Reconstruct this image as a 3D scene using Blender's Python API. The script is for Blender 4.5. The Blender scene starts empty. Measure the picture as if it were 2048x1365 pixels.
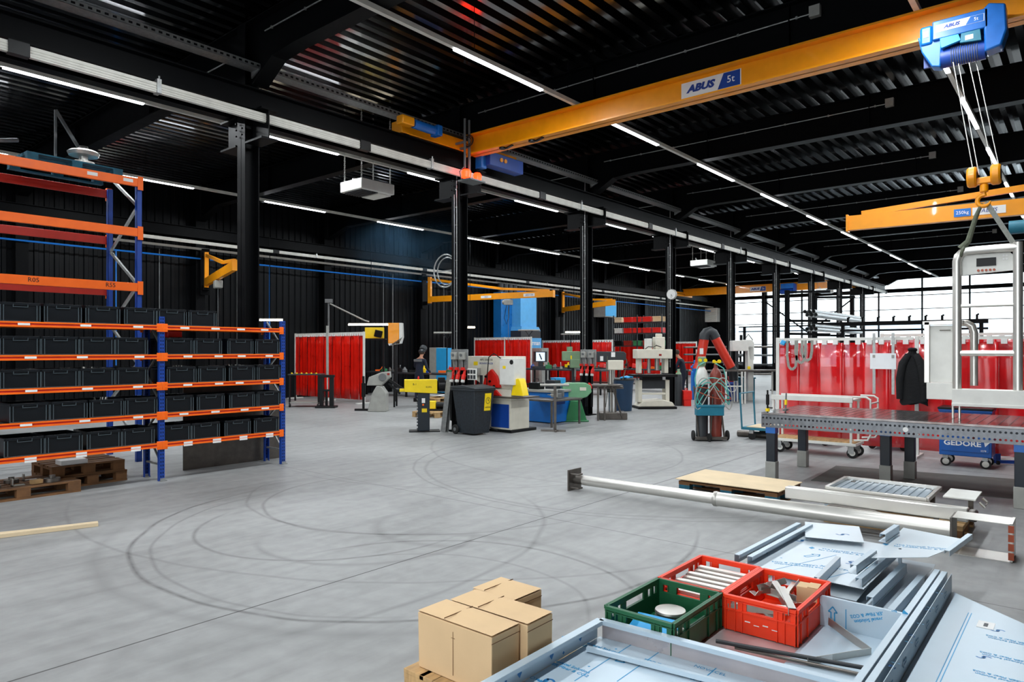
import bpy, bmesh, math, random
from mathutils import Vector, Matrix, Euler
random.seed(7)
R_ = math.radians
SC = bpy.context.scene
COL = SC.collection

# ------------------------------------------------------------------ camera
# world: X along the hall towards the glazed end wall, Y across it to the left, Z up
F, U0, V0, H = 1385.0, 1024.0, 701.0, 1.75
A = R_(39.95)
CA, SA = math.cos(A), math.sin(A)
cam = bpy.data.objects.new('camera', bpy.data.cameras.new('camera'))
COL.objects.link(cam)
cam.location = (0, 0, H)
cam.rotation_euler = (R_(90), 0, A - R_(90))
cam.data.sensor_width = 36
cam.data.lens = F / 2048 * 36
cam.data.shift_y = 18.5 / 2048
cam.data.clip_end = 400
SC.camera = cam

# ------------------------------------------------------------------ world, exposure
w = bpy.data.worlds.new('sky'); SC.world = w; w.use_nodes = True
bg = w.node_tree.nodes['Background']
bg.inputs[0].default_value = (0.93, 0.97, 1.0, 1); bg.inputs[1].default_value = 3.0
SC.view_settings.view_transform = 'Standard'; SC.view_settings.look = 'None'
SC.view_settings.exposure = 0.45; SC.view_settings.gamma = 1.0
SC.view_settings.use_curve_mapping = False

def portal(x, y, z, sx, sy, rot):
    l = bpy.data.lights.new('daylight_portal', 'AREA'); l.shape = 'RECTANGLE'; l.size = sx; l.size_y = sy
    l.cycles.is_portal = True
    o = bpy.data.objects.new('daylight_portal', l); COL.objects.link(o); o.location = (x, y, z); o.rotation_euler = rot
portal(50.7, 6.0, 3.75, 6.0, 30.0, (0, R_(90), 0))      # glazed end wall
portal(-8.2, 2.0, 2.5, 4.6, 14.0, (0, R_(-90), 0))      # open doors behind the camera
STRIP_W = 90.0    # watts of each lit 2.1 m length of the ceiling strips

# ------------------------------------------------------------------ measuring helpers: pixel of the photo -> point of the hall
def ray(u, v):
    t = (u - U0) / F
    return Vector((CA + t * SA, SA - t * CA, (V0 - v) / F))
def fl(u, v, z=0.0):
    r = ray(u, v); k = (z - H) / r.z
    return Vector((r.x * k, r.y * k, z))
def atY(u, v, Y):
    r = ray(u, v); k = Y / r.y
    return Vector((r.x * k, Y, H + r.z * k))
def atX(u, v, X):
    r = ray(u, v); k = X / r.x
    return Vector((X, r.y * k, H + r.z * k))
def atD(u, v, D):
    r = ray(u, v); return Vector((r.x * D, r.y * D, H + r.z * D))

# ------------------------------------------------------------------ materials
def lin(c):
    if isinstance(c, str):
        c = [int(c[i:i + 2], 16) / 255 for i in (0, 2, 4)]
    return tuple(x / 12.92 if x <= .04045 else ((x + .055) / 1.055) ** 2.4 for x in c)
MATS = {}
def M(name, col='808080', rough=.5, metal=0.0, var=.12, scale=6.0, bump=0.0, emit=None, es=1.0, alpha=1.0, coat=0.0, trans=0.0, stretch=(1, 1, 1), spec=.5):
    if name in MATS: return MATS[name]
    m = bpy.data.materials.new(name); m.use_nodes = True; MATS[name] = m
    nt = m.node_tree; N = nt.nodes; L = nt.links
    b = N['Principled BSDF']; c = lin(col)
    b.inputs['Roughness'].default_value = rough; b.inputs['Metallic'].default_value = metal
    b.inputs['Coat Weight'].default_value = coat; b.inputs['Alpha'].default_value = alpha; b.inputs['Specular IOR Level'].default_value = spec
    b.inputs['Transmission Weight'].default_value = trans
    b.inputs['Base Color'].default_value = (*c, 1)
    if var or bump:
        tc = N.new('ShaderNodeTexCoord'); mp = N.new('ShaderNodeMapping'); mp.inputs['Scale'].default_value = stretch
        n = N.new('ShaderNodeTexNoise'); n.inputs['Scale'].default_value = scale; n.inputs['Detail'].default_value = 5
        L.new(tc.outputs['Object'], mp.inputs[0]); L.new(mp.outputs[0], n.inputs['Vector'])
        if var:
            r = N.new('ShaderNodeValToRGB')
            r.color_ramp.elements[0].position = .3; r.color_ramp.elements[1].position = .7
            r.color_ramp.elements[0].color = (*[x * (1 - var) for x in c], 1)
            r.color_ramp.elements[1].color = (*[min(1, x * (1 + var)) for x in c], 1)
            L.new(n.outputs[0], r.inputs[0]); L.new(r.outputs[0], b.inputs['Base Color'])
            mr = N.new('ShaderNodeMapRange'); mr.inputs[3].default_value = max(.02, rough - .08); mr.inputs[4].default_value = min(1, rough + .08)
            L.new(n.outputs[0], mr.inputs[0]); L.new(mr.outputs[0], b.inputs['Roughness'])
        if bump:
            bn = N.new('ShaderNodeBump'); bn.inputs['Strength'].default_value = bump; bn.inputs['Distance'].default_value = .02
            L.new(n.outputs[0], bn.inputs['Height']); L.new(bn.outputs[0], b.inputs['Normal'])
    if emit:
        b.inputs['Emission Color'].default_value = (*lin(emit), 1); b.inputs['Emission Strength'].default_value = es
    return m
M('black_steel', '090a0c', .45, 0, .15, spec=.08)
M('black_paint', '090a0c', .5, 0, .15, spec=.3)
M('black_plastic', '08090b', .4, 0, .15, spec=.3)
M('dark_grey', '2b2f33', .5, 0, .12)
M('rubber', '141414', .8, 0, .1)
M('galvanised', 'a5a7a6', .42, .7, .18, 20)
M('rail_grey', 'cfcdc4', .45, .1, .1)
M('bin_black', '0c1116', .38, 0, .1, spec=.35)
M('white_metal', 'dcdcd6', .4, 0, .06)
M('cream', 'd9d4c4', .45, 0, .06)
M('grey_paint', '9c9c96', .5, 0, .1)
M('mid_grey', '6a6d6e', .5, .2, .12)
M('steel', 'b9b7b1', .33, .8, .05, 8)
M('raw_steel', '6b6661', .42, .8, .2, 8)
M('stainless', 'd6d4ce', .33, .75, .03, 4)
M('orange', 'ff6a0a', .42, 0, .08)
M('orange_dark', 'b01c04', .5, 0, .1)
M('rack_blue', '143f96', .42, 0, .1)
M('crane_yellow', 'f39a00', .4, 0, .05, coat=.2)
M('yellow', 'f5d406', .45, 0, .06)
M('abus_blue', '0f62b4', .35, 0, .1, coat=.2)
M('deep_blue', '0d3f95', .45, 0, .1)
M('bright_blue', '0a6fc8', .42, 0, .08)
M('sky_blue', '2aa0dc', .45, 0, .06)
M('teal', '1b6f86', .5, 0, .15)
M('green', '2f7a4b', .45, 0, .1)
M('olive_green', '7f9a78', .5, 0, .1)
M('red', 'd81d12', .4, 0, .08)
M('dark_red', '8c2015', .45, 0, .12)
M('wood', 'b99667', .75, 0, .3, 5, .3, stretch=(1, 6, 1))
M('dark_wood', '6d4a2a', .8, 0, .3, 5, .3, stretch=(1, 6, 1))
M('pallet_blue', '17596f', .7, 0, .3, 9, .2)
M('cardboard', 'd6b68c', .85, 0, .06, 3, .15)
M('cardboard_light', 'd9c4a2', .85, 0, .08, 3)
M('navy_cloth', '10182a', .9, 0, .2, 30, .4)
M('black_cloth', '0b0d10', .9, 0, .25, 30, .5)
M('skin', 'b57f63', .55, 0, .08)
M('hair', '3a2a1c', .8, 0, .2)
M('white_label', 'e8e8e6', .6, 0, 0)
M('paper', 'eceff2', .7, 0, .03)
M('ink_blue', '1a3b8c', .5, 0, 0)
M('ink_black', '111111', .6, 0, 0)
M('ink_white', 'f2f4f6', .5, 0, 0)
M('print_blue', '2a8fc0', .5, 0, .1)
M('copper', '9c4a30', .4, .2, .15)
M('cylinder_brown', '7d3328', .38, .1, .12)
M('hose_teal', '55b0a4', .5, 0, .05)
M('crate_green', '145a38', .5, 0, .1)
M('crate_red', 'f23a10', .45, 0, .08)
M('crate_red_inner', 'd02a12', .5, 0, .08)
M('lamp_on', 'ffffff', .5, 0, 0, emit='f4f8ff', es=9.0)
M('lamp_warm', 'fff0d8', .5, 0, 0, emit='fff0d0', es=8.0)
M('beacon_red', 'ff3010', .3, 0, 0, emit='ff2a0c', es=6.0)
M('screen_on', 'c8d4e0', .3, 0, 0, emit='b8c8d8', es=.8)
M('sling_grey', '8d8f88', .85, 0, .15, 30)
M('strap_khaki', '5e6353', .9, 0, .2, 30)
M('film_blue', 'b8c9d5', .33, .15, .05, 3)
M('film_grey', 'a9b6c0', .3, .35, .06, 3)

# ------------------------------------------------------------------ mesh builder
class MB:
    def __init__(s, o=(0, 0, 0)):
        s.bm = bmesh.new(); s.o = Vector(o); s.mi = 0
    def face(s, vs):
        try:
            f = s.bm.faces.new(vs); f.material_index = s.mi; return f
        except ValueError: return None
    def hexa(s, p):
        v = [s.bm.verts.new(q) for q in p]
        for i in ((3, 2, 1, 0), (4, 5, 6, 7), (0, 1, 5, 4), (1, 2, 6, 5), (2, 3, 7, 6), (3, 0, 4, 7)): s.face([v[k] for k in i])
        return s
    def box(s, x0, x1, y0, y1, z0, z1):
        return s.hexa([(x0, y0, z0), (x1, y0, z0), (x1, y1, z0), (x0, y1, z0), (x0, y0, z1), (x1, y0, z1), (x1, y1, z1), (x0, y1, z1)])
    def cb(s, c, size, rot=None):
        hx, hy, hz = [k / 2 for k in size]; c = Vector(c)
        P = [Vector(p) for p in ((-hx, -hy, -hz), (hx, -hy, -hz), (hx, hy, -hz), (-hx, hy, -hz), (-hx, -hy, hz), (hx, -hy, hz), (hx, hy, hz), (-hx, hy, hz))]
        if rot: e = Euler(rot); P = [e.to_matrix() @ p for p in P]
        return s.hexa([c + p for p in P])
    def frame(s, p, q, up=(0, 0, 1)):
        p, q = Vector(p), Vector(q); d = (q - p).normalized(); up = Vector(up)
        if abs(d.dot(up)) > .98: up = Vector((1, 0, 0)) if abs(d.x) < .9 else Vector((0, 1, 0))
        r = d.cross(up).normalized(); return p, q, d, r, r.cross(d).normalized()
    def bar(s, p, q, w, h, up=(0, 0, 1), off=(0, 0)):
        p, q, d, r, u = s.frame(p, q, up); c = r * off[0] + u * off[1]
        a = [r * -w / 2 + u * -h / 2, r * w / 2 + u * -h / 2, r * w / 2 + u * h / 2, r * -w / 2 + u * h / 2]
        return s.hexa([p + c + k for k in a] + [q + c + k for k in a])
    def ibeam(s, p, q, w, h, tf=.02, tw=.015, up=(0, 0, 1)):
        s.bar(p, q, tw, h, up); s.bar(p, q, w, tf, up, (0, h / 2 - tf / 2)); return s.bar(p, q, w, tf, up, (0, -h / 2 + tf / 2))
    def channel(s, p, q, w, h, t=.01, up=(0, 0, 1), side=1):
        s.bar(p, q, t, h, up, (side * (w / 2 - t / 2), 0)); s.bar(p, q, w, t, up, (0, h / 2 - t / 2)); return s.bar(p, q, w, t, up, (0, -h / 2 + t / 2))
    def tube(s, pts, r, n=10, cap=True):
        pts = [Vector(p) for p in pts]; rs = r if isinstance(r, (list, tuple)) else [r] * len(pts)
        d0 = (pts[1] - pts[0]).normalized(); a = Vector((0, 0, 1)) if abs(d0.z) < .9 else Vector((1, 0, 0))
        rr = d0.cross(a).normalized(); rings = []
        for i, p in enumerate(pts):
            if i == 0: d = pts[1] - p
            elif i == len(pts) - 1: d = p - pts[-2]
            else: d = (pts[i + 1] - p).normalized() + (p - pts[i - 1]).normalized()
            if d.length < 1e-9: d = d0
            d.normalize(); rr = (rr - d * rr.dot(d))
            rr = rr.normalized() if rr.length > 1e-6 else d.orthogonal().normalized()
            u = d.cross(rr)
            rings.append([s.bm.verts.new(p + (rr * math.cos(2 * math.pi * k / n) + u * math.sin(2 * math.pi * k / n)) * rs[i]) for k in range(n)])
        for i in range(len(rings) - 1):
            for k in range(n): s.face([rings[i][k], rings[i][(k + 1) % n], rings[i + 1][(k + 1) % n], rings[i + 1][k]])
        if cap: s.face(rings[0][::-1]); s.face(rings[-1])
        return s
    def cyl(s, p, q, r, n=16, cap=True): return s.tube([p, q], r, n, cap)
    def ring(s, c, axis, R, r, n=20, m=6):
        c = Vector(c); ax = Vector(axis).normalized(); a = ax.orthogonal().normalized(); b = ax.cross(a)
        g = []
        for i in range(n):
            t = 2 * math.pi * i / n; d = a * math.cos(t) + b * math.sin(t)
            g.append([s.bm.verts.new(c + d * (R + r * math.cos(2 * math.pi * j / m)) + ax * r * math.sin(2 * math.pi * j / m)) for j in range(m)])
        for i in range(n):
            for j in range(m): s.face([g[i][j], g[(i + 1) % n][j], g[(i + 1) % n][(j + 1) % m], g[i][(j + 1) % m]])
        return s
    def lathe(s, prof, c=(0, 0, 0), n=20, axis=(0, 0, 1)):
        c = Vector(c); ax = Vector(axis).normalized(); a = ax.orthogonal().normalized(); b = ax.cross(a); g = []
        for (r, z) in prof:
            g.append([s.bm.verts.new(c + ax * z + (a * math.cos(2 * math.pi * k / n) + b * math.sin(2 * math.pi * k / n)) * max(r, 1e-4)) for k in range(n)])
        for i in range(len(g) - 1):
            for k in range(n): s.face([g[i][k], g[i][(k + 1) % n], g[i + 1][(k + 1) % n], g[i + 1][k]])
        s.face(g[0][::-1]); s.face(g[-1]); return s
    def prism(s, poly, a, b, plane='xz'):
        def P(p, k):
            return {'xz': (p[0], k, p[1]), 'yz': (k, p[0], p[1]), 'xy': (p[0], p[1], k)}[plane]
        lo = [s.bm.verts.new(P(p, a)) for p in poly]; hi = [s.bm.verts.new(P(p, b)) for p in poly]; n = len(poly)
        s.face(lo); s.face(hi[::-1])
        for i in range(n): s.face([lo[i], hi[i], hi[(i + 1) % n], lo[(i + 1) % n]])
        return s
    def quad(s, pts):
        s.face([s.bm.verts.new(p) for p in pts]); return s
    def sheet(s, pts, t):
        "thin plate from a planar outline, thickness t downwards along its normal"
        P = [Vector(p) for p in pts]; n = (P[1] - P[0]).cross(P[2] - P[0]).normalized() * t
        a = [s.bm.verts.new(p) for p in P]; b = [s.bm.verts.new(p - n) for p in P]; k = len(P)
        s.face(a); s.face(b[::-1])
        for i in range(k): s.face([a[i], b[i], b[(i + 1) % k], a[(i + 1) % k]])
        return s
    def xf(s, M_):
        bmesh.ops.transform(s.bm, matrix=M_, verts=s.bm.verts); return s
    def build(s, name, mat, parent=None, smooth=True, bevel=0.0):
        if s.o.length: bmesh.ops.translate(s.bm, vec=-s.o, verts=s.bm.verts)
        bmesh.ops.recalc_face_normals(s.bm, faces=s.bm.faces)
        me = bpy.data.meshes.new(name); s.bm.to_mesh(me); s.bm.free()
        for m in (mat if isinstance(mat, (list, tuple)) else [mat]): me.materials.append(MATS[m] if isinstance(m, str) else m)
        if smooth:
            for p in me.polygons: p.use_smooth = True
            me.set_sharp_from_angle(angle=R_(35))
        o = bpy.data.objects.new(name, me); COL.objects.link(o)
        if parent: o.parent = parent
        else: o.location = s.o
        if bevel:
            b = o.modifiers.new('bevel', 'BEVEL'); b.width = bevel; b.segments = 2; b.limit_method = 'ANGLE'
        return o
def tag(o, label, cat, group=None, kind=None):
    o['label'] = label; o['category'] = cat
    if group: o['group'] = group
    if kind: o['kind'] = kind
    return o
def thing(name, label, cat, loc=(0, 0, 0), rz=0.0, group=None):
    o = bpy.data.objects.new(name, None); COL.objects.link(o); o.empty_display_size = .1
    o.location = loc; o.rotation_euler = (0, 0, rz); return tag(o, label, cat, group)
def copy_tree(o, parent=None, loc=None, rz=None, label=None):
    c = o.copy(); COL.objects.link(c); c.parent = parent
    if loc is not None: c.location = loc
    if rz is not None: c.rotation_euler = (0, 0, rz)
    if label: c['label'] = label
    for ch in [k for k in bpy.data.objects if k.parent == o]: copy_tree(ch, c)
    return c
def structure(o): o['kind'] = 'structure'; return o
ORD = ['first', 'second', 'third', 'fourth', 'fifth', 'sixth', 'seventh', 'eighth', 'ninth', 'tenth', 'eleventh', 'twelfth', 'thirteenth', 'fourteenth', 'fifteenth']
def text(body, size, mat, parent, loc, rot, name='lettering', depth=.001, align='CENTER', shear=0.0, sx=1.0, bold=0.0):
    cu = bpy.data.curves.new('t', 'FONT'); cu.body = body; cu.size = size; cu.extrude = depth; cu.align_x = align; cu.align_y = 'CENTER'; cu.shear = shear
    cu.offset = bold; cu.resolution_u = 2
    t = bpy.data.objects.new('t', cu); COL.objects.link(t)
    dg = bpy.context.evaluated_depsgraph_get(); me = bpy.data.meshes.new_from_object(t.evaluated_get(dg))
    bpy.data.objects.remove(t); me.materials.clear(); me.materials.append(MATS[mat])
    e = rot if isinstance(rot, Matrix) else Euler(rot).to_matrix()
    me.transform(Matrix.Translation(Vector(loc)) @ e.to_4x4() @ Matrix.Diagonal((sx, 1, 1, 1)))
    o = bpy.data.objects.new(name, me); COL.objects.link(o); o.parent = parent; return o
def basis(xdir, ydir):
    x = Vector(xdir).normalized(); y = Vector(ydir); y = (y - x * y.dot(x)).normalized(); z = x.cross(y)
    return Matrix((x, y, z)).transposed()
FACE_MX = basis((0, -1, 0), (0, 0, 1))    # writing on a face that looks towards -X
FACE_MY = basis((1, 0, 0), (0, 0, 1))     # writing on a face that looks towards -Y
# ================================================================== SETTING
XW, YW, XB, YR, ZC = 50.5, 22.6, -8.0, -9.0, 7.0
BAY, CX0, CY = 4.9, 5.87, 10.5
# ---- floor material: power-floated concrete, saw-cut joints, tyre marks
fm = bpy.data.materials.new('concrete_floor'); fm.use_nodes = True; nt = fm.node_tree; N = nt.nodes; Lk = nt.links
bsdf = N['Principled BSDF']; geo = N.new('ShaderNodeNewGeometry'); sep = N.new('ShaderNodeSeparateXYZ'); Lk.new(geo.outputs['Position'], sep.inputs[0])
def mth(op, a, b=None, c=None, clamp=False):
    n = N.new('ShaderNodeMath'); n.operation = op; n.use_clamp = clamp
    for i, k in enumerate((a, b, c)):
        if k is None: continue
        if isinstance(k, (int, float)): n.inputs[i].default_value = k
        else: Lk.new(k, n.inputs[i])
    return n.outputs[0]
def noise(scale, detail=5, stretch=(1, 1, 1), rot=0, dist=0.0):
    mp = N.new('ShaderNodeMapping'); mp.inputs['Scale'].default_value = stretch; mp.inputs['Rotation'].default_value = (0, 0, rot)
    Lk.new(geo.outputs['Position'], mp.inputs[0]); n = N.new('ShaderNodeTexNoise'); n.inputs['Scale'].default_value = scale; n.inputs['Detail'].default_value = detail
    n.inputs['Distortion'].default_value = dist; Lk.new(mp.outputs[0], n.inputs['Vector']); return n.outputs[0]
def line(coord, at, wdt):
    return mth('LESS_THAN', mth('ABSOLUTE', mth('SUBTRACT', coord, at)), wdt)
X_, Y_ = sep.outputs[0], sep.outputs[1]
big, fine, streak = noise(.45, 6, dist=.6), noise(7, 6), noise(2.2, 7, (.35, 3, 1), R_(25), .4)
warp = noise(.9, 1)
def arc(cx, cy, r, wdt, strength, a0, a1):
    dx, dy = mth('SUBTRACT', X_, cx), mth('SUBTRACT', Y_, cy)
    d = mth('SQRT', mth('ADD', mth('MULTIPLY', dx, dx), mth('MULTIPLY', dy, dy)))
    d = mth('ADD', d, mth('MULTIPLY', mth('SUBTRACT', warp, .5), .13))
    band = mth('SUBTRACT', 1.0, mth('DIVIDE', mth('ABSOLUTE', mth('SUBTRACT', d, r)), wdt), clamp=True)
    ang = mth('ARCTAN2', dy, dx); mid, half = (a0 + a1) / 2, (a1 - a0) / 2
    da = mth('ABSOLUTE', mth('WRAP', mth('SUBTRACT', ang, mid), math.pi, -math.pi))
    fade = mth('MULTIPLY', mth('SUBTRACT', half, da), 2.5, clamp=True)
    return mth('MULTIPLY', mth('MULTIPLY', band, fade), strength)
arcs = [(4.95, 5.3, 2.72, .03, .8, 1.6, 5.3), (4.95, 5.35, 2.95, .09, .28, 2.2, 5.0), (4.9, 5.2, 2.55, .025, .45, 1.5, 4.0), (4.3, 5.9, 1.35, .03, .6, 1.9, 5.0),
        (4.2, 5.3, 1.0, .05, .4, 2.5, 5.5), (5.6, 6.2, 1.7, .03, .55, 1.2, 4.2), (3.2, 3.6, 1.6, .03, .6, -1.2, 1.5), (3.2, 3.7, 1.75, .09, .3, -1.2, 1.3),
        (3.0, 3.6, 1.35, .025, .35, -1.3, 1.2), (9.5, 5.2, 3.4, .04, .4, 1.2, 4.2), (9.8, 5.2, 3.8, .03, .45, 1.0, 4.3), (9.0, 8.2, 3.4, .03, .4, 2.8, 5.8),
        (12.0, 6.0, 4.6, .04, .3, 1.8, 4.2), (3.6, 6.9, 3.3, .04, .4, 4.2, 5.9), (5.0, 4.9, .8, .09, .35, 1.8, 4.2), (7.2, 7.0, 4.8, .03, .35, 2.6, 5.2), (6.2, 6.4, 2.3, .03, .4, 2.0, 4.8)]
tot = None
for a_ in arcs:
    k = arc(*a_); tot = k if tot is None else mth('ADD', tot, k)
tyre = mth('MULTIPLY', tot, mth('ADD', mth('MULTIPLY', fine, 1.8), -.1, clamp=True), clamp=True)
scuffs = mth('MULTIPLY', mth('SUBTRACT', streak, .56), 2.2, clamp=True)
base = mth('ADD', .275, mth('MULTIPLY', mth('SUBTRACT', big, .5), .26))
base = mth('ADD', base, mth('MULTIPLY', mth('SUBTRACT', fine, .5), .13))
base = mth('ADD', base, mth('MULTIPLY', mth('SUBTRACT', streak, .5), .17))
base = mth('MULTIPLY', base, mth('SUBTRACT', 1, mth('MULTIPLY', scuffs, .32)))
base = mth('MULTIPLY', base, mth('SUBTRACT', 1, mth('MULTIPLY', tyre, .8)))
joints = mth('MAXIMUM', mth('MAXIMUM', line(Y_, 4.38, .007), line(X_, 11.9, .007)), mth('MULTIPLY', line(X_, 5.78, .007), .6))
joints = mth('MAXIMUM', joints, line(Y_, 16.5, .007))
base = mth('MULTIPLY', base, mth('SUBTRACT', 1, mth('MULTIPLY', joints, .85)))
cmb = N.new('ShaderNodeCombineColor')
Lk.new(mth('MULTIPLY', base, .985), cmb.inputs[0]); Lk.new(base, cmb.inputs[1]); Lk.new(mth('MULTIPLY', base, .995), cmb.inputs[2])
Lk.new(cmb.outputs[0], bsdf.inputs['Base Color'])
Lk.new(mth('ADD', .42, mth('MULTIPLY', big, .22)), bsdf.inputs['Roughness'])
bp = N.new('ShaderNodeBump'); bp.inputs['Strength'].default_value = .12; bp.inputs['Distance'].default_value = .01; Lk.new(fine, bp.inputs['Height']); Lk.new(bp.outputs[0], bsdf.inputs['Normal'])
structure(MB().box(XB, XW + .3, YR, YW + .3, -.2, 0).build('floor', fm, smooth=False))

# ---- roof deck: trapezoidal steel sheet, ribs run along the hall
M('deck_black', '36393c', .24, 1.0, .12, 1.5, coat=1.0, spec=.9)
M('wall_black', '07090c', .42, 0, .12, 1.5, spec=.16)
m = MB(); y = YR; pitch = .29; prof = []
while y < YW:
    prof += [(y, ZC), (y + .11, ZC), (y + .145, ZC + .15), (y + .255, ZC + .15)]; y += pitch
prof.append((y, ZC))
a = [m.bm.verts.new((XB, p[0], p[1])) for p in prof]; b = [m.bm.verts.new((XW + .3, p[0], p[1])) for p in prof]
for i in range(len(prof) - 1): m.face([a[i], a[i + 1], b[i + 1], b[i]])
m.box(XB, XW + .3, YR, YW + .3, ZC + .2, ZC + .3)
structure(m.build('ceiling', 'deck_black', smooth=False))
# ---- long left wall, ribbed cladding
m = MB(); x = XB; prof = []
while x < XW:
    prof += [(x, YW), (x + .10, YW), (x + .12, YW + .035), (x + .23, YW + .035)]; x += .25
a = [m.bm.verts.new((p[0], p[1], 0)) for p in prof]; b = [m.bm.verts.new((p[0], p[1], ZC + .2)) for p in prof]
for i in range(len(prof) - 1): m.face([a[i], a[i + 1], b[i + 1], b[i]])
m.box(XB, XW + .3, YW + .1, YW + .3, 0, ZC + .3)
structure(m.build('wall_left', 'wall_black', smooth=False))
structure(MB().box(XB, XW + .3, YR - .2, YR, 0, ZC + .3).build('wall_right', 'wall_black'))
# ---- end wall: solid bay in the left corner, glazing to the right of it
GY = 20.65
m = MB(); m.box(XW, XW + .25, GY, YW + .1, 0, ZC + .3); m.box(XW, XW + .25, YR, GY, 0, .55); m.box(XW, XW + .25, YR, GY, 6.72, ZC + .3)
structure(m.build('wall_far', 'wall_black'))
# ---- wall behind the camera with wide openings
m = MB(); m.box(XB - .2, XB, YR, -5, 0, ZC + .3); m.box(XB - .2, XB, 9, YW + .3, 0, ZC + .3); m.box(XB - .2, XB, -5, 9, 4.8, ZC + .3)
structure(m.build('wall_back', 'wall_black'))
gm = bpy.data.materials.new('window_glass'); gm.use_nodes = True; n_ = gm.node_tree; n_.nodes.clear()
go = n_.nodes.new('ShaderNodeOutputMaterial'); tr = n_.nodes.new('ShaderNodeBsdfTransparent'); tr.inputs[0].default_value = (.93, .97, .98, 1)
gl = n_.nodes.new('ShaderNodeBsdfGlossy'); gl.inputs['Roughness'].default_value = .02; fr = n_.nodes.new('ShaderNodeFresnel'); fr.inputs[0].default_value = 1.45
mx = n_.nodes.new('ShaderNodeMixShader'); n_.links.new(fr.outputs[0], mx.inputs[0]); n_.links.new(tr.outputs[0], mx.inputs[1]); n_.links.new(gl.outputs[0], mx.inputs[2]); n_.links.new(mx.outputs[0], go.inputs[0])
MATS['glass'] = gm; MATS['deck_black'].node_tree.nodes['Principled BSDF'].inputs['Coat Roughness'].default_value = .1; MATS['deck_black'].node_tree.nodes['Principled BSDF'].inputs['Coat IOR'].default_value = 1.9
ys = [GY, 18.2, 15.7, 13.25, 10.8, 8.3, 5.75, 3.2, .7, -1.8, -4.3, -6.8, YR]
M('frame_dark', '22282d', .45, .3, .1)
for i in range(len(ys) - 1):
    y1, y0 = ys[i], ys[i + 1]
    wn = structure(MB((XW, y0, .55)).box(XW + .12, XW + .14, y0 + .03, y1 - .03, .6, 6.68).build('window_%d' % (i + 1), 'glass'))
    f = MB((XW, y0, .55))
    for yy in (y0, y1 - .05): f.box(XW + .06, XW + .2, yy, yy + .05, .55, 6.72)
    for z, h in ((.55, .08), (2.15, .05), (3.62, .05), (4.38, .05), (5.25, .05), (6.66, .06)): f.box(XW + .06, XW + .2, y0, y1, z, z + h)
    f.build('window_frame', 'frame_dark', wn)
# horizontal steel rail inside the glazing, wind posts and a brace pair
o = MB((XW - .2, GY, 5.5)).ibeam((XW - .25, GY + .4, 5.6), (XW - .25, YR, 5.6), .2, .24).build('cross_rail', 'black_steel')
tag(o, 'dark steel rail running across the tall windows', 'beam')
for i, yy in enumerate((18.2, 12.3, 6.6 - 6)):
    o = MB((XW - .35, yy, 0)).ibeam((XW - .4, yy, 0), (XW - .4, yy, ZC), .24, .24, up=(1, 0, 0)).build('wind_post', 'black_steel')
    tag(o, ['dark steel post standing in front of the leftmost windows', 'dark steel post behind the pipe rack at the windows', 'dark steel post at the windows, right of the picture'][i], 'column')
for i, (p, q) in enumerate((((XW - .5, 18.0, 5.2), (XW - .5, 14.6, 2.6)), ((XW - .5, 12.1, 5.3), (XW - .5, 15.0, 3.0)))):
    o = MB(p).tube([p, q], .05, 8).build('wind_brace', 'black_steel')
    tag(o, ['slanting steel brace falling right from the leftmost window post', 'slanting steel brace rising right towards the second window post'][i], 'brace')

# ---- outside: yard, pale warehouse, bare hedge of trees
M('yard', 'c8ccd0', .9, 0, .1); M('pale_panel', 'eef1f4', .7, 0, .03); M('pale_blue_panel', 'c8dcf0', .7, 0, .03)
structure(MB().box(XW + .3, 160, -60, 90, -.3, -.1).build('floor_yard', 'yard'))
structure(MB().box(-60, XB - .2, -40, 50, -.3, -.1).build('floor_yard_back', 'yard'))
b_ = thing('warehouse', 'pale warehouse with a light blue band seen through the windows', 'building', (95, 10, -.1))
MB((95, 10, -.1)).box(95, 110, -20, 42, -.1, 4.2).build('wall', 'pale_panel', b_)
MB((95, 10, -.1)).box(94.9, 95, -20, 42, 4.2, 4.9).build('fascia', 'pale_blue_panel', b_)
for k in range(6):
    MB((95, 10, -.1)).box(94.85, 94.99, -14 + k * 9, -9.5 + k * 9, -.1, 2.4).build('roller_door', 'pale_blue_panel', b_)
M('twig', 'c9c4bd', .9, 0, .1)
for k in range(7):
    x, y = 78 + random.random() * 6, 26 + k * 2.6; m = MB((x, y, -.1))
    def br(p, d, l, r, n):
        q = p + d * l; m.tube([p, q], [r, r * .6], 5, False)
        if n:
            for _ in range(4):
                dd = (d + Vector((random.uniform(-.7, .7), random.uniform(-.7, .7), random.uniform(-.1, .5)))).normalized(); br(p + d * l * random.uniform(.5, 1), dd, l * .66, r * .55, n - 1)
    br(Vector((x, y, -.1)), Vector((0, 0, 1)), 2.2, .11, 4)
    tag(m.build('bare_tree', 'twig'), 'pale bare tree outside the windows, %s of the row from the left' % ORD[6 - k], 'tree', 'bare trees beyond the glass')

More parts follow.
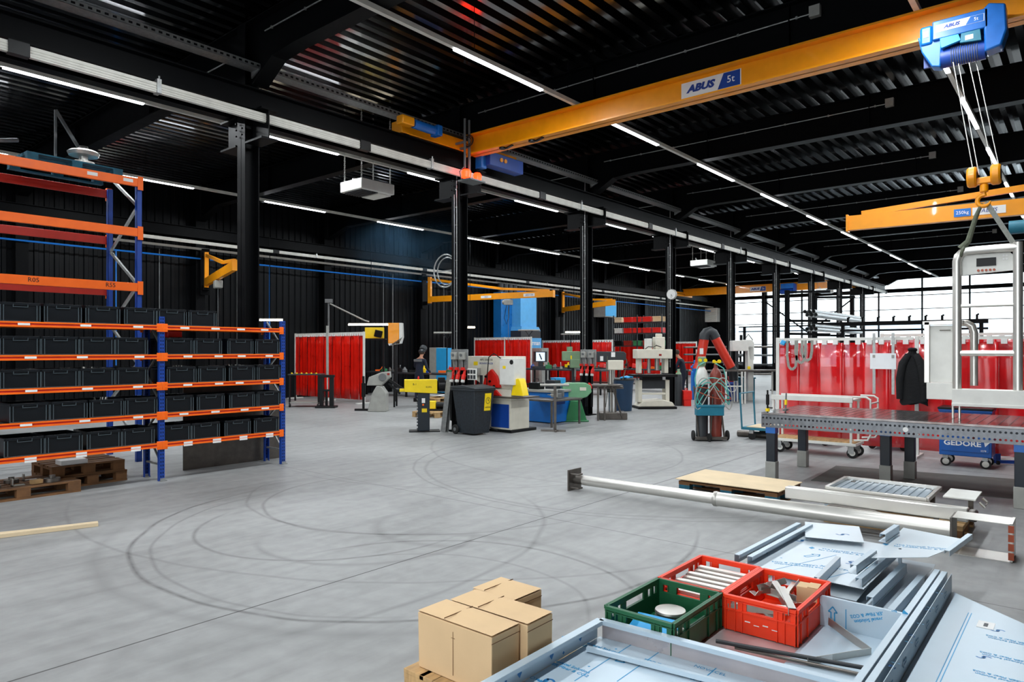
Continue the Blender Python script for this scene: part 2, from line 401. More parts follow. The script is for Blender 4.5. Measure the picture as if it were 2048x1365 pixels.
# ================================================================== STEELWORK
ncol = 9
def corbel(o, x, y):
    m = MB(o)
    for sgn in (1, -1):
        m.box(x - .01, x + .01, *sorted((y + sgn * .15, y + sgn * .62)), 5.06, 5.54)
        m.box(x - .14, x + .14, *sorted((y + sgn * .15, y + sgn * .64)), 5.05, 5.08); m.box(x - .14, x + .14, *sorted((y + sgn * .15, y + sgn * .64)), 5.51, 5.54)
    for zz in (5.2, 5.3, 5.4, 5.5, 5.6):
        for yy in (-.09, .09):
            for sx in (-1, 1): m.cyl((x + sx * .15, y + yy, zz), (x + sx * .175, y + yy, zz), .014, 6)
    return m
for k in range(ncol):
    x = CX0 + BAY * k
    t = thing('steel_column', 'black steel column of the middle row, %s from the left' % ORD[k], 'column', (x, CY, 0), 0, 'black columns of the middle row')
    MB(t.location).ibeam((x, CY, 0), (x, CY, ZC), .24, .25, .018, .012, up=(1, 0, 0)).build('shaft', 'black_steel', t)
    corbel(t.location, x, CY).build('corbel', 'black_steel', t)
    MB(t.location).box(x - .2, x + .2, CY - .2, CY + .2, 0, .03).build('base_plate', 'black_steel', t)
    if k >= 1:
        c = MB(t.location); c.tube([(x - .14, CY - .05, 1.2), (x - .14, CY - .05, 6.3)], .012, 6); c.tube([(x - .14, CY + .02, 1.2), (x - .14, CY + .02, 5.1)], .009, 6)
        for zz in range(13): c.cb((x - .145, CY - .05, 1.4 + zz * .38), (.02, .04, .02))
        c.build('conduit', 'galvanised', t)
for k in range(10):
    x = CX0 + BAY * (k - 1)
    o = MB((x, YW - .2, 0)).ibeam((x, YW - .2, 0), (x, YW - .2, ZC), .3, .3, .018, .012, up=(0, 1, 0)).build('steel_column', 'black_steel')
    tag(o, 'black steel column against the left wall, %s from the left' % ORD[k], 'column', 'black columns along the left wall')
# rafters, each with haunches at the middle column and at the left wall
for k in range(12):
    x = CX0 + BAY * (k - 2)
    if x > XW: break
    zb, zh = 6.3, 5.95
    pts = [(YR, zb), (CY - 1.5, zb), (CY - .9, zb - .04), (CY - .35, zh), (CY + .35, zh), (CY + .9, zb - .04), (CY + 1.5, zb), (YW - 1.6, zb), (YW - .4, zh)]
    t = thing('roof_beam', 'deep black roof beam across the hall, %s from the front' % ORD[k], 'beam', (x, CY, zb), 0, 'black roof beams')
    m = MB(t.location); m.prism(pts + [(YW - .4, ZC), (YR, ZC)], x - .008, x + .008, 'yz')
    for i in range(len(pts) - 1):
        if abs(pts[i][0] - CY) < .36 and abs(pts[i + 1][0] - CY) < .36: continue
        m.bar((x, *pts[i]), (x, *pts[i + 1]), .26, .02)
    m.bar((x, YR, ZC - .02), (x, YW, ZC - .02), .26, .02)
    for yy in (-3, 3.5, 7, 14, 18): m.box(x - .1, x + .1, yy, yy + .012, zb, ZC)
    m.build('web', 'black_steel', t)
    if k >= 1 and k < 9:
        c = MB(t.location); c.tube([(x - .06, 3.2, 6.74), (x - .06, 9.9, 6.74)], .011, 6)
        for j in range(8): c.cb((x - .06, 3.4 + j * .9, 6.74), (.03, .03, .04))
        c.tube([(x - .14, 10.9, 6.5), (x - .14, 12.6, 6.5)], .011, 6); c.build('conduit', 'galvanised', t)
        MB(t.location).box(x - .14, x - .05, 3.05, 3.2, 6.66, 6.82).build('junction_box', 'grey_paint', t)
# runway beams and conductor rails
def runway(y, name, zt, lab, side):
    o = MB((XB, y, zt)).ibeam((XB + .2, y, zt), (XW - 1.5 if y < 20 else XW - .6, y, zt), .2, .34, .02, .012).build(name, 'black_steel'); tag(o, lab, 'beam')
runway(CY - .40, 'runway_beam', 5.68, 'black crane runway beam on the near side of the middle columns', -1)
runway(CY + .40, 'runway_beam', 5.72, 'black crane runway beam on the far side of the middle columns', -1)
runway(YW - .65, 'runway_beam', 5.5, 'black crane runway beam along the left wall', -1)
def cond_rail(y, z, x1, h, lab, gaps=5.2, dark=True):
    t = thing('conductor_rail', lab, 'rail', (XB, y, z))
    x = XB + .3; first = True
    while x < x1:
        xe = min(x + gaps, x1); m = MB(t.location)
        m.box(x, xe - .22, y - .03, y + .03, z - h / 2, z + h / 2)
        for dz in (-.25, .0, .25): m.box(x, xe - .22, y - .038, y - .03, z + dz * h - .012, z + dz * h + .006)
        m.build('rail_length', 'rail_grey', t)
        m = MB(t.location); m.box(xe - .22, xe, y - .06, y + .05, z - h * .6, z + h * .6); m.build('joint_box', 'black_plastic', t)
        m = MB(t.location); m.box(x + 1.5, x + 1.56, y - .05, y + .08, z - h * .55, z + h * .9); m.cyl((x + 1.53, y - .04, z + h * .5), (x + 1.53, y - .04, z + h * 1.2), .012, 6); m.build('hanger', 'galvanised', t)
        x = xe
cond_rail(CY - .52, 5.40, XW - 1.7, .135, 'light grey conductor rail running past the middle columns')
cond_rail(YW - .82, 5.18, 44, .1, 'upper light grey conductor rail along the left wall', 7)
o = MB((XB, YW - .3, 5.04)).box(XB, XW - .1, YW - .45, YW - .39, 5.0, 5.07).build('cable_trunking', 'rail_grey'); tag(o, 'lower light grey trunking along the left wall, above the blue pipe', 'trunking')
t = thing('air_pipe', 'blue compressed air pipe running along the left wall', 'pipe', (XB, YW - .3, 4.72))
MB(t.location).tube([(XB, YW - .42, 4.72), (XW - .3, YW - .42, 4.72)], .028, 8).build('main_pipe', 'bright_blue', t)
for x in (4.1, 8.2, 13.2, 23.0, 33.5): MB(t.location).tube([(x, YW - .42, 4.72), (x, YW - .42, 1.3)], .02, 8).build('drop_pipe', 'bright_blue', t)
for i, x in enumerate((3.6, 9.0, 9.6, 12.2, 18.6, 19.1, 22.1, 22.6, 28.0, 31.4, 36.5)):
    o = MB((x, YW - .1, 2)).tube([(x, YW - .06, 0), (x, YW - .06, 4.95)], .028 if i % 2 else .018, 8).build('conduit_drop', 'mid_grey')
    tag(o, 'thin grey conduit dropping down the left wall, %s from the left' % ORD[i], 'conduit', 'conduits on the left wall')
# perforated cable tray hung off the middle columns
m = MB((XB, 10.2, 6.25)); m.box(XB, XW - 3, 10.12, 10.36, 6.22, 6.225); m.box(XB, XW - 3, 10.12, 10.125, 6.22, 6.3); m.box(XB, XW - 3, 10.355, 10.36, 6.22, 6.3)
t = thing('cable_tray', 'perforated galvanised cable tray along the middle columns', 'cable tray', (XB, 10.2, 6.25)); m.mi = 1
for i in range(240):
    x = 2.2 + i * .1; m.box(x, x + .05, 10.117, 10.1205, 6.245, 6.275)
m.build('tray', ['galvanised', 'black_plastic'], t)
for k in range(ncol): x = CX0 + BAY * k; MB(t.location).prism([(10.36, 6.3), (10.36, 6.12), (10.12, 6.22)], x - .03, x + .03, 'yz').build('bracket', 'galvanised', t)

# ---- ceiling light strips: carrier rail with lit lengths
def light_strip(y, z, starts, lab):
    t = thing('light_strip', lab, 'ceiling light', (XB, y, z), 0, 'ceiling light strips')
    m = MB(t.location).box(XB + .5, XW - 1.5, y - .035, y + .035, z, z + .07); x = XB + 1
    while x < XW - 2: m.mi = 1; m.box(x, x + .008, y - .004, y + .004, z + .07, ZC); x += BAY / 2
    m.build('carrier_rail', ['rail_grey', 'black_steel'], t)
    for s in starts:
        MB(t.location).box(s, s + 2.1, y - .032, y + .032, z - .025, z).build('diffuser', 'lamp_on', t)
        l = bpy.data.lights.new('tube_light', 'AREA'); l.shape = 'RECTANGLE'; l.size = 2.05; l.size_y = .06; l.energy = STRIP_W; l.color = (.92, .97, 1)
        lo = bpy.data.objects.new('tube_light', l); COL.objects.link(lo); lo.location = (s + 1.05 - t.location[0], 0, -.03); lo.parent = t
light_strip(1.76, 6.2, [-5.0, -.8, 3.4, 7.6, 10.85, 14.5, 18.4, 22.5, 26.6, 30.7, 34.8], 'light strip under the roof at the far right, behind the hoist ropes')
light_strip(7.2, 6.2, [7.28 + 4.12 * k for k in range(-3, 10)], 'light strip running down the right aisle past the crane beam')
light_strip(13.1, 6.2, [3.2 + 4.2 * k for k in range(-1, 11)], 'light strip just behind the middle columns')
light_strip(18.9, 6.2, [6.85 + 4.25 * k for k in range(-2, 10)], 'light strip nearest the left wall')
# ================================================================== CRANES
def abus_sign(parent, o, x, y, z, wd, ht, tail, name='sign', mat=FACE_MX, dark='deep_blue'):
    "white plate with a slanting blue end; o = thing origin; plate faces -X and runs towards -Y"
    s = MB(o); s.box(x - .004, x, y - wd, y, z - ht / 2, z + ht / 2); b = s.build(name, 'white_label', parent, False)
    k = ht * .95
    p = MB(o); y1 = y - wd * .62; p.prism([(y1, z - k / 2), (y - wd * .985, z - k / 2), (y - wd * .985, z + k / 2), (y1 - wd * .1, z + k / 2)], x - .006, x - .004, 'yz'); p.build('blue_panel', dark, b, False)
    text('ABUS', ht * .62, 'ink_blue', b, Vector((x - .008, y - wd * .33, z)) - Vector(o), mat, 'lettering', .001, shear=.25, sx=1.2, bold=.035 * ht)
    text(tail, ht * .62, 'ink_white', b, Vector((x - .008, y - wd * .835, z)) - Vector(o), mat, 'lettering')
    return b
CX = 10.35                                             # near edge of the crane girder
zb, zt = 5.79, 6.20
o = (CX + .15, 10.1, zb)
t = thing('bridge_crane', 'yellow bridge crane girder running across the roof with a sign reading 5t', 'crane', o)
m = MB(o); xc = CX + .15
m.box(xc - .012, xc + .012, -8.5, 9.75, zb, zt); m.box(xc - .15, xc + .15, -8.5, 9.9, zt - .03, zt)
m.box(xc - .15, xc + .15, -8.5, 9.9, zb, zb + .025)
m.prism([(9.75, zb), (10.15, zb), (9.95, zt), (9.75, zt)], xc - .012, xc + .012, 'yz')
m.build('girder', 'crane_yellow', t)
m = MB(o); m.box(8.7, 12.1, 10.0, 10.3, 5.88, 6.12); m.build('end_truck', 'crane_yellow', t, bevel=.01)
for x in (8.85, 11.9): MB(o).cyl((x, 10.02, 5.95), (x, 10.28, 5.95), .1, 16).build('wheel', 'black_plastic', t)
m = MB(o); m.cyl((8.75, 9.75, 6.0), (9.35, 9.75, 6.0), .09, 14); m.box(9.3, 9.42, 9.64, 9.86, 5.9, 6.1); m.build('travel_motor', 'abus_blue', t, bevel=.01)
m = MB(o); m.box(8.42, 8.72, 9.66, 9.84, 5.92, 6.08); m.build('buffer', 'crane_yellow', t, bevel=.02)
m = MB(o); m.box(10.75, 11.85, 9.6, 9.85, 5.62, 5.9); b = m.build('control_box', 'deep_blue', t, bevel=.01)
for i in range(2): MB(o).cyl((11.1 + .13 * i, 9.595, 5.78), (11.1 + .13 * i, 9.575, 5.78), .045, 12).build('cap', 'crane_yellow', b)
m = MB(o); m.box(10.62, 10.78, 9.72, 9.9, 5.55, 5.93); m.build('drive_box', 'abus_blue', t, bevel=.01)
for k in range(2):
    m = MB(o); y = 9.0 - k * .75; m.cyl((xc - .05, y, zb - .005), (xc - .05, y, zb - .03), .07, 10); m.bar((xc, y - .05, zb - .02), (xc - .1, y - .3, zb - .02), .05, .02); m.build('clamp', 'black_plastic', t)
abus_sign(t, o, xc - .013, 5.16, 5.99, 1.0, .25, '5t')
# festoon mast with cable coils beside the girder end
o2 = (10.2, 9.9, 5.3)
t2 = thing('festoon_mast', 'dark vertical mast with cable loops on the end of the yellow crane', 'mast', o2)
MB(o2).tube([(10.15, 9.75, 5.45), (10.15, 9.75, 6.45)], .025, 8).tube([(10.28, 9.75, 5.75), (10.28, 9.75, 6.45)], .025, 8).box(10.13, 10.17, 9.72, 10.02, 5.96, 6.0).build('tubes', 'mid_grey', t2)
m = MB(o2)
for r in (.07, .1, .12): m.ring((10.2, 9.7, 6.0), (1, .2, 0), r, .008, 20, 5)
m.build('cable_coil', 'black_plastic', t2)
# warning beacons
o3 = (10.3, 9.78, 5.2); t3 = thing('warning_light', 'glowing red warning beacon pair under the crane end', 'warning light', o3)
MB(o3).lathe([(.03, 0), (.095, .01), (.1, .13), (.07, .17), (.01, .18)], (10.16, 9.72, 5.24), 16).build('lens', 'beacon_red', t3)
MB(o3).lathe([(.03, 0), (.08, .01), (.085, .12), (.06, .16), (.01, .17)], (10.36, 9.6, 5.2), 16).build('lens', 'beacon_red', t3)
MB(o3).box(10.05, 10.5, 9.5, 9.85, 5.17, 5.2).tube([(10.05, 9.75, 5.2), (10.0, 9.75, 5.35), (10.12, 9.75, 5.46)], .012, 6).box(10.26, 10.3, 9.73, 9.77, 5.2, 5.93).box(10.26, 10.3, 9.73, 10.02, 5.89, 5.93).build('bracket', 'mid_grey', t3)

# ---- rope hoist on the girder
HY = 1.25; o = (CX + .1, HY, 5.3)
t = thing('rope_hoist', 'blue electric rope hoist hanging on the yellow crane girder', 'hoist', o)
x0 = CX - .42
m = MB(o); m.box(x0, x0 + .3, HY - .42, HY + .42, 5.86, 6.2); top = m.build('cover', 'abus_blue', t, bevel=.02)
sg = abus_sign(top, o, x0 - .002, HY + .36, 6.05, .72, .13, '5t', dark='abus_blue')
m = MB(o); m.box(x0 + .02, x0 + .3, HY + .42, HY + .62, 5.82, 6.16); g = m.build('end_box', 'bright_blue', t, bevel=.04)
MB(o).box(x0 + .012, x0 + .02, HY + .48, HY + .56, 5.95, 6.06).build('plate', 'grey_paint', g)
m = MB(o); m.prism([(HY + .66, 6.0), (HY + .6, 5.72), (HY + .44, 5.42), (HY + .3, 5.38), (HY + .28, 5.84), (HY + .3, 6.0)], x0 + .06, x0 + .32, 'yz'); m.build('gearbox', 'bright_blue', t, bevel=.02)
m = MB(o); m.prism([(HY - .42, 6.28), (HY - .66, 6.2), (HY - .68, 5.75), (HY - .6, 5.5), (HY - .36, 5.45), (HY - .34, 6.2)], x0 + .0, x0 + .34, 'yz'); m.build('motor_housing', 'abus_blue', t, bevel=.03)
m = MB(o); m.cyl((x0 + .2, HY - .36, 5.56), (x0 + .2, HY + .3, 5.56), .17, 24); dr = m.build('rope_drum', 'deep_blue', t)
m = MB(o)
for i in range(12): m.ring((x0 + .2, HY - .25 + i * .035, 5.56), (0, 1, 0), .172, .006, 24, 5)
m.build('rope_windings', 'mid_grey', dr)
m = MB(o); m.prism([(HY + .3, 5.86), (HY + .02, 5.86), (HY - .02, 5.74), (HY + .28, 5.68)], x0 - .02, x0 + .05, 'yz'); m.build('limit_switch_box', 'sky_blue', t, bevel=.006)
m = MB(o); m.prism([(HY - .02, 5.86), (HY - .3, 5.86), (HY - .32, 5.66), (HY - .0, 5.7)], x0 - .01, x0 + .05, 'yz'); pl = m.build('side_plate', 'teal', t, bevel=.006)
MB(o).box(x0 - .014, x0 - .01, HY - .2, HY - .08, 5.72, 5.8).build('data_plate', 'white_label', pl)
m = MB(o)
for dy in (-.5, .5):
    for dz in (0,): m.cyl((CX - .1, HY + dy, zb + .07), (CX + .02, HY + dy, zb + .07), .07, 14)
m.box(CX - .12, CX - .07, HY - .6, HY + .6, 5.5, 5.92); m.build('trolley_frame', 'deep_blue', t)
HB = atX(1968, 352, x0 + .2)
hy, hz = HB.y, HB.z
m = []
for dx, dy, ty in ((-.06, .10, .12), (-.02, .05, .05), (.0, -.1, -.1), (.05, -.16, -.2)):
    m_ = MB(); m_.tube([(Vector(p) - Vector((CX + .1, HY, 5.26))) / .7 for p in ((x0 + .29 + dx, HY + ty * .7, 5.38), (x0 + .2 + dx * .4, hy + dy, hz + .02))], .008, 6); m_.build('rope', 'steel', t); t.scale = (.7, .7, .7); t.location.z = 5.26
hbk = thing('hook_block', 'yellow double pulley hook block holding the slings', 'hook', (x0 + .2, hy, hz - .2))
oo = hbk.location; X = x0 + .2
for dy in (.12, -.12):
    m = MB(oo); m.lathe([(.03, -.05), (.11, -.05), (.125, -.03), (.125, .03), (.11, .05), (.03, .05)], (X, hy + dy, hz), 22, (0, 1, 0)); pc = m.build('pulley_cover', 'crane_yellow', hbk)
    m = MB(oo); m.lathe([(.02, -.054), (.06, -.054), (.06, .054), (.02, .054)], (X, hy + dy, hz), 14, (0, 1, 0)); m.build('vent_disc', 'black_plastic', pc)
MB(oo).box(X - .05, X + .05, hy - .08, hy + .08, hz - .1, hz - .02).cyl((X, hy, hz - .1), (X, hy, hz - .2), .045, 16).build('crosshead', 'crane_yellow', hbk, bevel=.012)
pts = [(X, hy, hz - .18), (X, hy, hz - .23)] + [(X, hy - .02 + .075 * math.sin(a_), hz - .305 + .075 * math.cos(a_)) for a_ in [0 - .1, -.5 + .2]]
cc = (hy - .0, hz - .30); pts = [(X, hy, hz - .18), (X, hy, hz - .22)]; rs = [.022, .024]
for i in range(12):
    a_ = R_(95 - i * 24); pts.append((X, cc[0] + .068 * math.cos(a_) * -1 * -1, cc[1] + .068 * math.sin(a_))); rs.append(.026 if i < 9 else .026 - .006 * (i - 8))
MB(oo).tube(pts, rs, 10).build('hook', 'crane_yellow', hbk)

# ---- far crane in the left aisle
oz = (45.0, 16, 5.5); t = thing('bridge_crane', 'distant yellow bridge crane girder across the far left aisle', 'crane', oz)
m = MB(oz); m.ibeam((45, 11.0, 5.78), (45, 22.0, 5.78), .3, .5, .03, .02); m.build('girder', 'crane_yellow', t)
m = MB(oz); m.box(43.8, 46.2, 10.85, 11.1, 5.5, 5.8); m.build('end_truck', 'crane_yellow', t); m = MB(oz); m.box(43.8, 46.2, 21.9, 22.15, 5.5, 5.8); m.build('end_truck', 'crane_yellow', t)
p = atX(1500, 574, 44.98)
abus_sign(t, oz, 44.97, p.y, 5.76, 1.05, .3, '5t')
p = atX(1575, 573, 44.6); oz = (44.6, p.y, 5.2); t = thing('rope_hoist', 'small blue rope hoist on the distant yellow crane', 'hoist', oz)
MB(oz).box(44.3, 44.98, p.y - .45, p.y + .35, 5.62, 5.95).build('cover', 'abus_blue', t, bevel=.03); MB(oz).cyl((44.5, p.y - .4, 5.45), (44.5, p.y + .4, 5.45), .17, 14).build('rope_drum', 'deep_blue', t)
MB(oz).box(44.5, 45.16, p.y - .3, p.y + .3, 5.46, 5.54).build('trolley', 'deep_blue', t); MB(oz).box(44.35, 44.7, p.y - .55, p.y - .42, 5.3, 5.9).build('motor_housing', 'deep_blue', t, bevel=.02)

# ---- jib cranes
def jib(base, tip, z, lab, hoist_at=None, sag=.0, scale=1.0, tail=None):
    b, e = Vector((base[0], base[1], z)), Vector((tip[0], tip[1], z)); L = (e - b).length
    rz = math.atan2(e.y - b.y, e.x - b.x); t = thing('jib_crane', lab, 'jib crane', b, rz)
    m = MB(); m.box(-.06, .08, -.06, .06, -.18, .95 * scale); m.build('pivot_post', 'crane_yellow', t)
    m = MB(); m.box(.05, L, -.06, .06, -.13, .11); m.box(L, L + .03, -.09, .09, -.15, .13); bm_ = m.build('arm', 'crane_yellow', t)
    m = MB(); m.bar((.05, 0, .85 * scale), (L * .62, 0, .28), .07, .1); m.bar((L * .6, 0, .29), (L * .97, 0, .13), .07, .09); m.build('tie_bar', 'crane_yellow', t)
    m = MB(); m.box(-.3, -.06, -.1, .1, -.25, -.1); m.box(-.3, -.06, -.1, .1, .82 * scale, .98 * scale); m.box(-.34, -.28, -.14, .14, -.4, 1.1); m.build('wall_bracket', 'black_steel', t)
    if hoist_at:
        h = hoist_at * L; hb = MB(); hb.box(h - .16, h + .16, -.11, .11, -.38, -.16); hb.cyl((h - .26, 0, -.26), (h - .1, 0, -.26), .09, 12); hh = hb.build('chain_hoist', 'grey_paint', t, bevel=.02)
        MB().tube([(h, 0, -.3), (h, 0, -1.9)], .008, 6).build('chain', 'mid_grey', hh)
        MB().tube([(h - .1, .05, -.3), (h - .22, .05, -.9), (h - .12, .05, -1.15), (h - .02, .05, -.9), (h, .05, -.4)], .012, 6).build('cable', 'black_plastic', hh)
    return t
def two_face_sign(t, x, wd, ht, words):
    for s, rot in ((-.066, basis((1, 0, 0), (0, 0, 1))), (.066, basis((-1, 0, 0), (0, 0, 1)))):
        b = MB().box(x - wd / 2, x + wd / 2, min(s, s * .95), max(s, s * .95), -.02 - ht / 2, -.02 + ht / 2).build('sign', 'white_label', t)
        text(words, ht * .7, 'ink_blue', b, (x, s * 1.03, -.02), rot, shear=.2)
j0 = jib((10.77, YW - .75), (9.1, 16.9), 3.95, 'yellow jib crane arm on the left wall, pointing at the viewer', .45)
j1 = jib((20.57, YW - .75), (21.6, 16.0), 3.95, 'long yellow jib crane arm above the sky blue filter unit', .66); two_face_sign(j1, 4.9, .5, .12, 'ABUS 250'); two_face_sign(j1, 2.9, .5, .1, 'ABUS')
j2 = jib((30.37, YW - .75), (27.3, 16.8), 3.95, 'yellow jib crane arm right of the filter unit', .5)
j3 = jib((13.15, -3.4), (12.62, 3.15), 3.9, 'large yellow jib crane arm behind the hook at the far right', .0)
MB().tube([(3.6, 0, .3), (5.6, 0, .12)], .008, 6).build('cable', 'black_plastic', j3)
L3 = 6.57; two_face_sign(j3, L3 - 1.95, .42, .12, 'ABUS'); 
b = MB().box(L3 - 1.72, L3 - 1.5, -.07, -.064, -.08, .04).build('blue_panel', 'bright_blue', j3); text('250kg', .07, 'ink_white', b, (L3 - 1.61, -.073, -.02), basis((1, 0, 0), (0, 0, 1)))
b = MB().box(L3 - 1.72, L3 - 1.5, .064, .07, -.08, .04).build('blue_panel', 'bright_blue', j3); text('250kg', .07, 'ink_white', b, (L3 - 1.61, .073, -.02), basis((-1, 0, 0), (0, 0, 1)))
two_face_sign(j3, L3 - 3.0, .5, .15, 'ABUS')
tp = thing('crane_pillar', 'black pillar that carries the large yellow jib crane at the far right', 'column', (13.2, -3.75, 0)); MB(tp.location).cyl((13.2, -3.9, 0), (13.2, -3.9, 5.1), .17, 20).build('shaft', 'black_steel', tp); MB(tp.location).box(12.85, 13.55, -4.25, -3.55, 0, .03).build('base_plate', 'black_steel', tp)
# trolley hoist of the right-hand jib
o = Vector((12.85, .55, 3.72)); th = thing('chain_hoist', 'pale blue-grey chain hoist under the large yellow jib arm', 'hoist', o)
MB(o).box(12.7, 13.0, .3, .75, 3.46, 3.68).build('body', 'grey_paint', th, bevel=.03); MB(o).cyl((12.7, .75, 3.58), (12.7, .95, 3.58), .1, 14).build('motor', 'teal', th); MB(o).box(12.8, 12.9, .35, .75, 3.66, 3.78).build('trolley', 'mid_grey', th)
MB(o).box(12.75, 12.95, .35, .5, 3.3, 3.47).build('chain_bucket', 'black_plastic', th)
MB(o).tube([(12.85, .42, 3.35), (12.85, .42, 1.6)], .01, 6).build('chain', 'mid_grey', th)

# ---- air heaters hung on chains
for i, (u, v) in enumerate(((735, 378), (1407, 527), (1650, 582))):
    c = atY(u, v, 12.5); o = (c.x, 12.5, 5.25); s = 1.0
    t = thing('heater_unit', ['white air heater box on chains, nearest one', 'white air heater box on chains, behind the fourth column', 'white air heater box on chains, farthest, near the glass'][i], 'heater', o, 0, 'white heaters under the roof')
    MB(o).box(c.x - .46, c.x + .46, 12.12, 12.88, 5.27, 5.50).build('casing', 'white_metal', t, bevel=.012)
    m = MB(o); m.box(c.x - .40, c.x + .05, 12.2, 12.8, 5.25, 5.27)
    for k in range(6): m.box(c.x - .38 + k * .07, c.x - .36 + k * .07, 12.2, 12.8, 5.235, 5.255)
    m.build('outlet_grille', 'dark_grey', t)
    MB(o).box(c.x + .08, c.x + .42, 12.2, 12.8, 5.24, 5.27).build('lower_hatch', 'white_metal', t)
    MB(o).tube([(c.x - .2, 12.7, 5.5), (c.x - .2, 12.75, 5.6), (c.x - .1, 12.8, 5.62)], .03, 8).build('gas_pipe', 'grey_paint', t)
    for dx, dy in ((-.4, -.3), (.4, -.3), (-.4, .3), (.4, .3)):
        m = MB(o); z = 5.5
        while z < 6.9:
            m.ring((c.x + dx, 12.5 + dy, z + .03), (1, 0, 0) if int(z * 20) % 2 else (0, 1, 0), .02, .005, 6, 4); z += .05
        m.tube([(c.x + dx, 12.5 + dy, 5.5), (c.x + dx, 12.5 + dy, ZC)], .003, 4)
        m.build('chain', 'steel', t)

# ================================================================== SHELVING ON THE LEFT
RY0, RY1 = 9.53, 10.03
zs = [2.07, 1.68, 1.29, .895, .50]
FX = [1.37, 4.09, 5.90]
t = thing('bin_shelving', 'blue and orange boltless shelving rack holding rows of black bins', 'shelving rack', (FX[1], RY0, 0)); o = t.location
for x in FX:
    for y in (RY0, RY1):
        m = MB(o); m.box(x - .035, x + .035, y - .004, y + .004, 0, 2.2); m.box(x - .035, x - .029, y, y + .05 * (1 if y == RY0 else -1), 0, 2.2) if y == RY0 else m.box(x - .035, x - .029, y - .05, y, 0, 2.2)
        (m.box(x + .029, x + .035, y, y + .05, 0, 2.2) if y == RY0 else m.box(x + .029, x + .035, y - .05, y, 0, 2.2))
        up = m.build('upright', 'rack_blue', t)
        m = MB(o)
        for k in range(44):
            for dx in (-.014, .014): m.box(x + dx - .005, x + dx + .005, y - .0055, y - .004, .05 + k * .049, .075 + k * .049)
        m.build('slot_pattern', 'black_plastic', up)
        MB(o).box(x - .03, x + .05, y - .04, y + .07, 0, .012).box(x - .025, x + .045, y - .012, y - .006, .0, .04).build('foot', 'galvanised', up)
    m = MB(o); z = .25; sgn = 1
    while z < 2.0:
        m.bar((x, RY0 + .04, z), (x, RY1 - .04, z + .38 * sgn if sgn > 0 else z + .38), .022, .022); z += .42
        m.bar((x, RY0 + .04, z + .3), (x, RY1 - .04, z), .022, .022) if z < 1.9 else None; z += .36
    m.bar((x, RY0 + .04, .22), (x, RY1 - .04, .22), .03, .025); m.build('frame_bracing', 'galvanised', t)
for bx in (0, 1):
    xa, xb = FX[bx] + .035, FX[bx + 1] - .035
    for j, z in enumerate(zs):
        for y, mt in ((RY0, 0), (RY1, 0)):
            s = 1 if y == RY0 else -1; m = MB(o); yb = y - .012 * s
            m.box(xa, xb, min(yb, yb + .03 * s), max(yb, yb + .03 * s), z - .048, z + .012)
            m.box(xa, xb, min(yb - .012 * s, yb + .02 * s), max(yb - .012 * s, yb + .02 * s), z - .048, z - .026)
            m.box(xa, xb, min(yb - .010 * s, yb + .02 * s), max(yb - .010 * s, yb + .02 * s), z - .004, z + .014)
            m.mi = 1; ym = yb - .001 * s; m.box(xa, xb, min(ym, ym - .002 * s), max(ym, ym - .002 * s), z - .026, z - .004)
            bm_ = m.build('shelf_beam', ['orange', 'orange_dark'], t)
            for xe in (xa, xb):
                MB(o).box(xe - .035, xe + .035, min(y - .02 * s, y - .004 * s), max(y - .02 * s, y - .004 * s), z - .075, z + .035).build('end_connector', 'orange', bm_, bevel=.004)
            if s > 0:
                for q in range(4):
                    xl = [[1.9, 2.55, 3.15, 3.75], [4.42, 4.85, 5.22, 5.62]][bx][q] + random.uniform(-.05, .05)
                    for dz in ((-.015, -.048) if j == 4 else (-.015,)):
                        l = MB(o).box(xl - .06, xl + .06, yb - .0165, yb - .0125, z + dz - .014, z + dz + .012).build('shelf_label', 'white_label', bm_)
        MB(o).box(xa, xb, RY0 + .02, RY1 - .02, z - .012, z + .004).build('shelf_board', 'dark_grey', t)
# ---- the black bins
def make_bin():
    t = thing('storage_bin', '', 'bin', (0, 0, 0), 0, 'black plastic bins on the shelving'); W, D, Hh = .40, .50, .22
    m = MB(); a_ = .006
    m.box(-W / 2 + .02, W / 2 - .02, .02, D - .02, 0, .008)
    m.box(-W / 2 + .01, W / 2 - .01, .01, .016, 0, Hh - .01); m.box(-W / 2 + .01, W / 2 - .01, D - .016, D - .01, 0, Hh - .01)
    m.box(-W / 2 + .01, -W / 2 + .016, .01, D - .01, 0, Hh - .01); m.box(W / 2 - .016, W / 2 - .01, .01, D - .01, 0, Hh - .01)
    m.build('body', 'bin_black', t)
    m = MB()
    m.box(-W / 2, W / 2, 0, .02, Hh - .035, Hh); m.box(-W / 2, W / 2, D - .02, D, Hh - .035, Hh); m.box(-W / 2, -W / 2 + .02, 0, D, Hh - .035, Hh); m.box(W / 2 - .02, W / 2, 0, D, Hh - .035, Hh)
    m.build('rim', 'bin_black', t, bevel=.004)
    m = MB()
    for x in (-W / 2 + .035, W / 2 - .035, -W / 2 + .004, W / 2 - .004): m.box(x - .004, x + .004, 0, .012, 0, Hh - .03)
    m.box(-W / 2 + .01, W / 2 - .01, 0, .012, 0, .008); m.build('ribs', 'bin_edge', t)
    m = MB(); m.box(-.075, .075, -.004, .012, Hh - .055, Hh - .048); m.box(-.075, -.069, -.004, .012, Hh - .05, Hh - .02); m.box(.069, .075, -.004, .012, Hh - .05, Hh - .02); m.build('handle', 'bin_edge', t)
    return t
M('bin_edge', '465055', .3, 0, .1)
proto = make_bin(); used = False
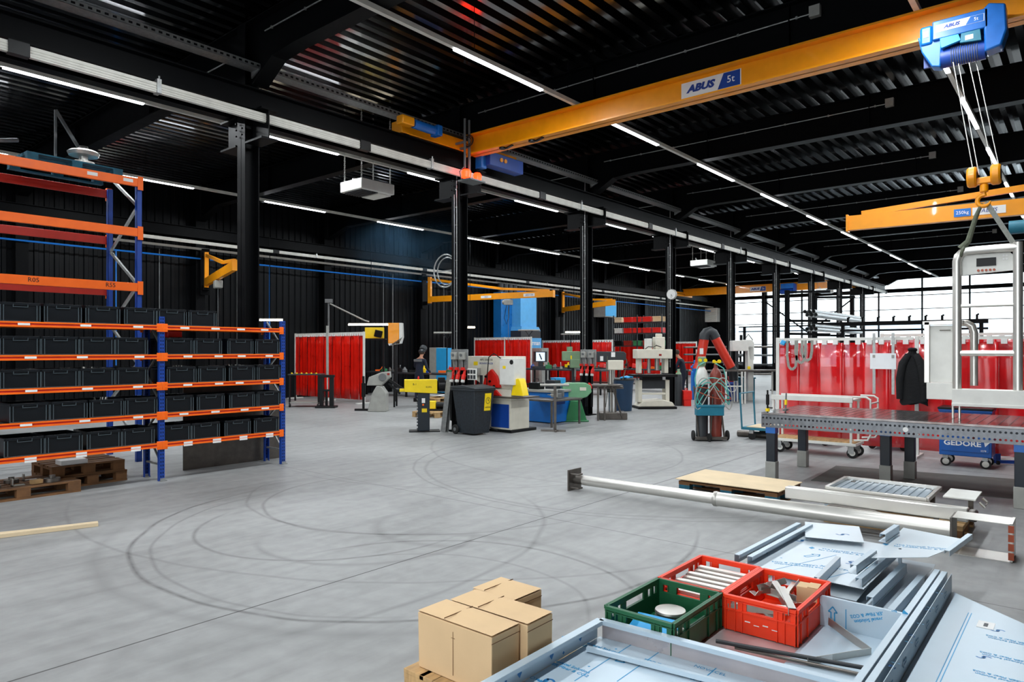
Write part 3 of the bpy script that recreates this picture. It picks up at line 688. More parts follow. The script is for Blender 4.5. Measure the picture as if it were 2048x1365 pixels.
rows = [[(0, 70), (90, 163), (174, 239), (250, 312), (314, 371), (375, 435)],
        [(0, 70), (78, 146), (150, 217), (223, 284), (330, 386), (391, 441), (455, 507), (513, 558)],
        [(3, 78), (83, 155), (158, 225), (232, 297), (335, 392), (397, 451), (460, 509), (515, 562)],
        [(20, 97), (102, 174), (181, 247), (252, 313), (330, 386), (391, 452), (460, 509), (512, 563)],
        [(10, 88), (92, 164), (177, 241), (244, 308), (328, 379), (383, 434), (449, 503), (507, 560)]]
shelf = ['top', 'second', 'third', 'fourth', 'bottom']; binpos = {}
for j, row in enumerate(rows):
    z = zs[j] + .016; last = -9
    row = [(-80, -10)] + row if j != 3 else [(-62, 12)] + row
    for q, (u0, u1) in enumerate(row):
        x = (atY(u0, 700, RY0).x + atY(u1, 700, RY0).x) / 2; x = max(x, last + .405); last = x
        if q == 0: continue
        lab = 'black bin on the %s shelf, %s from the left%s' % (shelf[j], ORD[q - 1], '')
        if not used: c = proto; used = True
        else: c = copy_tree(proto)
        c.location = (x, RY0 + .0 + random.uniform(-.005, .01), z); c.rotation_euler.z = random.uniform(-.02, .02); c['label'] = lab; binpos[(j, q)] = c.location.copy()
# small things lying in and behind the bins
def clutter(name, lab, cat, mb, mat): return tag(mb.build(name, mat), lab, cat)
def tube_bundle(p, n, lab):
    m = MB(p)
    for i in range(n):
        a_ = random.uniform(-.5, .5); q = Vector(p) + Vector((random.uniform(-.12, .12), random.uniform(-.05, .1), .02 * (i % 3)))
        m.tube([q, q + Vector((.22 * math.cos(a_), .1 * math.sin(a_), random.uniform(-.02, .07)))], .012, 6)
    return m
p = atY(345, 672, 9.8); tag(MB((p.x, 9.8, 1.98)).box(p.x - .1, p.x + .1, 9.72, 9.85, 1.93, 2.02).tube([(p.x - .08, 9.75, 1.93), (p.x - .08, 9.75, 1.9)], .02, 6).build('power_tool_case', 'red', bevel=.02), 'red tool case lying above the fifth bin of the second shelf', 'tool case')
for i, (u, v, zz) in enumerate(((350, 735, 1.52), (470, 730, 1.52), (215, 838, 1.13), (170, 733, 1.5))):
    p = atY(u, v, 9.75); q = Vector((p.x, 9.75, [zs[2], zs[2], zs[3], zs[2]][i] + .12))
    m = MB(q)
    for k in range(5):
        s = q + Vector((random.uniform(-.1, .1), random.uniform(-.05, .12), 0)); m.tube([s, s + Vector((random.uniform(-.05, .05), random.uniform(-.03, .03), .13))], .01, 6)
    tag(m.build('metal_rods', 'steel'), ['short steel rods sticking up from a bin near the middle upright', 'steel offcuts sticking up from a bin of the third shelf at right', 'steel offcuts in a bin on the fourth shelf', 'steel rods in the third-shelf bin at left'][i], 'offcut')
# grey steel sheet leaning behind the right bay
o = MB((5.3, 10.2, 0)); o.prism([(4.65, 0), (6.25, 0), (6.25, 1.1), (6.0, 1.34), (4.65, 1.34)], 10.13, 10.145, 'xz'); tag(o.build('steel_sheet', 'raw_steel'), 'dark grey steel sheet standing upright behind the right shelving bay', 'metal sheet')
# ---- pallets under the left bay
def make_pallet(loc, rz, label, L=1.2, W=.8, mat='wood', group=None, mat2=None):
    t = thing('wooden_pallet', label, 'pallet', loc, rz, group); mat2 = mat2 or mat
    for i in range(5):
        y = -W / 2 + .05 + i * (W - .1) / 4; wd = .145 if i % 2 == 0 else .1
        MB().box(-L / 2, L / 2, y - wd / 2 + (.022 if i == 0 else -.022 if i == 4 else 0), y + wd / 2 + (.022 if i == 0 else -.022 if i == 4 else 0), .122, .144).build('deck_board', mat, t, bevel=.002)
    for x in (-L / 2 + .072, 0, L / 2 - .072): MB().box(x - .07, x + .07, -W / 2, W / 2, .1, .122).build('stringer', mat, t)
    for x in (-L / 2 + .072, 0, L / 2 - .072):
        for y in (-W / 2 + .05, 0, W / 2 - .05): MB().box(x - .07, x + .07, y - .05, y + .05, .022, .1).build('block', mat2, t, bevel=.003)
    for y in (-W / 2 + .05, 0, W / 2 - .05): MB().box(-L / 2, L / 2, y - .05, y + .05, 0, .022).build('bottom_board', mat, t)
    return t
make_pallet((2.55, 10.0, 0), 0, 'dark wooden pallet of scrap under the left shelving bay', mat='dark_wood')
make_pallet((3.38, 10.35, 0), .06, 'lower wooden pallet under the left bay, beside the middle upright', L=.85, mat='dark_wood')
make_pallet((3.36, 10.34, .145), .0, 'upper wooden pallet stacked beside the middle upright', L=.85, mat='dark_wood')
for i in range(9):
    c = Vector((2.1 + (i % 5) * .2 + random.uniform(-.04, .04), 9.75 + (i // 5) * .28, .146)); m = MB(c); s = random.uniform(.05, .09)
    k = i % 3
    if k == 0: m.cb(c + Vector((0, 0, s * .4)), (s * 2, s * 1.4, s * .8), (0, 0, random.uniform(-1, 1)))
    elif k == 1: m.lathe([(s, 0), (s, s * .5), (s * .4, s * .5), (s * .4, s * .9)], c, 14)
    else: m.box(c.x - s, c.x + s, c.y - .03, c.y + .03, c.z, c.z + .012); m.box(c.x - s, c.x - s + .012, c.y - .03, c.y + .03, c.z, c.z + .09)
    tag(m.build(['steel_block', 'flanged_bush', 'angle_bracket'][k], ['wood', 'raw_steel', 'steel'][k]), '%s on the scrap pallet, %s from left' % (['wooden block', 'dark flanged steel bush', 'bent steel bracket'][k], ORD[i % 5] + (' in front' if i < 5 else ' behind')), ['block', 'metal part', 'bracket'][k])
tag(MB((3.2, 10.1, .295)).box(3.05, 3.35, 9.98, 10.2, .29, .345).build('paper_stack', 'white_label'), 'white flat packet lying on the upper pallet', 'packet')
# ---- tall pallet rack behind
TX = 4.54; TY0, TY1 = 11.5, 12.65
t = thing('pallet_rack', 'tall blue and orange pallet racking behind the bin shelving', 'pallet rack', (TX, TY0, 0)); o = t.location
for y in (TY0, TY1):
    for x in (TX + .04, 1.2):
        m = MB(o); m.box(x - .04, x + .04, y - .035, y - .03, 0, 4.45); m.box(x + .035, x + .04, y - .035, y + .035, 0, 4.45); m.box(x - .04, x - .035, y - .035, y + .035, 0, 4.45); up = m.build('upright', 'rack_blue', t)
        m = MB(o)
        for k in range(58): m.box(x + .04, x + .0415, y - .012, y + .012, .1 + k * .075, .13 + k * .075)
        m.build('slot_pattern', 'black_plastic', up)
for x in (TX + .04, 1.2):
    m = MB(o); z = .3; f = 0
    while z < 4.2:
        a_, b_ = (TY0 + .03, TY1 - .03) if f % 2 == 0 else (TY1 - .03, TY0 + .03); m.bar((x, a_, z), (x, b_, z + .62), .03, .045); z += .62; f += 1
    m.build('frame_bracing', 'galvanised', t)
for z in (4.38, 3.6, 2.74):
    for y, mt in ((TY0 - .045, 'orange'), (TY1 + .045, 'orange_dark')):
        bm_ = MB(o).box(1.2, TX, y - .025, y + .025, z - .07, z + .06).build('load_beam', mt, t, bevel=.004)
        m = MB(o).box(TX, TX + .08, y - .03, y - .02 if y < 12 else y + .03, z - .12, z + .09); cn = m.build('end_connector', 'orange', bm_)
        if y < 12 and z > 4: 
            for xl in (2.6, 3.9, 4.4): MB(o).box(xl - .07, xl + .07, y - .028, y - .025, z - .02, z + .03).build('shelf_label', 'white_label', bm_)
        if y < 12 and z < 3:
            for xl, w_ in ((3.15, 'R05'), (4.15, 'R55')): text(w_, .09, 'ink_black', bm_, Vector((xl, y - .027, z)) - o, FACE_MY)
make_pallet((atY(140, 330, 11.9).x, 12.05, 4.45), .05, 'blue wooden pallet on top of the tall rack', mat='pallet_blue', L=1.3)
p = Vector((atY(167, 320, 11.95).x, 11.95, 4.6)); tag(MB(p).lathe([(.1, 0), (.15, .02), (.15, .06), (.06, .07), (.06, .14), (.2, .15), (.22, .2), (.18, .23), (.08, .24), (.06, .3), (.02, .31)], p, 24).build('flange_assembly', 'steel'), 'round steel flange assembly on the blue pallet atop the tall rack', 'machine part')
qa, qb = atY(111, 220, 12.0), atY(160, 300, 12.0); p = Vector((qa.x, 12.0, 4.6)); m = MB(p).bar((qa.x, 12.0, 4.6), qa, .03, .03); m.bar(qa, qb, .04, .04).bar(qb, (qb.x, 12.0, 4.6), .03, .03); tag(m.build('angle_iron_stand', 'mid_grey'), 'tall thin steel angle frame rising from the blue pallet', 'frame')
p = Vector((2.4, 11.9, 4.6)); tag(MB(p).tube([(1.9, 11.9, 4.7), (2.8, 11.9, 4.72), (3.1, 11.95, 4.8)], .03, 8).build('steel_tube', 'mid_grey'), 'grey tube lying across the blue pallet atop the rack', 'tube')
# wood plank on the floor at far left
a_, b_ = fl(-60, 1083), fl(196, 1052); tag(MB(b_).bar(a_ + Vector((0, 0, .02)), b_ + Vector((0, 0, .02)), .09, .035).bar(a_ + Vector((0, .1, .018)), b_ + Vector((-.15, .06, .018)), .03, .03).build('wooden_plank', 'cardboard_light'), 'pale wooden plank lying on the floor at far left', 'plank')
# ================================================================== MIDDLE OF THE HALL
def put(mb, op):
    k = op[0]
    if k == 'b': mb.box(*op[1:])
    elif k == 'cb': mb.cb(*op[1:])
    elif k == 'c': mb.cyl(*op[1:])
    elif k == 't': mb.tube(*op[1:])
    elif k == 'bar': mb.bar(*op[1:])
    elif k == 'p': mb.prism(*op[1:])
    elif k == 'l': mb.lathe(*op[1:])
    elif k == 'r': mb.ring(*op[1:])
    elif k == 'ib': mb.ibeam(*op[1:])
    elif k == 's': mb.sheet(*op[1:])
def parts(t, specs):
    d = {}
    for sp in specs:
        name, mat, ops = sp[:3]; bev = sp[3] if len(sp) > 3 else .006; par = d[sp[4]] if len(sp) > 4 else t
        m = MB()
        for op in ops: put(m, op)
        d[name] = m.build(name, mat, par, bevel=bev)
    return d
VIEW = A - R_(90)          # turns a thing so that its local x runs to the picture's right
def single(name, label, cat, loc, mat, ops, rz=0.0, bevel=.0, group=None):
    m = MB()
    for op in ops: put(m, op)
    o = m.build(name, mat, None, bevel=bevel); o.location = loc; o.rotation_euler = (0, 0, rz); return tag(o, label, cat, group)

# ---- welding curtains
M('curtain_red', 'e01a0c', .3, 0, .12, 3, alpha=.93, spec=.6)
M('curtain_clear_red', 'e01c22', .16, 0, .22, 2.5, alpha=.74, spec=.9)
def curtain(p0, p1, ztop, zbot, lab, mat='curtain_red', posts=(0, 1), sw=.3, frame='white_metal', hooks=True, amp=.03, feet=True):
    p0, p1 = Vector((*p0, 0)), Vector((*p1, 0)); L = (p1 - p0).length; rz = math.atan2(p1.y - p0.y, p1.x - p0.x)
    t = thing('welding_curtain', lab, 'welding curtain', p0, rz, 'red welding curtains')
    for k in posts:
        x = L * k; MB().box(x - .03, x + .03, -.03, .03, 0, ztop + .03).build('post', frame, t, bevel=.004)
        if feet: MB().box(x - .05, x + .05, -.3, .3, 0, .04).build('foot', frame, t, bevel=.004)
    MB().box(-.02, L + .02, -.02, .02, ztop - .03, ztop + .02).build('top_rail', frame, t)
    n = max(1, round(L / sw)); w_ = L / n
    for i in range(n):
        m = MB(); g = []; off = .022 if i % 2 else -.022
        for q in range(9):
            x = i * w_ - .02 + (w_ + .04) * q / 8; r = []
            for j in range(7):
                z = zbot + (ztop - .07 - zbot) * j / 6
                yy = off + amp * math.sin(q / 8 * math.pi) * (1 if i % 2 else .6) + .012 * math.sin(i * 2.1 + j * 1.3 + q * .9) * (1 - j / 7)
                r.append(m.bm.verts.new((x, yy, z)))
            g.append(r)
        for q in range(8):
            for j in range(6): m.face([g[q][j], g[q + 1][j], g[q + 1][j + 1], g[q][j + 1]])
        o = m.build('curtain_strip', mat, t); s_ = o.modifiers.new('s', 'SOLIDIFY'); s_.thickness = .003
    if hooks:
        for i in range(n * 2): x = (i + .5) * w_ / 2; MB().box(x - .04, x + .04, -.032, .034, ztop - .1, ztop - .03).build('clip', 'white_label', t)
    return t
curtain((14.25, 22.2), (14.25, 18.25), 2.33, .12, 'large red welding curtain left of the grey belt sander', posts=(0, .5, 1), sw=.25)
curtain((24.0, 22.4), (24.0, 19.0), 2.32, .1, 'red welding curtain below the blue filter unit', posts=(0, .55, 1), sw=.25)
curtain((29.3, 22.4), (29.3, 18.1), 2.25, .1, 'red welding curtain behind the green drill press', posts=(0, 1), sw=.3)
curtain((36.2, 22.2), (36.2, 19.1), 2.3, .1, 'red welding curtain below the shelves of red bins', posts=(0, 1), sw=.3)
curtain((42.6, 21.4), (42.6, 19.9), 2.3, .1, 'small bright red welding curtain beside the man in the dark jacket', posts=(0, 1), sw=.25)
curtain((CX0 + 7.1, 4.45), (CX0 + 7.1, 2.27), 1.95, .12, 'shiny red welding curtain behind the white trolley, with paper pinned on', 'curtain_clear_red', posts=(0,), sw=.36, amp=.05)
curtain((CX0 + 7.1, 2.20), (CX0 + 7.1, -1.4), 1.95, .12, 'shiny red welding curtain behind the hanging steel frame', 'curtain_clear_red', posts=(0, .5), sw=.36, amp=.05)
curtain((CX0 + 9.4, 3.2), (CX0 + 9.4, -2.0), 2.05, .12, 'second red curtain row behind the hanging steel frame', 'curtain_clear_red', posts=(0, .5), sw=.36, amp=.05)

# ---- wheelie bin
c = fl(952, 872); t = thing('wheelie_bin', 'dark wheelie bin with a yellow sign, beside the second column', 'bin', (c.x + .18, c.y + .25, 0), R_(-3))
m = MB(); n0 = [(-.22, -.26), (.22, -.26), (.22, .22), (-.22, .22)]; n1 = [(-.29, -.34), (.29, -.34), (.29, .33), (-.29, .33)]
m.hexa([(*p, .03) for p in n0] + [(*p, .94) for p in n1]); b = m.build('body', 'bin_slate', t, bevel=.015) if 'bin_slate' in MATS else m.build('body', M('bin_slate', '1b2229', .5, 0, .5, 25), t, bevel=.015)
parts(t, [('rim', 'bin_slate', [('b', -.31, .31, -.36, .36, .91, .95)], .01), ('lid', 'dark_grey', [('p', [(-.37, .955), (.36, .955), (.38, 1.0), (.0, 1.03), (-.34, .99)], -.31, .31, 'yz')], .012),
          ('handle', 'dark_grey', [('c', (-.25, .42, .93), (.25, .42, .93), .018), ('b', -.26, -.22, .34, .43, .91, .95), ('b', .22, .26, .34, .43, .91, .95)]),
          ('axle', 'mid_grey', [('c', (-.27, .25, .1), (.27, .25, .1), .012)])])
for s in (-.25, .25): parts(t, [('wheel', 'rubber', [('l', [(.03, -.025), (.09, -.025), (.1, -.015), (.1, .015), (.09, .025), (.03, .025)], (s, .27, .1), 20, (1, 0, 0))]), ('hub', 'mid_grey', [('c', (s - .028, .27, .1), (s + .028, .27, .1), .04)])])
yz = -.318; tl = MB().hexa([(.02, -.308, .5), (.2, -.308, .5), (.2, -.300, .5), (.02, -.3, .5), (.02, -.342, .86), (.2, -.342, .86), (.2, -.334, .86), (.02, -.334, .86)]).build('sign', 'yellow', b)
MB().ring((.11, -.333, .71), (0, 1, .09), .062, .005, 24, 4).tube([(.11, -.334, .71), (.11, -.338, .75)], .005, 5).tube([(.11, -.334, .71), (.135, -.334, .7)], .006, 5).build('round_mark', 'ink_black', tl)
text('LASSTAAL', .035, 'ink_black', tl, (.11, -.322, .57), basis((1, 0, 0), (0, -.09, 1)))

# ---- column boards with red sockets
for k, cz in ((1, 1), (2, 1)):
    x = CX0 + BAY * k; o_ = Vector((x - .16, CY - .25, 1.75)); t = thing('socket_board', 'galvanised socket board with red plugs on the %s column' % ORD[k], 'socket board', o_, 0, 'socket boards on the columns')
    t.rotation_euler = (0, 0, 0)
    parts(t, [('board', 'galvanised', [('b', -.05, -.04, -.2, .3, -.42, .02)], .003)])
    for i, yy in enumerate((.17, -.07)): d = parts(t, [('switch_box', 'grey_paint', [('b', -.13, -.05, yy - .07, yy + .07, -.2, -.04)], .01), ('switch_knob', 'mid_grey', [('c', (-.15, yy, -.1), (-.13, yy, -.1), .03)], .0, 'switch_box')])
    for i in range(3):
        yy = .22 - i * .17
        parts(t, [('red_plug', 'red', [('l', [(.045, 0), (.05, .1), (.03, .12), (.028, .22)], (-.12, yy, -.62), 14, (.3, 0, 1)), ('b', -.16, -.09, yy - .03, yy + .03, -.42, -.36)], 0), ('plug_collar', 'white_metal', [('l', [(.035, 0), (.045, .02), (.04, .06)], (-.13, yy, -.68), 12, (.2, 0, 1))], 0),
                  ('hanging_cable', 'black_plastic', [('t', [(-.12, yy, -.68), (-.12, yy, -1.1), (-.1, yy + .02, -1.5)], .03, 8), ('t', [(-.08, yy + .03, -.2), (-.1, yy, -.3), (-.1, yy, -.38)], .012, 6)], 0)])
    MB().box(-.07, -.04, -.45, -.2, -.62, -.38).build('meter_panel', 'white_metal', t, bevel=.004) if k == 1 else None
    if k == 1:
        m = MB()
        for i in range(3):
            for j in range(2): m.box(-.075, -.07, -.43 + i * .08, -.37 + i * .08, -.6 + j * .11, -.52 + j * .11)
        m.build('meter_windows', 'dark_grey', t)
x = CX0 + BAY; o = Vector((x - .2, CY + .02, 0)); tag(MB(o).channel((x - .34, CY + .12, 0), (x - .26, CY + .0, 1.28), .14, .1, .008, up=(1, 0, 0)).build('trunking_offcut', 'galvanised'), 'galvanised trunking length leaning at the foot of the second column', 'trunking')
x4 = CX0 + BAY * 3; c = Vector((x4 - .2, CY - .12, 3.55)); t = thing('wall_clock', 'round white clock on the fourth column', 'clock', c)
parts(t, [('case', 'grey_paint', [('c', (.0, 0, 0), (.08, 0, 0), .17, 28)]), ('dial', 'white_label', [('c', (-.006, 0, 0), (0, 0, 0), .15, 28)], 0), ('hands', 'ink_black', [('bar', (-.012, 0, 0), (-.012, -.05, -.07), .008, .004, (1, 0, 0)), ('bar', (-.012, 0, 0), (-.012, 0, -.12), .006, .004, (1, 0, 0))], 0)])
c = Vector((x - .02, CY + .42, 3.5)); single('hose_reel', 'thin ring-shaped hose reel on the second column', 'hose reel', c, 'galvanised', [('r', (0, 0, 0), (1, 0, 0), .36, .016, 28, 6), ('r', (.05, 0, 0), (1, 0, 0), .3, .014, 28, 6), ('bar', (0, -.36, 0), (0, .36, 0), .02, .02)])

# ---- yellow roller-feed stand
c = fl(848, 863); t = thing('feed_stand', 'black pedestal with a yellow drive box, left of the second column', 'machine', c, VIEW + .15)
d = parts(t, [('base_plate', 'black_paint', [('b', -.32, .34, -.2, .2, 0, .02)]), ('post', 'dark_slate', [('b', -.13, .12, -.12, .12, .02, .84)], .008) if 'dark_slate' in MATS else ('post', M('dark_slate', '14202a', .45, 0, .15), [('b', -.13, .12, -.12, .12, .02, .84)], .008),
              ('drive_box', 'yellow', [('p', [(-.42, .86), (.28, .82), (.28, 1.12), (-.42, 1.12)], -.15, .12, 'xz'), ('b', -.52, -.42, -.1, .1, .86, .92)], .008),
              ('motor', 'black_plastic', [('l', [(.1, 0), (.13, .03), (.13, .2), (.1, .22), (.05, .26)], (.28, 0, .98), 18, (1, 0, 0)), ('b', .3, .45, -.08, .08, 1.06, 1.16)]),
              ('rack_teeth', 'mid_grey', [('b', -.155, -.13, -.04, .04, .04 + i * .07, .075 + i * .07) for i in range(11)], .002),
              ('control_panel', 'white_label', [('b', -.05, .02, -.124, -.12, .62, .72)], 0), ('stop_button', 'orange', [('c', (-.02, -.145, .58), (-.02, -.12, .58), .022)]),
              ('warning_label', 'yellow', [('b', -.05, .06, -.124, -.12, .42, .5)], 0), ('signal_lamp', 'red', [('l', [(.02, 0), (.02, .05), (.008, .07)], (-.12, 0, 1.12), 10)])])
text('B-1', .06, 'ink_black', d['drive_box'], (-.2, -.152, 1.02), (R_(90), 0, 0)); text('KUHL', .05, 'ink_black', d['drive_box'], (.1, -.152, .96), (R_(90), 0, 0))
# ---- ironworker
c = fl(1022, 867); t = thing('ironworker_machine', 'cream steel punching machine with red tool guards and a blue door', 'machine', c)
d = parts(t, [('plinth', 'black_paint', [('b', -.02, .85, -.02, .62, 0, .06)]), ('base_cabinet', 'cream', [('b', 0, .62, 0, .6, .06, .68)], .01), ('blue_door', 'deep_blue', [('b', -.012, 0, .05, .55, .1, .6)], .004),
              ('work_table', 'raw_steel', [('b', -.15, .6, -.3, .75, .74, .77)], .003), ('lower_body', 'cream', [('b', .0, .45, .0, 1.2, .68, .92)], .01),
              ('upper_body', 'cream', [('p', [(-.12, .92), (-.12, 1.62), (1.3, 1.62), (1.3, 1.3), (1.1, 1.12), (.75, .92)], .05, .36, 'yz')], .01),
              ('electric_cabinet', 'white_metal', [('b', -.08, .3, -.15, .25, 1.02, 1.58)], .008), ('switch_box', 'grey_paint', [('b', -.06, .04, .9, 1.05, 1.2, 1.36)], .005),
              ('red_guard', 'red', [('p', [(.3, .95), (.8, .95), (.72, 1.2), (.55, 1.34), (.4, 1.2)], -.02, .05, 'yz'), ('p', [(.25, .78), (.85, .78), (.75, .88), (.4, .9)], -.06, .05, 'yz')], .004),
              ('guard_knobs', 'black_plastic', [('c', (-.05, .45 + .12 * i, .98 + .1 * i), (-.02, .45 + .12 * i, .98 + .1 * i), .025, 10) for i in range(3)], 0),
              ('yellow_chute', 'yellow', [('p', [(-.34, .8), (-.02, .8), (-.1, 1.14), (-.22, 1.16), (-.26, 1.1)], -.02, .18, 'yz')], .005),
              ('hydraulic_hose', 'black_plastic', [('t', [(-.1, .2, 1.58), (-.15, .35, 1.68), (-.2, .45, 1.6), (-.22, .48, 1.2), (-.24, .5, .5), (-.2, .45, .12), (-.1, .3, .05)], .012, 8)], 0),
              ('slot_plate', 'dark_grey', [('b', .04, .05, .85, .93, 1.0, 1.2)], .002), ('round_logo', 'ink_black', [('c', (-.084, -.08, 1.5), (-.08, -.08, 1.5), .05, 20)], 0)])
text('HPS 500-110', .07, 'ink_black', d['upper_body'], (.048, .75, 1.54), FACE_MX); text('IRONWORKER', .06, 'ink_blue', d['upper_body'], (.048, .75, 1.46), FACE_MX)
MB().box(.045, .05, 1.0, 1.12, 1.42, 1.5).build('warning_label', 'yellow', d['upper_body']); MB().box(-.085, -.08, .08, .16, 1.36, 1.42).build('warning_label', 'yellow', d['electric_cabinet'])
# ---- blue machine, T-stand, low table with vice
c = fl(1046, 849); t = thing('blue_machine', 'low bright blue machine cabinet between punching machine and T-stand', 'machine', (c.x + .5, c.y + .2, 0))
parts(t, [('cabinet', 'bright_blue', [('b', 0, 1.1, -.7, .25, .02, .74)], .01), ('top', 'grey_paint', [('b', -.05, 1.15, -.75, .3, .74, .8)]), ('hatch', 'deep_blue', [('b', .1, .5, -.712, -.70, .45, .6)]),
          ('handle', 'mid_grey', [('t', [(.0, -.74, .82), (.0, -.74, .95), (.3, -.74, .95)], .012, 6)], 0)])
for i, (dx, dy, cname) in enumerate(((.15, -.1, 'toolbox'), (.55, -.3, 'toolbox'), (.9, -.2, 'toolbox'))):
    single('tool_case', ['black tool case on the low blue machine, left', 'black tool case on the low blue machine, middle', 'blue tool case on the low blue machine, right'][i], 'case', (t.location[0] + dx, t.location[1] + dy, .8), ['black_plastic', 'dark_grey', 'sky_blue'][i], [('b', -.12, .12, -.15, .15, 0, .16 + .05 * i), ('t', [(0, -.07, .2), (0, -.07, .25), (0, .07, .25), (0, .07, .2)], .01, 6)], bevel=.01)
c = fl(1110, 863); t = thing('roller_stand', 'steel T-shaped support stand on the floor', 'stand', c, VIEW)
parts(t, [('post', 'raw_steel', [('b', -.03, .03, -.03, .03, 0, .98)], .004), ('cross_foot', 'raw_steel', [('bar', (-.3, .02, .02), (.22, -.12, .02), .05, .04), ('bar', (0, .2, .02), (.0, -.2, .02), .05, .04)], .003), ('top_roller', 'steel', [('c', (-.32, 0, 1.0), (.3, 0, 1.0), .03, 14)], 0)])
c = fl(1072, 853); t = thing('work_table', 'low bare steel table carrying a small vice, behind the T-stand', 'table', (c.x, c.y, 0))
L_ = fl(1129, 852); 
parts(t, [('tabletop', 'raw_steel', [('b', -.05, 1.15, -.5, .45, .58, .62)], .003)] + [])
for x in (0, 1.1):
    for y in (-.45, .4): MB().box(x - .02, x + .02, y - .02, y + .02, 0, .58).build('leg', 'raw_steel', t)
vz = thing('bench_vice', 'small steel vice on the low bare table', 'vice', (c.x + .5, c.y - .25, .62)); parts(vz, [('body', 'mid_grey', [('b', -.1, .1, -.06, .06, 0, .12), ('b', .1, .16, -.08, .08, .04, .2)], .01), ('jaw', 'steel', [('b', -.16, -.1, -.08, .08, .04, .2)], .006), ('screw_handle', 'steel', [('c', (-.3, 0, .1), (-.1, 0, .1), .014), ('c', (-.28, -.08, .1), (-.28, .08, .1), .008)], 0)])
# ---- green pedestal belt grinder
c = fl(1148, 843); t = thing('belt_grinder', 'green belt grinder on a tapered green pedestal', 'machine', c, VIEW + .1)
parts(t, [('pedestal', 'green', [('hx',)] and [('p', [(-.26, 0), (.3, 0), (.14, .52), (-.12, .52)], -.18, .18, 'xz'), ('b', -.3, .34, -.2, .2, 0, .04)], .02), ('belt_housing', 'olive_green2', [('p', [(-.3, .62), (-.3, .9), (-.2, .95), (.28, .95), (.4, .88), (.42, .72), (.3, .6), (.0, .52), (-.15, .52)], -.12, .12, 'xz')], .02),
          ('end_guard', 'red', [('p', [(.36, .86), (.44, .8), (.42, .9), (.38, .95)], -.1, .1, 'xz')], .004), ('window', 'cream', [('b', .12, .28, -.126, -.12, .76, .84)], .003), ('motor', 'green', [('l', [(.1, 0), (.13, .02), (.13, .2), (.09, .24)], (-.18, .1, .72), 16, (0, 1, 0))])]) if 'olive_green2' in MATS or M('olive_green2', '6fa37c', .45, 0, .08) else 0
# ---- drill presses
def drill_press(loc, rz, label, head, base_mat, col_mat, hz, hw, floor_base=True, k=1.0):
    t = thing('drill_press', label, 'drill press', loc, rz)
    d = parts(t, [('base', base_mat, [('b', -.3 * k, .34 * k, -.28, .28, 0, .16 * k)], .015), ('column', col_mat, [('c', (0, .05, .1), (0, .05, hz), .055 * k, 18)], 0),
              ('table', 'raw_steel', [('b', -.3 * k, .25 * k, -.3, .2, hz * .52, hz * .52 + .05), ('c', (0, .05, hz * .45), (0, .05, hz * .55), .09 * k, 16)], .004),
              ('head', head, [('p', [(-.32 * k, hz - .05), (-.32 * k, hz + .22), (hw - .06, hz + .22), (hw, hz + .17), (hw, hz + .02), (hw - .1, hz - .05)], -.17, .2, 'xz')], .015),
              ('gearbox', 'cream' if head != 'olive_green' else 'olive_green', [('b', -.1 * k, .26 * k, -.22, .15, hz - .25, hz + .0)], .02),
              ('spindle', 'steel', [('c', (.04, -.08, hz - .5), (.04, -.08, hz - .25), .028, 12), ('c', (.04, -.08, hz - .58), (.04, -.08, hz - .5), .014, 10)], 0),
              ('feed_handle', 'black_plastic', [('c', (.3 * k, -.1, hz - .12), (.36 * k, -.1, hz - .12), .03, 10)] + [('c', (.35 * k, -.1, hz - .12), (.38 * k, -.1 + .16 * math.cos(a_), hz - .12 + .16 * math.sin(a_)), .008, 6) for a_ in (.5, 2.6, 4.7)], 0)])
    return t, d
t, d = drill_press((*fl(1147, 824).xy, 0), VIEW, 'pale green pillar drill left of the third column', 'olive_green', 'dark_grey', 'dark_grey', 1.5, .3)
MB().box(-.1, -.06, -.176, -.17, 1.5, 1.6).build('switch', 'yellow', d['head'])
parts(t, [('motor', 'olive_green', [('c', (-.1, .12, 1.55), (-.1, .12, 1.85), .08, 14)])])
t, d = drill_press((*fl(1222, 838).xy, 0), VIEW, 'large pillar drill with dark grey head and thick steel base', 'dark_grey', 'raw_steel', 'steel', 1.5, .36, k=1.1)
MB().box(-.02, .08, -.176, -.17, 1.58, 1.7).build('label_plate', 'white_label', d['head']); MB().box(-.3, -.22, -.176, -.17, 1.48, 1.6).build('label_plate', 'white_label', d['head'])
parts(t, [('cables', 'strap_khaki', [('t', [(.32, .0, 1.6), (.4, 0, 1.5), (.38, 0, 1.3), (.3, 0, 1.0)], .014, 6), ('t', [(-.12, -.2, 1.6), (-.14, -.22, 1.1), (-.1, -.2, .9), (-.15, -.1, .3)], .01, 6)], 0)])
c = fl(1196, 842); t = thing('work_table', 'tall bare steel table with slanted brace between drill and grinder', 'table', (c.x, c.y, 0), VIEW)
parts(t, [('tabletop', 'raw_steel', [('b', -.45, .62, -.05, .5, .86, .89)], .003)])
for x, y in ((0, 0), (.17, .05), (-.4, .45), (.5, .45)): MB().box(x - .022, x + .022, y - .022, y + .022, 0, .86).build('leg', 'raw_steel', t)
MB().bar((.35, .0, .86), (.62, .1, .05), .03, .03).build('brace', 'raw_steel', t)
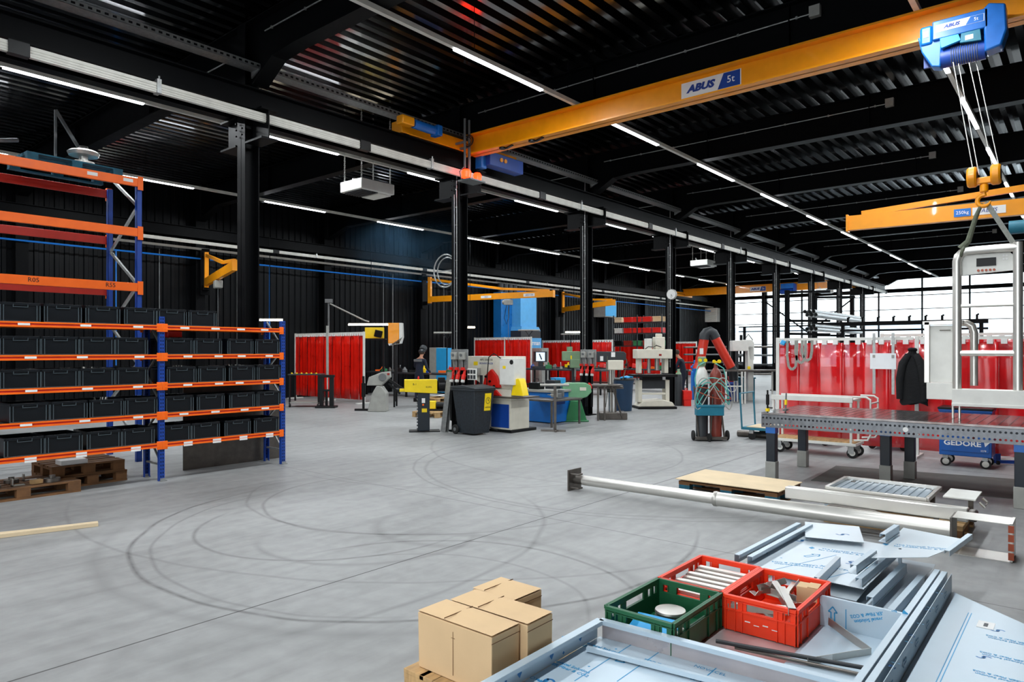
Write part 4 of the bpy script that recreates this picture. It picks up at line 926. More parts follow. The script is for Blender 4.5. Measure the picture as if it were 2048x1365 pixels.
# ---- round dark blue barrel
c = fl(1262, 823); t = thing('barrel', 'dark blue round barrel with a rumpled sky blue cloth on its lid', 'barrel', (c.x, c.y + .25, 0))
parts(t, [('body', M('slate_blue', '1b3a58', .5, 0, .12), [('l', [(.2, 0), (.24, .01), (.28, .8), (.3, .84), (.3, .88)], (0, 0, 0), 28)], 0), ('lid', 'dark_grey', [('l', [(.31, .88), (.32, .92), (.28, .95), (.0, .97)], (0, 0, 0), 28)], 0)])
m = MB()
for i in range(7): m.cb((-.2 + .06 * i, -.1 + .03 * (i % 3), .965 + .012 * (i % 2)), (.12, .16, .03), (.2 * (i % 3 - 1), .15, i))
tag(m.build('cleaning_cloth', 'sky_blue', None, bevel=.008), 'sky blue cloth lying on the dark blue barrel', 'cloth').location = (c.x - .05, c.y + .2, .0)
# ---- cream hydraulic press
c = fl(1303, 818); t = thing('milling_machine', 'large cream machine frame with a black table, right of the barrel', 'machine', c, VIEW + .1)
parts(t, [('base', 'black_paint', [('b', -.45, .72, -.2, .55, 0, .07)]), ('foot_casting', 'cream', [('p', [(-.42, .07), (.68, .07), (.6, .2), (.3, .28), (-.3, .24)], -.15, .5, 'xz')], .02),
          ('left_upright', 'cream', [('b', -.42, -.3, -.05, .3, .2, .86), ('b', -.4, -.3, 0, .3, 1.06, 1.56)], .01), ('right_upright', 'cream', [('b', .42, .54, -.05, .3, .2, .86), ('b', .4, .52, 0, .3, 1.06, 1.56)], .01),
          ('knee', 'dark_grey', [('b', -.3, .42, 0, .3, .6, .86)], .01), ('cross_tie', 'cream', [('b', -.42, .54, -.02, .02, .42, .48)], .004), ('machine_table', 'black_paint', [('b', -.62, .72, -.25, .35, .96, 1.03), ('b', -.3, .3, -.1, .25, .86, .96)], .006),
          ('top_beam', 'cream', [('b', -.48, .6, -.15, .35, 1.5, 1.78)], .02), ('nameplate', 'dark_red', [('b', .18, .26, -.156, -.15, 1.58, 1.64)], .0), ('cylinder', 'steel', [('c', (-.05, .1, 1.06), (-.05, .1, 1.5), .05, 14), ('c', (.2, .1, 1.15), (.2, .1, 1.5), .07, 14)], 0),
          ('motor_housing', 'cream', [('b', .12, .42, 0, .3, 1.78, 2.15), ('c', (.27, .15, 2.15), (.27, .15, 2.25), .1, 14)], .02), ('left_housing', 'white_metal', [('b', -.15, .02, 0, .25, 1.78, 2.1)], .01),
          ('cable', 'black_plastic', [('t', [(-.2, 0, 1.78), (-.1, -.02, 1.86), (.05, -.02, 1.84), (.15, -.02, 1.9), (.3, 0, 1.84)], .012, 6)], 0)])
for i in range(4): single('red_bucket' if i < 2 else 'red_part', ['red bucket behind the cream machine, left one', 'red bucket behind the cream machine, right one', 'red part on the bench by the barrel', 'red cloth bundle beside the pillar drill head'][i], ['bucket', 'bucket', 'part', 'cloth'][i], (*atX([1290, 1326, 1270, 1205][i], 760, 26.7).xy, .95), 'red', [('l', [(.12, 0), (.15, .28), (.13, .28), (.1, .03)], (0, 0, 0), 16)] if i < 2 else [('cb', (0, 0, .1), (.4, .2, .2), (.1, .1, .3))], bevel=.0 if i < 2 else .03)
# long dark bench carrying these things
def bench(p0, p1, dep, h, lab, mat='black_paint', top='dark_grey', n=3, shelf=True):
    p0, p1 = Vector((*p0, 0)), Vector((*p1, 0)); L = (p1 - p0).length; t = thing('workbench', lab, 'workbench', p0, math.atan2(p1.y - p0.y, p1.x - p0.x))
    MB().box(0, L, 0, dep, h - .06, h).build('worktop', top, t, bevel=.005)
    for i in range(n):
        for y in (.05, dep - .05): x = .05 + (L - .1) * i / (n - 1); MB().box(x - .03, x + .03, y - .03, y + .03, 0, h - .06).build('leg', mat, t)
    if shelf: MB().box(.05, L - .05, .08, dep - .08, .28, .31).build('lower_shelf', mat, t)
    return t
bench((22.8, 21.2), (22.8, 14.6), .9, .98, 'long dark workbench behind the punching machine')
bench((26.3, 19.8), (26.3, 13.0), .8, .95, 'long dark workbench behind the barrel and the cream machine')
bench((17.3, 22.1), (17.3, 17.3), .8, .92, 'dark welding bench behind the worker in the cap')
random.seed(11)
cl = [('grinder', 'green'), ('jig', 'raw_steel'), ('tin', 'steel'), ('tool_bag', 'black_plastic'), ('steel_block', 'mid_grey'), ('clamp', 'black_paint'), ('spray_can', 'yellow'), ('box', 'deep_blue'), ('case', 'orange')]
nn = 0
for (bx, y0, y1, h) in ((22.8, 21.0, 14.9, .98), (26.3, 19.6, 13.4, .95), (17.3, 21.9, 17.6, .92)):
    y = y0; k = 0
    while y > y1 and k < 15:
        nm, mt = cl[(nn * 4 + k) % 9]; s = random.uniform(.07, .13)
        ops = {0: [('b', -s, s, -s, s, 0, s * 1.2), ('c', (0, 0, s), (0, 0, s * 2), s * .3)], 1: [('l', [(s, 0), (s, s), (s * .5, s * 1.4), (s * .3, s * 2)], (0, 0, 0), 14)], 2: [('b', -s * 1.4, s, -s * .4, s * .4, 0, s * .8), ('t', [(s, 0, s * .5), (s * 2, 0, s * 1.5), (s * 2.4, 0, s * 2.4)], .015, 6)]}[(k + nn) % 3]
        single('bench_' + nm, '%s %s on the %s, %s thing from the left' % (mt.replace('_', ' '), nm.replace('_', ' '), ['bench behind the punching machine', 'bench behind the barrel', 'welding bench by the worker'][nn], ORD[k]), nm.replace('_', ' '), (bx - random.uniform(.15, .6) * -1 * 1.0 if False else bx + .2 + random.uniform(0, .3), y, h), mt, ops, random.uniform(-1, 1), .005)
        y -= random.uniform(.32, .5); k += 1
    nn += 1
# ---- monitor and cabinets
c = Vector((23.1, 17.75, 0)); t = thing('computer_monitor', 'grey computer monitor showing a drawing on the dark bench', 'monitor', (c.x, c.y, .98), VIEW + .2)
d = parts(t, [('casing', 'dark_grey', [('b', -.26, .26, 0, .3, .28, .72), ('b', -.32, .3, -.15, .3, 0, .1), ('b', -.1, .1, 0, .1, .1, .3)], .01), ('screen', 'screen_on', [('b', -.22, .16, -.006, 0, .32, .68)], 0)]); MB().bar((-.08, -.01, .62), (.02, -.01, .38), .05, .004, (0, 1, 0)).build('screen_mark', 'dark_grey', d['screen'])
c = atD(873, 745, 28); t = thing('cabinet', 'tall cabinet with a sky blue door behind the worker in the cap', 'cabinet', (c.x, c.y, 0)); parts(t, [('body', 'grey_paint', [('b', 0, .6, 0, .42, 0, 1.86)]), ('door', 'sky_blue', [('b', -.02, 0.6, -.62, -.0, .05, 1.84)], .008)])
c = atD(1068, 740, 31.2); single('cabinet', 'plain light grey steel cabinet right of the blue filter unit', 'cabinet', (c.x, c.y, 0), 'grey_paint', [('b', 0, .5, -.45, .3, 0, 1.85), ('b', -.01, 0, -.43, -.08, .05, 1.8)], bevel=.01)
c = atD(578, 745, 27); single('cabinet', 'narrow sky blue cabinet behind the shelving end upright', 'cabinet', (c.x, c.y, 0), 'sky_blue', [('b', 0, .4, -.35, .2, 0, 1.8), ('b', -.01, 0, -.32, .0, .1, 1.7)], bevel=.01)
# ---- blue filter unit
a_ = atY(966, 675, 22.0); b_ = atY(1046, 675, 21.2)
t = thing('filter_unit', 'tall blue fume filter unit against the left wall', 'filter unit', (26.0, 21.6, 0))
d = parts(t, [('rear_tower', 'filter_blue', [('b', -.9, .6, .1, .6, 0, 4.55)], .01), ('front_tower', 'filter_light', [('b', -.1, 1.15, -.45, .1, 2.9, 4.35)], .01), ('collar', 'filter_light', [('p', [(-.15, 2.9), (1.2, 2.9), (1.35, 2.7), (-.2, 2.7)], -.55, .1, 'xz')], 0), ('dark_band', 'dark_grey', [('b', -.2, 1.35, -.55, .1, 2.35, 2.7)]), ('lower_tower', 'filter_light', [('b', -.22, 1.38, -.58, .1, 0, 2.35)], .01), ('top_ducts', 'dark_grey', [('c', (-.6 + i * .35, .4, 4.5), (-.6 + i * .35, .4, 5.0), .14, 14) for i in range(4)], 0)]) if M('filter_blue', '1c6fb5', .3, 0, .08) and M('filter_light', '55a8e0', .35, 0, .06) else 0
text('Nederman', .34, 'ink_white', d['lower_tower'], (-.225, -.2, 2.12), FACE_MX, align='CENTER', bold=.006); text('Nederman', .32, 'ink_white', d['lower_tower'], (.58, -.585, 2.1), FACE_MY, bold=.006)
# ---- booth on the left: boom, feeder, lamps
def tube_lamp(u, v, D, L, lab):
    c = atD(u, v, D); t = thing('tube_lamp', lab, 'lamp', c, VIEW); parts(t, [('housing', 'white_metal', [('b', -L / 2, L / 2, 0, .06, .02, .06)], 0), ('tube', 'lamp_warm', [('c', (-L / 2, 0, 0), (L / 2, 0, 0), .028, 10)], 0), ('stem', 'black_steel', [('t', [(0, .03, .05), (0, .03, 6.99 - c.z)], .012, 6)], 0)])
tube_lamp(742, 650, 26, 1.7, 'lit tube lamp above the yellow box of the welding booth'); tube_lamp(539, 641, 24, .9, 'lit tube lamp above the right end of the bin shelving'); tube_lamp(0, 600, 22, .35, 'lit tube lamp behind the shelving at the far left edge'); tube_lamp(940, 655.5, 28, .4, 'lit tube lamp just right of the second column')
tube_lamp(1148, 665, 36, .9, 'lit tube lamp left of the third column')
c = atD(657, 605, 25.6); t = thing('extraction_boom', 'thin grey boom arm slanting over the large red curtain', 'boom', (c.x, c.y, 0), VIEW); z = c.z; e = 1.5
parts(t, [('mast', 'mid_grey', [('t', [(0, 0, 0), (0, 0, z)], .035, 8), ('b', -.12, .14, -.06, .06, z - .02, z + .12)], 0), ('arm', 'grey_paint', [('t', [(0.05, 0, z - .05), (1.35, 0, z - .68), (1.5, 0, z - .72)], .028, 8)], 0), ('lower_arm', 'black_paint', [('bar', (0, 0, z - 1.12), (1.4, 0, z - 1.12), .05, .05), ('t', [(0, 0, z - .1), (.0, 0, z - 1.2)], .03, 8)], 0)])
c = atD(748, 667, 24); t = thing('wire_feeder', 'yellow feeder box with a helmet hung on it, in the booth', 'wire feeder', (c.x, c.y, 2.14), VIEW); parts(t, [('case', 'yellow', [('b', -.32, .32, 0, .2, .02, .4)], .01), ('shelf_bracket', 'black_paint', [('b', -.4, .4, 0, .3, -.02, .02), ('b', .28, .34, .1, .16, -2.14, 0)], 0), ('black_cover', 'black_plastic', [('cb', (.16, -.06, .18), (.26, .1, .24), (.2, .2, .4))], .02)])
c = atD(790, 672, 23.5); t = thing('welding_machine', 'orange and grey welding source raised above the bench', 'welding machine', (c.x, c.y, 1.9), VIEW); parts(t, [('side_panel', 'crane_yellow', [('b', -.24, .14, 0, .3, .08, .78)], .02), ('front_panel', 'white_metal', [('p', [(.14, .78), (.24, .78), (.26, .3), (.2, .08), (-.2, 0), (-.24, .08), (.14, .08)], .0, .3, 'xz')], .006), ('stand', 'black_paint', [('b', -.05, .05, .1, .2, -1.9, .06)])])
# frames in front of the curtain
c = fl(653, 816); t = thing('press_frame', 'small black twin-post frame in front of the large red curtain', 'frame', c, VIEW); parts(t, [('base', 'black_paint', [('b', -.3, .3, -.2, .2, 0, .06)]), ('post', 'black_paint', [('b', -.2, -.1, -.06, .06, .06, 1.0), ('b', .1, .22, -.06, .06, .06, 1.0)]), ('cross_head', 'black_paint', [('b', -.22, .24, -.07, .07, .92, 1.0)]), ('ram', 'black_paint', [('b', -.2, .22, -.04, .04, .5, .56), ('c', (0, 0, .06), (0, 0, .5), .04)]), ('pipe', 'grey_paint', [('t', [(.0, .1, 1.0), (0, .1, 2.5)], .04, 8)], 0)])
c = fl(598, 815); t = thing('frame_table', 'dark open steel trolley table at the end of the bin shelving', 'table', c, VIEW); parts(t, [('top', 'dark_grey', [('b', -.35, .65, 0, .6, .98, 1.02)]), ('leg', 'black_paint', [('b', -.32, -.27, 0, .05, .1, .98)]), ('leg', 'black_paint', [('b', -.32, -.27, .55, .6, .1, .98)]), ('leg', 'black_paint', [('b', .57, .62, 0, .05, .1, .98)]), ('leg', 'black_paint', [('b', .57, .62, .55, .6, .1, .98)]), ('lower_frame', 'grey_paint', [('b', -.32, .62, 0, .6, .12, .16)]), ('castor', 'rubber', [('c', (-.3, 0, .05), (-.26, 0, .05), .05)], 0), ('castor', 'rubber', [('c', (.56, 0, .05), (.6, 0, .05), .05)], 0)])
for i in range(6): single('brass_fitting', 'small brass-coloured fitting on the dark trolley table, %s from the left' % ORD[i], 'fitting', (*(Vector(t.location) + Vector((math.cos(VIEW), math.sin(VIEW), 0)) * (-.25 + .15 * i) + Vector((-math.sin(VIEW), math.cos(VIEW), 0)) * .1).xy, 1.02), 'yellow', [('l', [(.025, 0), (.03, .02), (.015, .04)], (0, 0, 0), 8)])
# grey pedestal belt sander
c = fl(757, 823); t = thing('belt_sander', 'grey pedestal belt sander right of the large red curtain', 'machine', c, VIEW)
parts(t, [('pedestal', 'grey_paint', [('p', [(-.28, 0), (.26, 0), (.26, .52), (.12, .72), (-.02, .74), (-.16, .5)], -.2, .2, 'xz')], .02), ('belt_arm', 'grey_paint', [('p', [(-.32, .74), (-.26, .98), (.1, 1.12), (.34, 1.14), (.36, .98), (.1, .74)], -.12, .12, 'xz')], .02), ('motor', 'mid_grey', [('c', (.14, -.16, .98), (.14, .2, .98), .11)]), ('mark', 'dark_red', [('b', .27, .34, -.126, -.12, 1.04, 1.1)], 0),
          ('work_rest', 'black_paint', [('bar', (.3, 0, .9), (.7, .05, .62), .1, .08), ('bar', (.3, -.05, .8), (.62, 0, .5), .06, .06)])])
c = fl(727, 822); single('foot_stand', 'low black stand at the foot of the grey belt sander', 'stand', c, 'black_paint', [('b', -.25, .25, -.05, .05, 0, .06), ('b', -.03, .03, -.03, .03, .06, 1.0), ('c', (0, 0, .4), (0, 0, .8), .06)], VIEW, .004)
c = fl(805, 815); t = thing('side_table', 'low dark steel table between belt sander and yellow feed stand', 'table', (c.x, c.y, 0), VIEW); parts(t, [('top', 'dark_grey', [('b', -.3, .55, 0, .5, .52, .56)])]); [MB().box(x, x + .05, y, y + .05, 0, .52).build('leg', 'black_paint', t) for x in (-.28, .46) for y in (0, .43)]
# pallets behind with small yellow machine
c = fl(885, 834); make_pallet((c.x, c.y + .3, 0), .2, 'small wooden pallet carrying a yellow and black pump', mat='wood', L=.9); t = thing('pump', 'yellow and black pump on the small wooden pallet', 'pump', (c.x, c.y + .3, .145), VIEW); parts(t, [('frame', 'black_plastic', [('b', -.3, .3, -.12, .12, 0, .05), ('c', (.05, 0, .14), (.3, 0, .14), .09)]), ('tank', 'yellow', [('b', -.18, .04, -.12, .12, .05, .26)], .02)])
c = fl(880, 803); make_pallet((c.x, c.y, 0), .1, 'wooden pallet with white sheets near the worker in the cap', mat='wood'); single('paper_sheet', 'white crumpled sheet on the pallet near the worker in the cap', 'sheet', (c.x, c.y, .146), 'white_label', [('cb', (0, 0, .04), (.7, .4, .02), (.06, .1, .3)), ('cb', (.2, .1, .06), (.4, .3, .02), (-.1, .1, 1))])
# ---- second row of things near worker 2
c = fl(1357, 812); t = thing('gas_bottle', 'dark gas bottle with a green neck beside the cream machine', 'gas bottle', c); parts(t, [('body', 'dark_grey', [('l', [(.11, 0), (.115, .02), (.115, .9), (.08, 1.02)], (0, 0, 0), 18)], 0), ('shoulder', 'olive_green', [('l', [(.112, .88), (.08, 1.03), (.04, 1.08), (.035, 1.16)], (0, 0, 0), 18)], 0)])
c = fl(1372, 812); single('red_welder', 'red portable welding case next to the green-necked bottle', 'welding case', (*c.xy, .0), 'red', [('b', -.12, .14, -.2, .2, .2, .48), ('b', -.1, .12, -.18, .18, 0, .2), ('t', [(0, -.12, .48), (0, -.12, .55), (0, .12, .55), (0, .12, .48)], .015, 6)], VIEW, .02)
c = fl(1428, 806); t = thing('steel_bench', 'light steel table frame under the red extraction arm', 'table', (*fl(1452, 808).xy, 0), VIEW)
parts(t, [('tabletop', 'raw_steel', [('b', -.25, 1.9, 0, .8, 1.05, 1.1)], .004), ('lower_rail', 'white_metal', [('b', 0, .55, 0, .04, .55, .59)]), ('loose_chain', 'white_metal', [('t', [(.05, -.02, .5), (.15, -.02, .38), (.3, -.02, .42), (.35, -.02, .6), (.36, -.02, .1)], .012, 6)], 0)])
for x in (0, .52, .62, 1.8): 
    for y in (0, .76): MB().box(x - .025, x + .025, y - .02, y + .02, 0, 1.05).build('leg', 'white_metal', t)
single('blue_drum', 'bright blue plastic drum under the steel table', 'drum', (*fl(1467, 803).xy, 0), 'deep_blue', [('l', [(.2, 0), (.24, .03), (.25, .2), (.24, .4), (.25, .6), (.2, .66)], (0, .2, 0), 22)], VIEW); single('red_bucket', 'red bucket standing on the bright blue drum', 'bucket', (*fl(1467, 803).xy, .66), 'red', [('l', [(.1, 0), (.13, .18), (.12, .18)], (0, .2, 0), 16)], VIEW)
single('blue_container', 'teal blue square container right of the bright blue drum', 'container', (*fl(1493, 801).xy, 0), 'teal', [('b', -.3, .3, 0, .5, .02, .75), ('b', -.33, .33, -.03, .53, .75, .8)], VIEW, .02)
single('red_box', 'dark red box behind the gas cylinders', 'box', (*atD(1441, 765, 23).xy, .55), 'dark_red', [('b', -.15, .15, -.1, .1, 0, .4), ('b', -.12, .12, -.08, .08, -.55, 0)], VIEW, .01)
# extraction arm
D0 = 23.3
def pv(u, v, D=D0): return atD(u, v, D)
o = Vector((*pv(1465, 760).xy, 0)); t = thing('fume_extractor', 'red fume extraction arm with a black elbow', 'extraction arm', o)
MB(o).tube([pv(1399, 728), pv(1409, 676)], .158, 18).build('front_pipe', 'duct_red', t) if M('duct_red', 'c8321f', .35, 0, .08) else 0
MB(o).tube([pv(1430, 676), pv(1462, 735)], .152, 18).build('rear_pipe', 'duct_red', t)
pts = [pv(1409, 678), pv(1411, 669), pv(1416, 662), pv(1421, 664 - 4), pv(1427, 663), pv(1431, 669), pv(1433, 680)]; MB(o).tube([pv(1408, 680), pv(1409, 671), pv(1413, 665.5), pv(1420, 663.5), pv(1426, 667), pv(1431, 677)], .168, 18).build('elbow', 'dark_grey', t)
MB(o).tube([pv(1461, 733), pv(1466, 742), pv(1467, 762)], .15, 16).build('lower_hose', 'dark_grey', t)
MB(o).tube([pv(1399, 726), pv(1398, 738)], [.15, .22], 18).build('hood', 'duct_red', t); MB(o).cb(pv(1403, 703, D0 - .16), (.02, .12, .2), (0, 0, A)).build('label_plate', 'white_label', t)
# band saw
o = Vector((*atD(1490, 740, 23.8).xy, 0)); t = thing('band_saw', 'white band saw with a rounded top at the window side', 'band saw', o, VIEW); parts(t, [('column', 'white_metal', [('b', .1, .3, 0, .3, .0, 1.9)], .02), ('head', 'white_metal', [('p', [(-.42, 1.72), (-.42, 2.08), (.25, 2.12), (.32, 2.0), (.32, 1.4), (.15, 1.4), (.12, 1.72)], 0, .35, 'xz')], .02), ('table', 'raw_steel', [('b', -.4, .5, -.1, .5, 1.0, 1.06)]), ('blade_guard', 'dark_grey', [('b', -.3, -.2, .05, .1, 1.06, 1.75)]), ('lamp', 'black_plastic', [('c', (-.1, .1, 2.1), (-.1, .1, 2.28), .05), ('t', [(.0, .1, 2.1), (.15, .1, 2.3), (.3, .1, 2.1)], .015, 6)], 0), ('yellow_knob', 'yellow', [('c', (.1, -.1, 1.1), (.1, -.1, 1.2), .05)], 0)])
# dark bar racks near the window side
for i, (u, D) in enumerate(((1520, 33.5), (1430, 39))):
    o = Vector((*atD(u, 740, D).xy, 0)); t = thing('bar_rack', ['dark rack of long steel bars behind the band saw', 'dark rack of long steel bars behind the extraction arm'][i], 'bar rack', o, VIEW)
    for x in (-1.2, 1.4): parts(t, [('upright', 'black_steel', [('b', x, x + .1, 0, .1, 0, 2.0)] + [('b', x, x + .1, -.5, 0, z, z + .06) for z in (.5, .95, 1.4, 1.8)])])
    for j, z in enumerate((.56, 1.01, 1.46, 1.86)):
        for q in range(3): MB().tube([(-1.8, -.1 - .13 * q, z + .05), (2.0, -.1 - .13 * q, z + .05)], .045, 8).build('steel_bar', ['dark_grey', 'mid_grey', 'raw_steel'][(q + j) % 3], t)
# ---- storage racks with red bins above the curtains
o = Vector((33.5, 17.6, 0)); t = thing('storage_rack', 'open steel rack with red bins high behind the curtains', 'shelving rack', o)
for y in (0, 1.5, 3.0):
    for x in (0, .7): MB().box(x, x + .05, y, y + .05, 0, 3.7).build('upright', 'dark_grey', t)
for z in (1.95, 2.65, 3.25): MB().box(0, .75, 0, 3.05, z, z + .05).build('shelf', 'dark_grey', t)
random.seed(5)
for j, z in enumerate((2.0, 2.7, 3.3)):
    for q in range(5):
        y = .35 + q * .6; mt = [['green', 'dark_red', 'green', 'dark_red', 'black_plastic'], ['red', 'red', 'red', 'red', 'white_metal'], ['cardboard', 'red', 'red', 'red', 'cardboard_light']][j][q]
        single('storage_box', '%s box on the %s shelf of the high rack, %s from the right' % (mt.replace('_', ' '), ['lowest', 'middle', 'top'][j], ORD[q]), 'box', (33.55, 17.6 + y, z), mt, [('b', 0, .6, -.24, .24, 0, .28), ('b', -.02, .0, -.26, .26, .22, .28)], bevel=.01)
c = atD(1255, 627, 40); t = thing('vent_box', 'grey and light blue ventilation box high on the left wall', 'ventilation box', (c.x, YW - .5, 3.7)); parts(t, [('body', 'grey_paint', [('b', -.6, .6, -.4, .4, 0, 1.0)], .01), ('side', 'sky_blue', [('b', -.6, .6, -.42, -.4, .05, .95)], 0)])
c = atX(1421, 631, XW - .35); t = thing('fan_heater', 'grey louvred fan heater in the far left corner', 'heater', (XW - .35, c.y, 3.9))
parts(t, [('casing', 'white_metal', [('b', -.2, .35, -.6, .6, 0, 1.05)], .01)] + [('louvre', 'white_metal', [('cb', (-.22, 0, .1 + .1 * i), (.06, 1.05, .03), (0, .5, 0)) for i in range(9)], 0)])
# T-shaped lamps/arms above the booths
for i, (u, v, D) in enumerate(((1058, 661, 31.8), (894, 666, 26), (1141, 669, 35.5))):
    c = atD(u, v, D); t = thing('lamp_arm', 'T-shaped grey lamp arm %s' % ['right of the filter unit', 'left of the second column', 'behind the pale green pillar drill'][i], 'lamp arm', (c.x, c.y, 0), VIEW); parts(t, [('cross_tube', 'grey_paint', [('c', (-.5, 0, c.z), (.5, 0, c.z), .035)], 0), ('fork', 'black_paint', [('t', [(-.18, 0, c.z), (0, 0, c.z - .25), (.18, 0, c.z)], .02, 6), ('t', [(0, 0, c.z - .25), (0, 0, 0)], .02, 6)], 0)])
# ---- cantilever rack with aluminium tubes in front of the window
o = Vector((21.0, 6.3, 0)); t = thing('cantilever_rack', 'cantilever rack with dark arms in front of the windows', 'rack', o)
for x in (.8, 3.6): parts(t, [('upright', 'black_steel', [('ib', (x, .9, 0), (x, .9, 3.6), .12, .12, .015, .01, (1, 0, 0))], 0)]); [MB().bar((x, -.35, z), (x, .95, z + .04), .06, .07).build('arm', 'black_steel', t) for z in (2.22, 2.62, 3.5)]
M('alu', 'c9cbcc', .3, .8, .08, 20)
for j, (z, n, lab) in enumerate(((2.31, 5, 'lower'), (2.72, 6, 'upper'))):
    for q in range(n): y = 6.1 + .12 * (q % 3) + .06 * (q // 3); zz = z + .055 + .1 * (q // 3); o2 = Vector((20.9, y, zz)); m = MB(o2); m.tube([(20.9, y, zz), (26.0, y, zz)], .055, 14, False); m.tube([(20.9, y, zz), (26.0, y, zz)], .045, 14, False); tag(m.build('aluminium_tube', 'alu'), 'pale aluminium tube in the %s bundle, %s tube' % (lab, ORD[q]), 'tube', 'aluminium tubes on the cantilever rack')
o = Vector((20, 3.5, 2.42)); t = thing('hook_rail', 'long dark rail with a row of small upright clips before the windows', 'rail', o)
MB(o).box(19.95, 20.05, 1.9, 5.2, 2.4, 2.5).build('rail', 'black_steel', t); MB(o).box(19.95, 20.0, 1.9, 5.2, 2.25, 2.3).build('lower_rail', 'black_steel', t)
for q in range(9): y = 2.1 + q * .36; MB(o).box(19.96, 20.02, y, y + .05, 2.5, 2.62).box(19.96, 20.02, y - .02, y + .02, 2.6, 2.64).build('clip', 'black_steel', t)
for y in (2.0, 5.1): MB(o).box(19.97, 20.05, y, y + .08, 0, 2.4).build('post', 'black_steel', t)
for i, (z, y0, y1) in enumerate(((2.75, 12.0, 7.0),)): c = (30, y0, z); t = thing('stock_rail', 'dark stock rail crossing the windows left of the aluminium tubes', 'rail', c); MB(c).box(29.95, 30.05, y1, y0, z, z + .05).box(29.95, 30.05, y1, y0, z - .2, z - .16).build('rail', 'black_steel', t); [MB(c).box(29.95, 30.05, y, y + .1, 0, z).build('post', 'black_steel', t) for y in (y0 - .3, y1 + .2)]
# ================================================================== RIGHT SIDE
# ---- perforated welding table
X0, X1, Y0, Y1, ZT = 9.43, 11.0, -.9, 3.46, .905
o = Vector((X0, Y1, 0)); t = thing('welding_table', 'long perforated steel welding table on dark square legs', 'table', o)
M('table_steel', 'a09a98', .17, .9, .15, 9); M('side_steel', '74777b', .3, .85, .18, 14); M('leg_dark', '16202b', .45, .1, .15)
m = MB(o); m.box(X0, X1, Y0, Y1, ZT - .025, ZT); m.mi = 1
for i in range(16): m.box(X0 + .05 + i * .1 - .001, X0 + .05 + i * .1 + .001, Y0, Y1, ZT, ZT + .0008)
for i in range(44): m.box(X0, X1, Y1 - .05 - i * .1 - .001, Y1 - .05 - i * .1 + .001, ZT, ZT + .0008)
for i in range(16):
    for j in range(44): m.cyl((X0 + .05 + i * .1, Y1 - .05 - j * .1, ZT), (X0 + .05 + i * .1, Y1 - .05 - j * .1, ZT + .001), .012, 8)
m.build('tabletop', ['table_steel', 'black_paint'], t, smooth=False)
def holed(mb, fn, n, rows, cell, r=.014):
    for i in range(n):
        for (w0, w1) in rows:
            cu, cw = (i + .5) * cell, (w0 + w1) / 2
            sq = [(cell / 2 * sx, (w1 - w0) / 2 * sz) for sx, sz in ((1, 0), (1, 1), (0, 1), (-1, 1), (-1, 0), (-1, -1), (0, -1), (1, -1))]
            a_ = [mb.bm.verts.new(fn(cu + p[0], cw + p[1], 0)) for p in sq]
            b_ = [mb.bm.verts.new(fn(cu + r * math.cos(k * math.pi / 4), cw + r * math.sin(k * math.pi / 4), 0)) for k in range(8)]
            c_ = [mb.bm.verts.new(fn(cu + r * math.cos(k * math.pi / 4), cw + r * math.sin(k * math.pi / 4), .012)) for k in range(8)]
            for k in range(8): j = (k + 1) % 8; mb.face([a_[k], a_[j], b_[j], b_[k]]); mb.face([b_[k], b_[j], c_[j], c_[k]])
rows_ = ((ZT - .115, ZT - .03), (ZT - .2, ZT - .115))
m = MB(o); holed(m, lambda u, w_, d: (X0 + d, Y1 - u, w_), 87, rows_, .05); m.build('front_skirt', 'side_steel', t, smooth=False)
m = MB(o); holed(m, lambda u, w_, d: (X0 + u, Y1 - d, w_), 31, rows_, .05); m.build('end_skirt', 'side_steel', t, smooth=False)
m = MB(o); holed(m, lambda u, w_, d: (X1 - d, Y1 - u, w_), 87, rows_, .05); m.build('rear_skirt', 'side_steel', t, smooth=False)
m = MB(o)
for i in range(7): y = Y1 - .6 - i * .6; m.box(X0 + .02, X1 - .02, y - .006, y + .006, ZT - .19, ZT - .025)
m.box(X0 + .016, X0 + .02, Y0 + .02, Y1 - .02, ZT - .112, ZT - .026); m.box(X0 + .02, X1 - .02, Y1 - .02, Y1 - .016, ZT - .112, ZT - .026); m.build('ribs_and_dark_strips', 'leg_dark', t)  # dark strips added behind the upper holes, standing for the shade inside
MB(o).lathe([(.02, 0), (.03, .002), (.0, .003)], (X0 - .001, 1.72, ZT - .11), 20, (-1, 0, 0)).build('maker_badge', 'white_label', t)
for (x, y) in ((9.5, 3.34), (10.82, 3.34), (10.15, 2.08), (10.72, 1.9), (9.5, .6), (10.8, -.6)):
    lg = MB(o).box(x - .06, x + .06, y - .06, y + .06, .2, ZT - .2).build('leg', 'leg_dark', t, bevel=.006)
    MB(o).box(x - .068, x + .068, y - .068, y + .068, 0, .24).build('foot_sleeve', 'grey_paint', lg, bevel=.006); MB(o).box(x - .064, x + .064, y - .064, y + .064, ZT - .28, ZT - .2).build('collar', 'abus_blue', lg)
c = Vector((9.5, 3.4, ZT)); t = thing('screw_clamp', 'black and yellow screw clamp standing on the left table corner', 'clamp', c)
parts(t, [('rod', 'black_paint', [('c', (0, 0, 0), (0, 0, .3), .012), ('c', (0, 0, .1), (0, 0, .24), .022)], 0), ('yellow_nut', 'yellow', [('c', (0, 0, .01), (0, 0, .05), .028)], 0), ('arm', 'mid_grey', [('bar', (0, 0, .06), (.12, -.02, .05), .02, .025)], .003)])
c = Vector((9.62, 3.2, ZT)); t = thing('screw_clamp', 'slimmer brass-coloured clamp right of the black and yellow one', 'clamp', c)
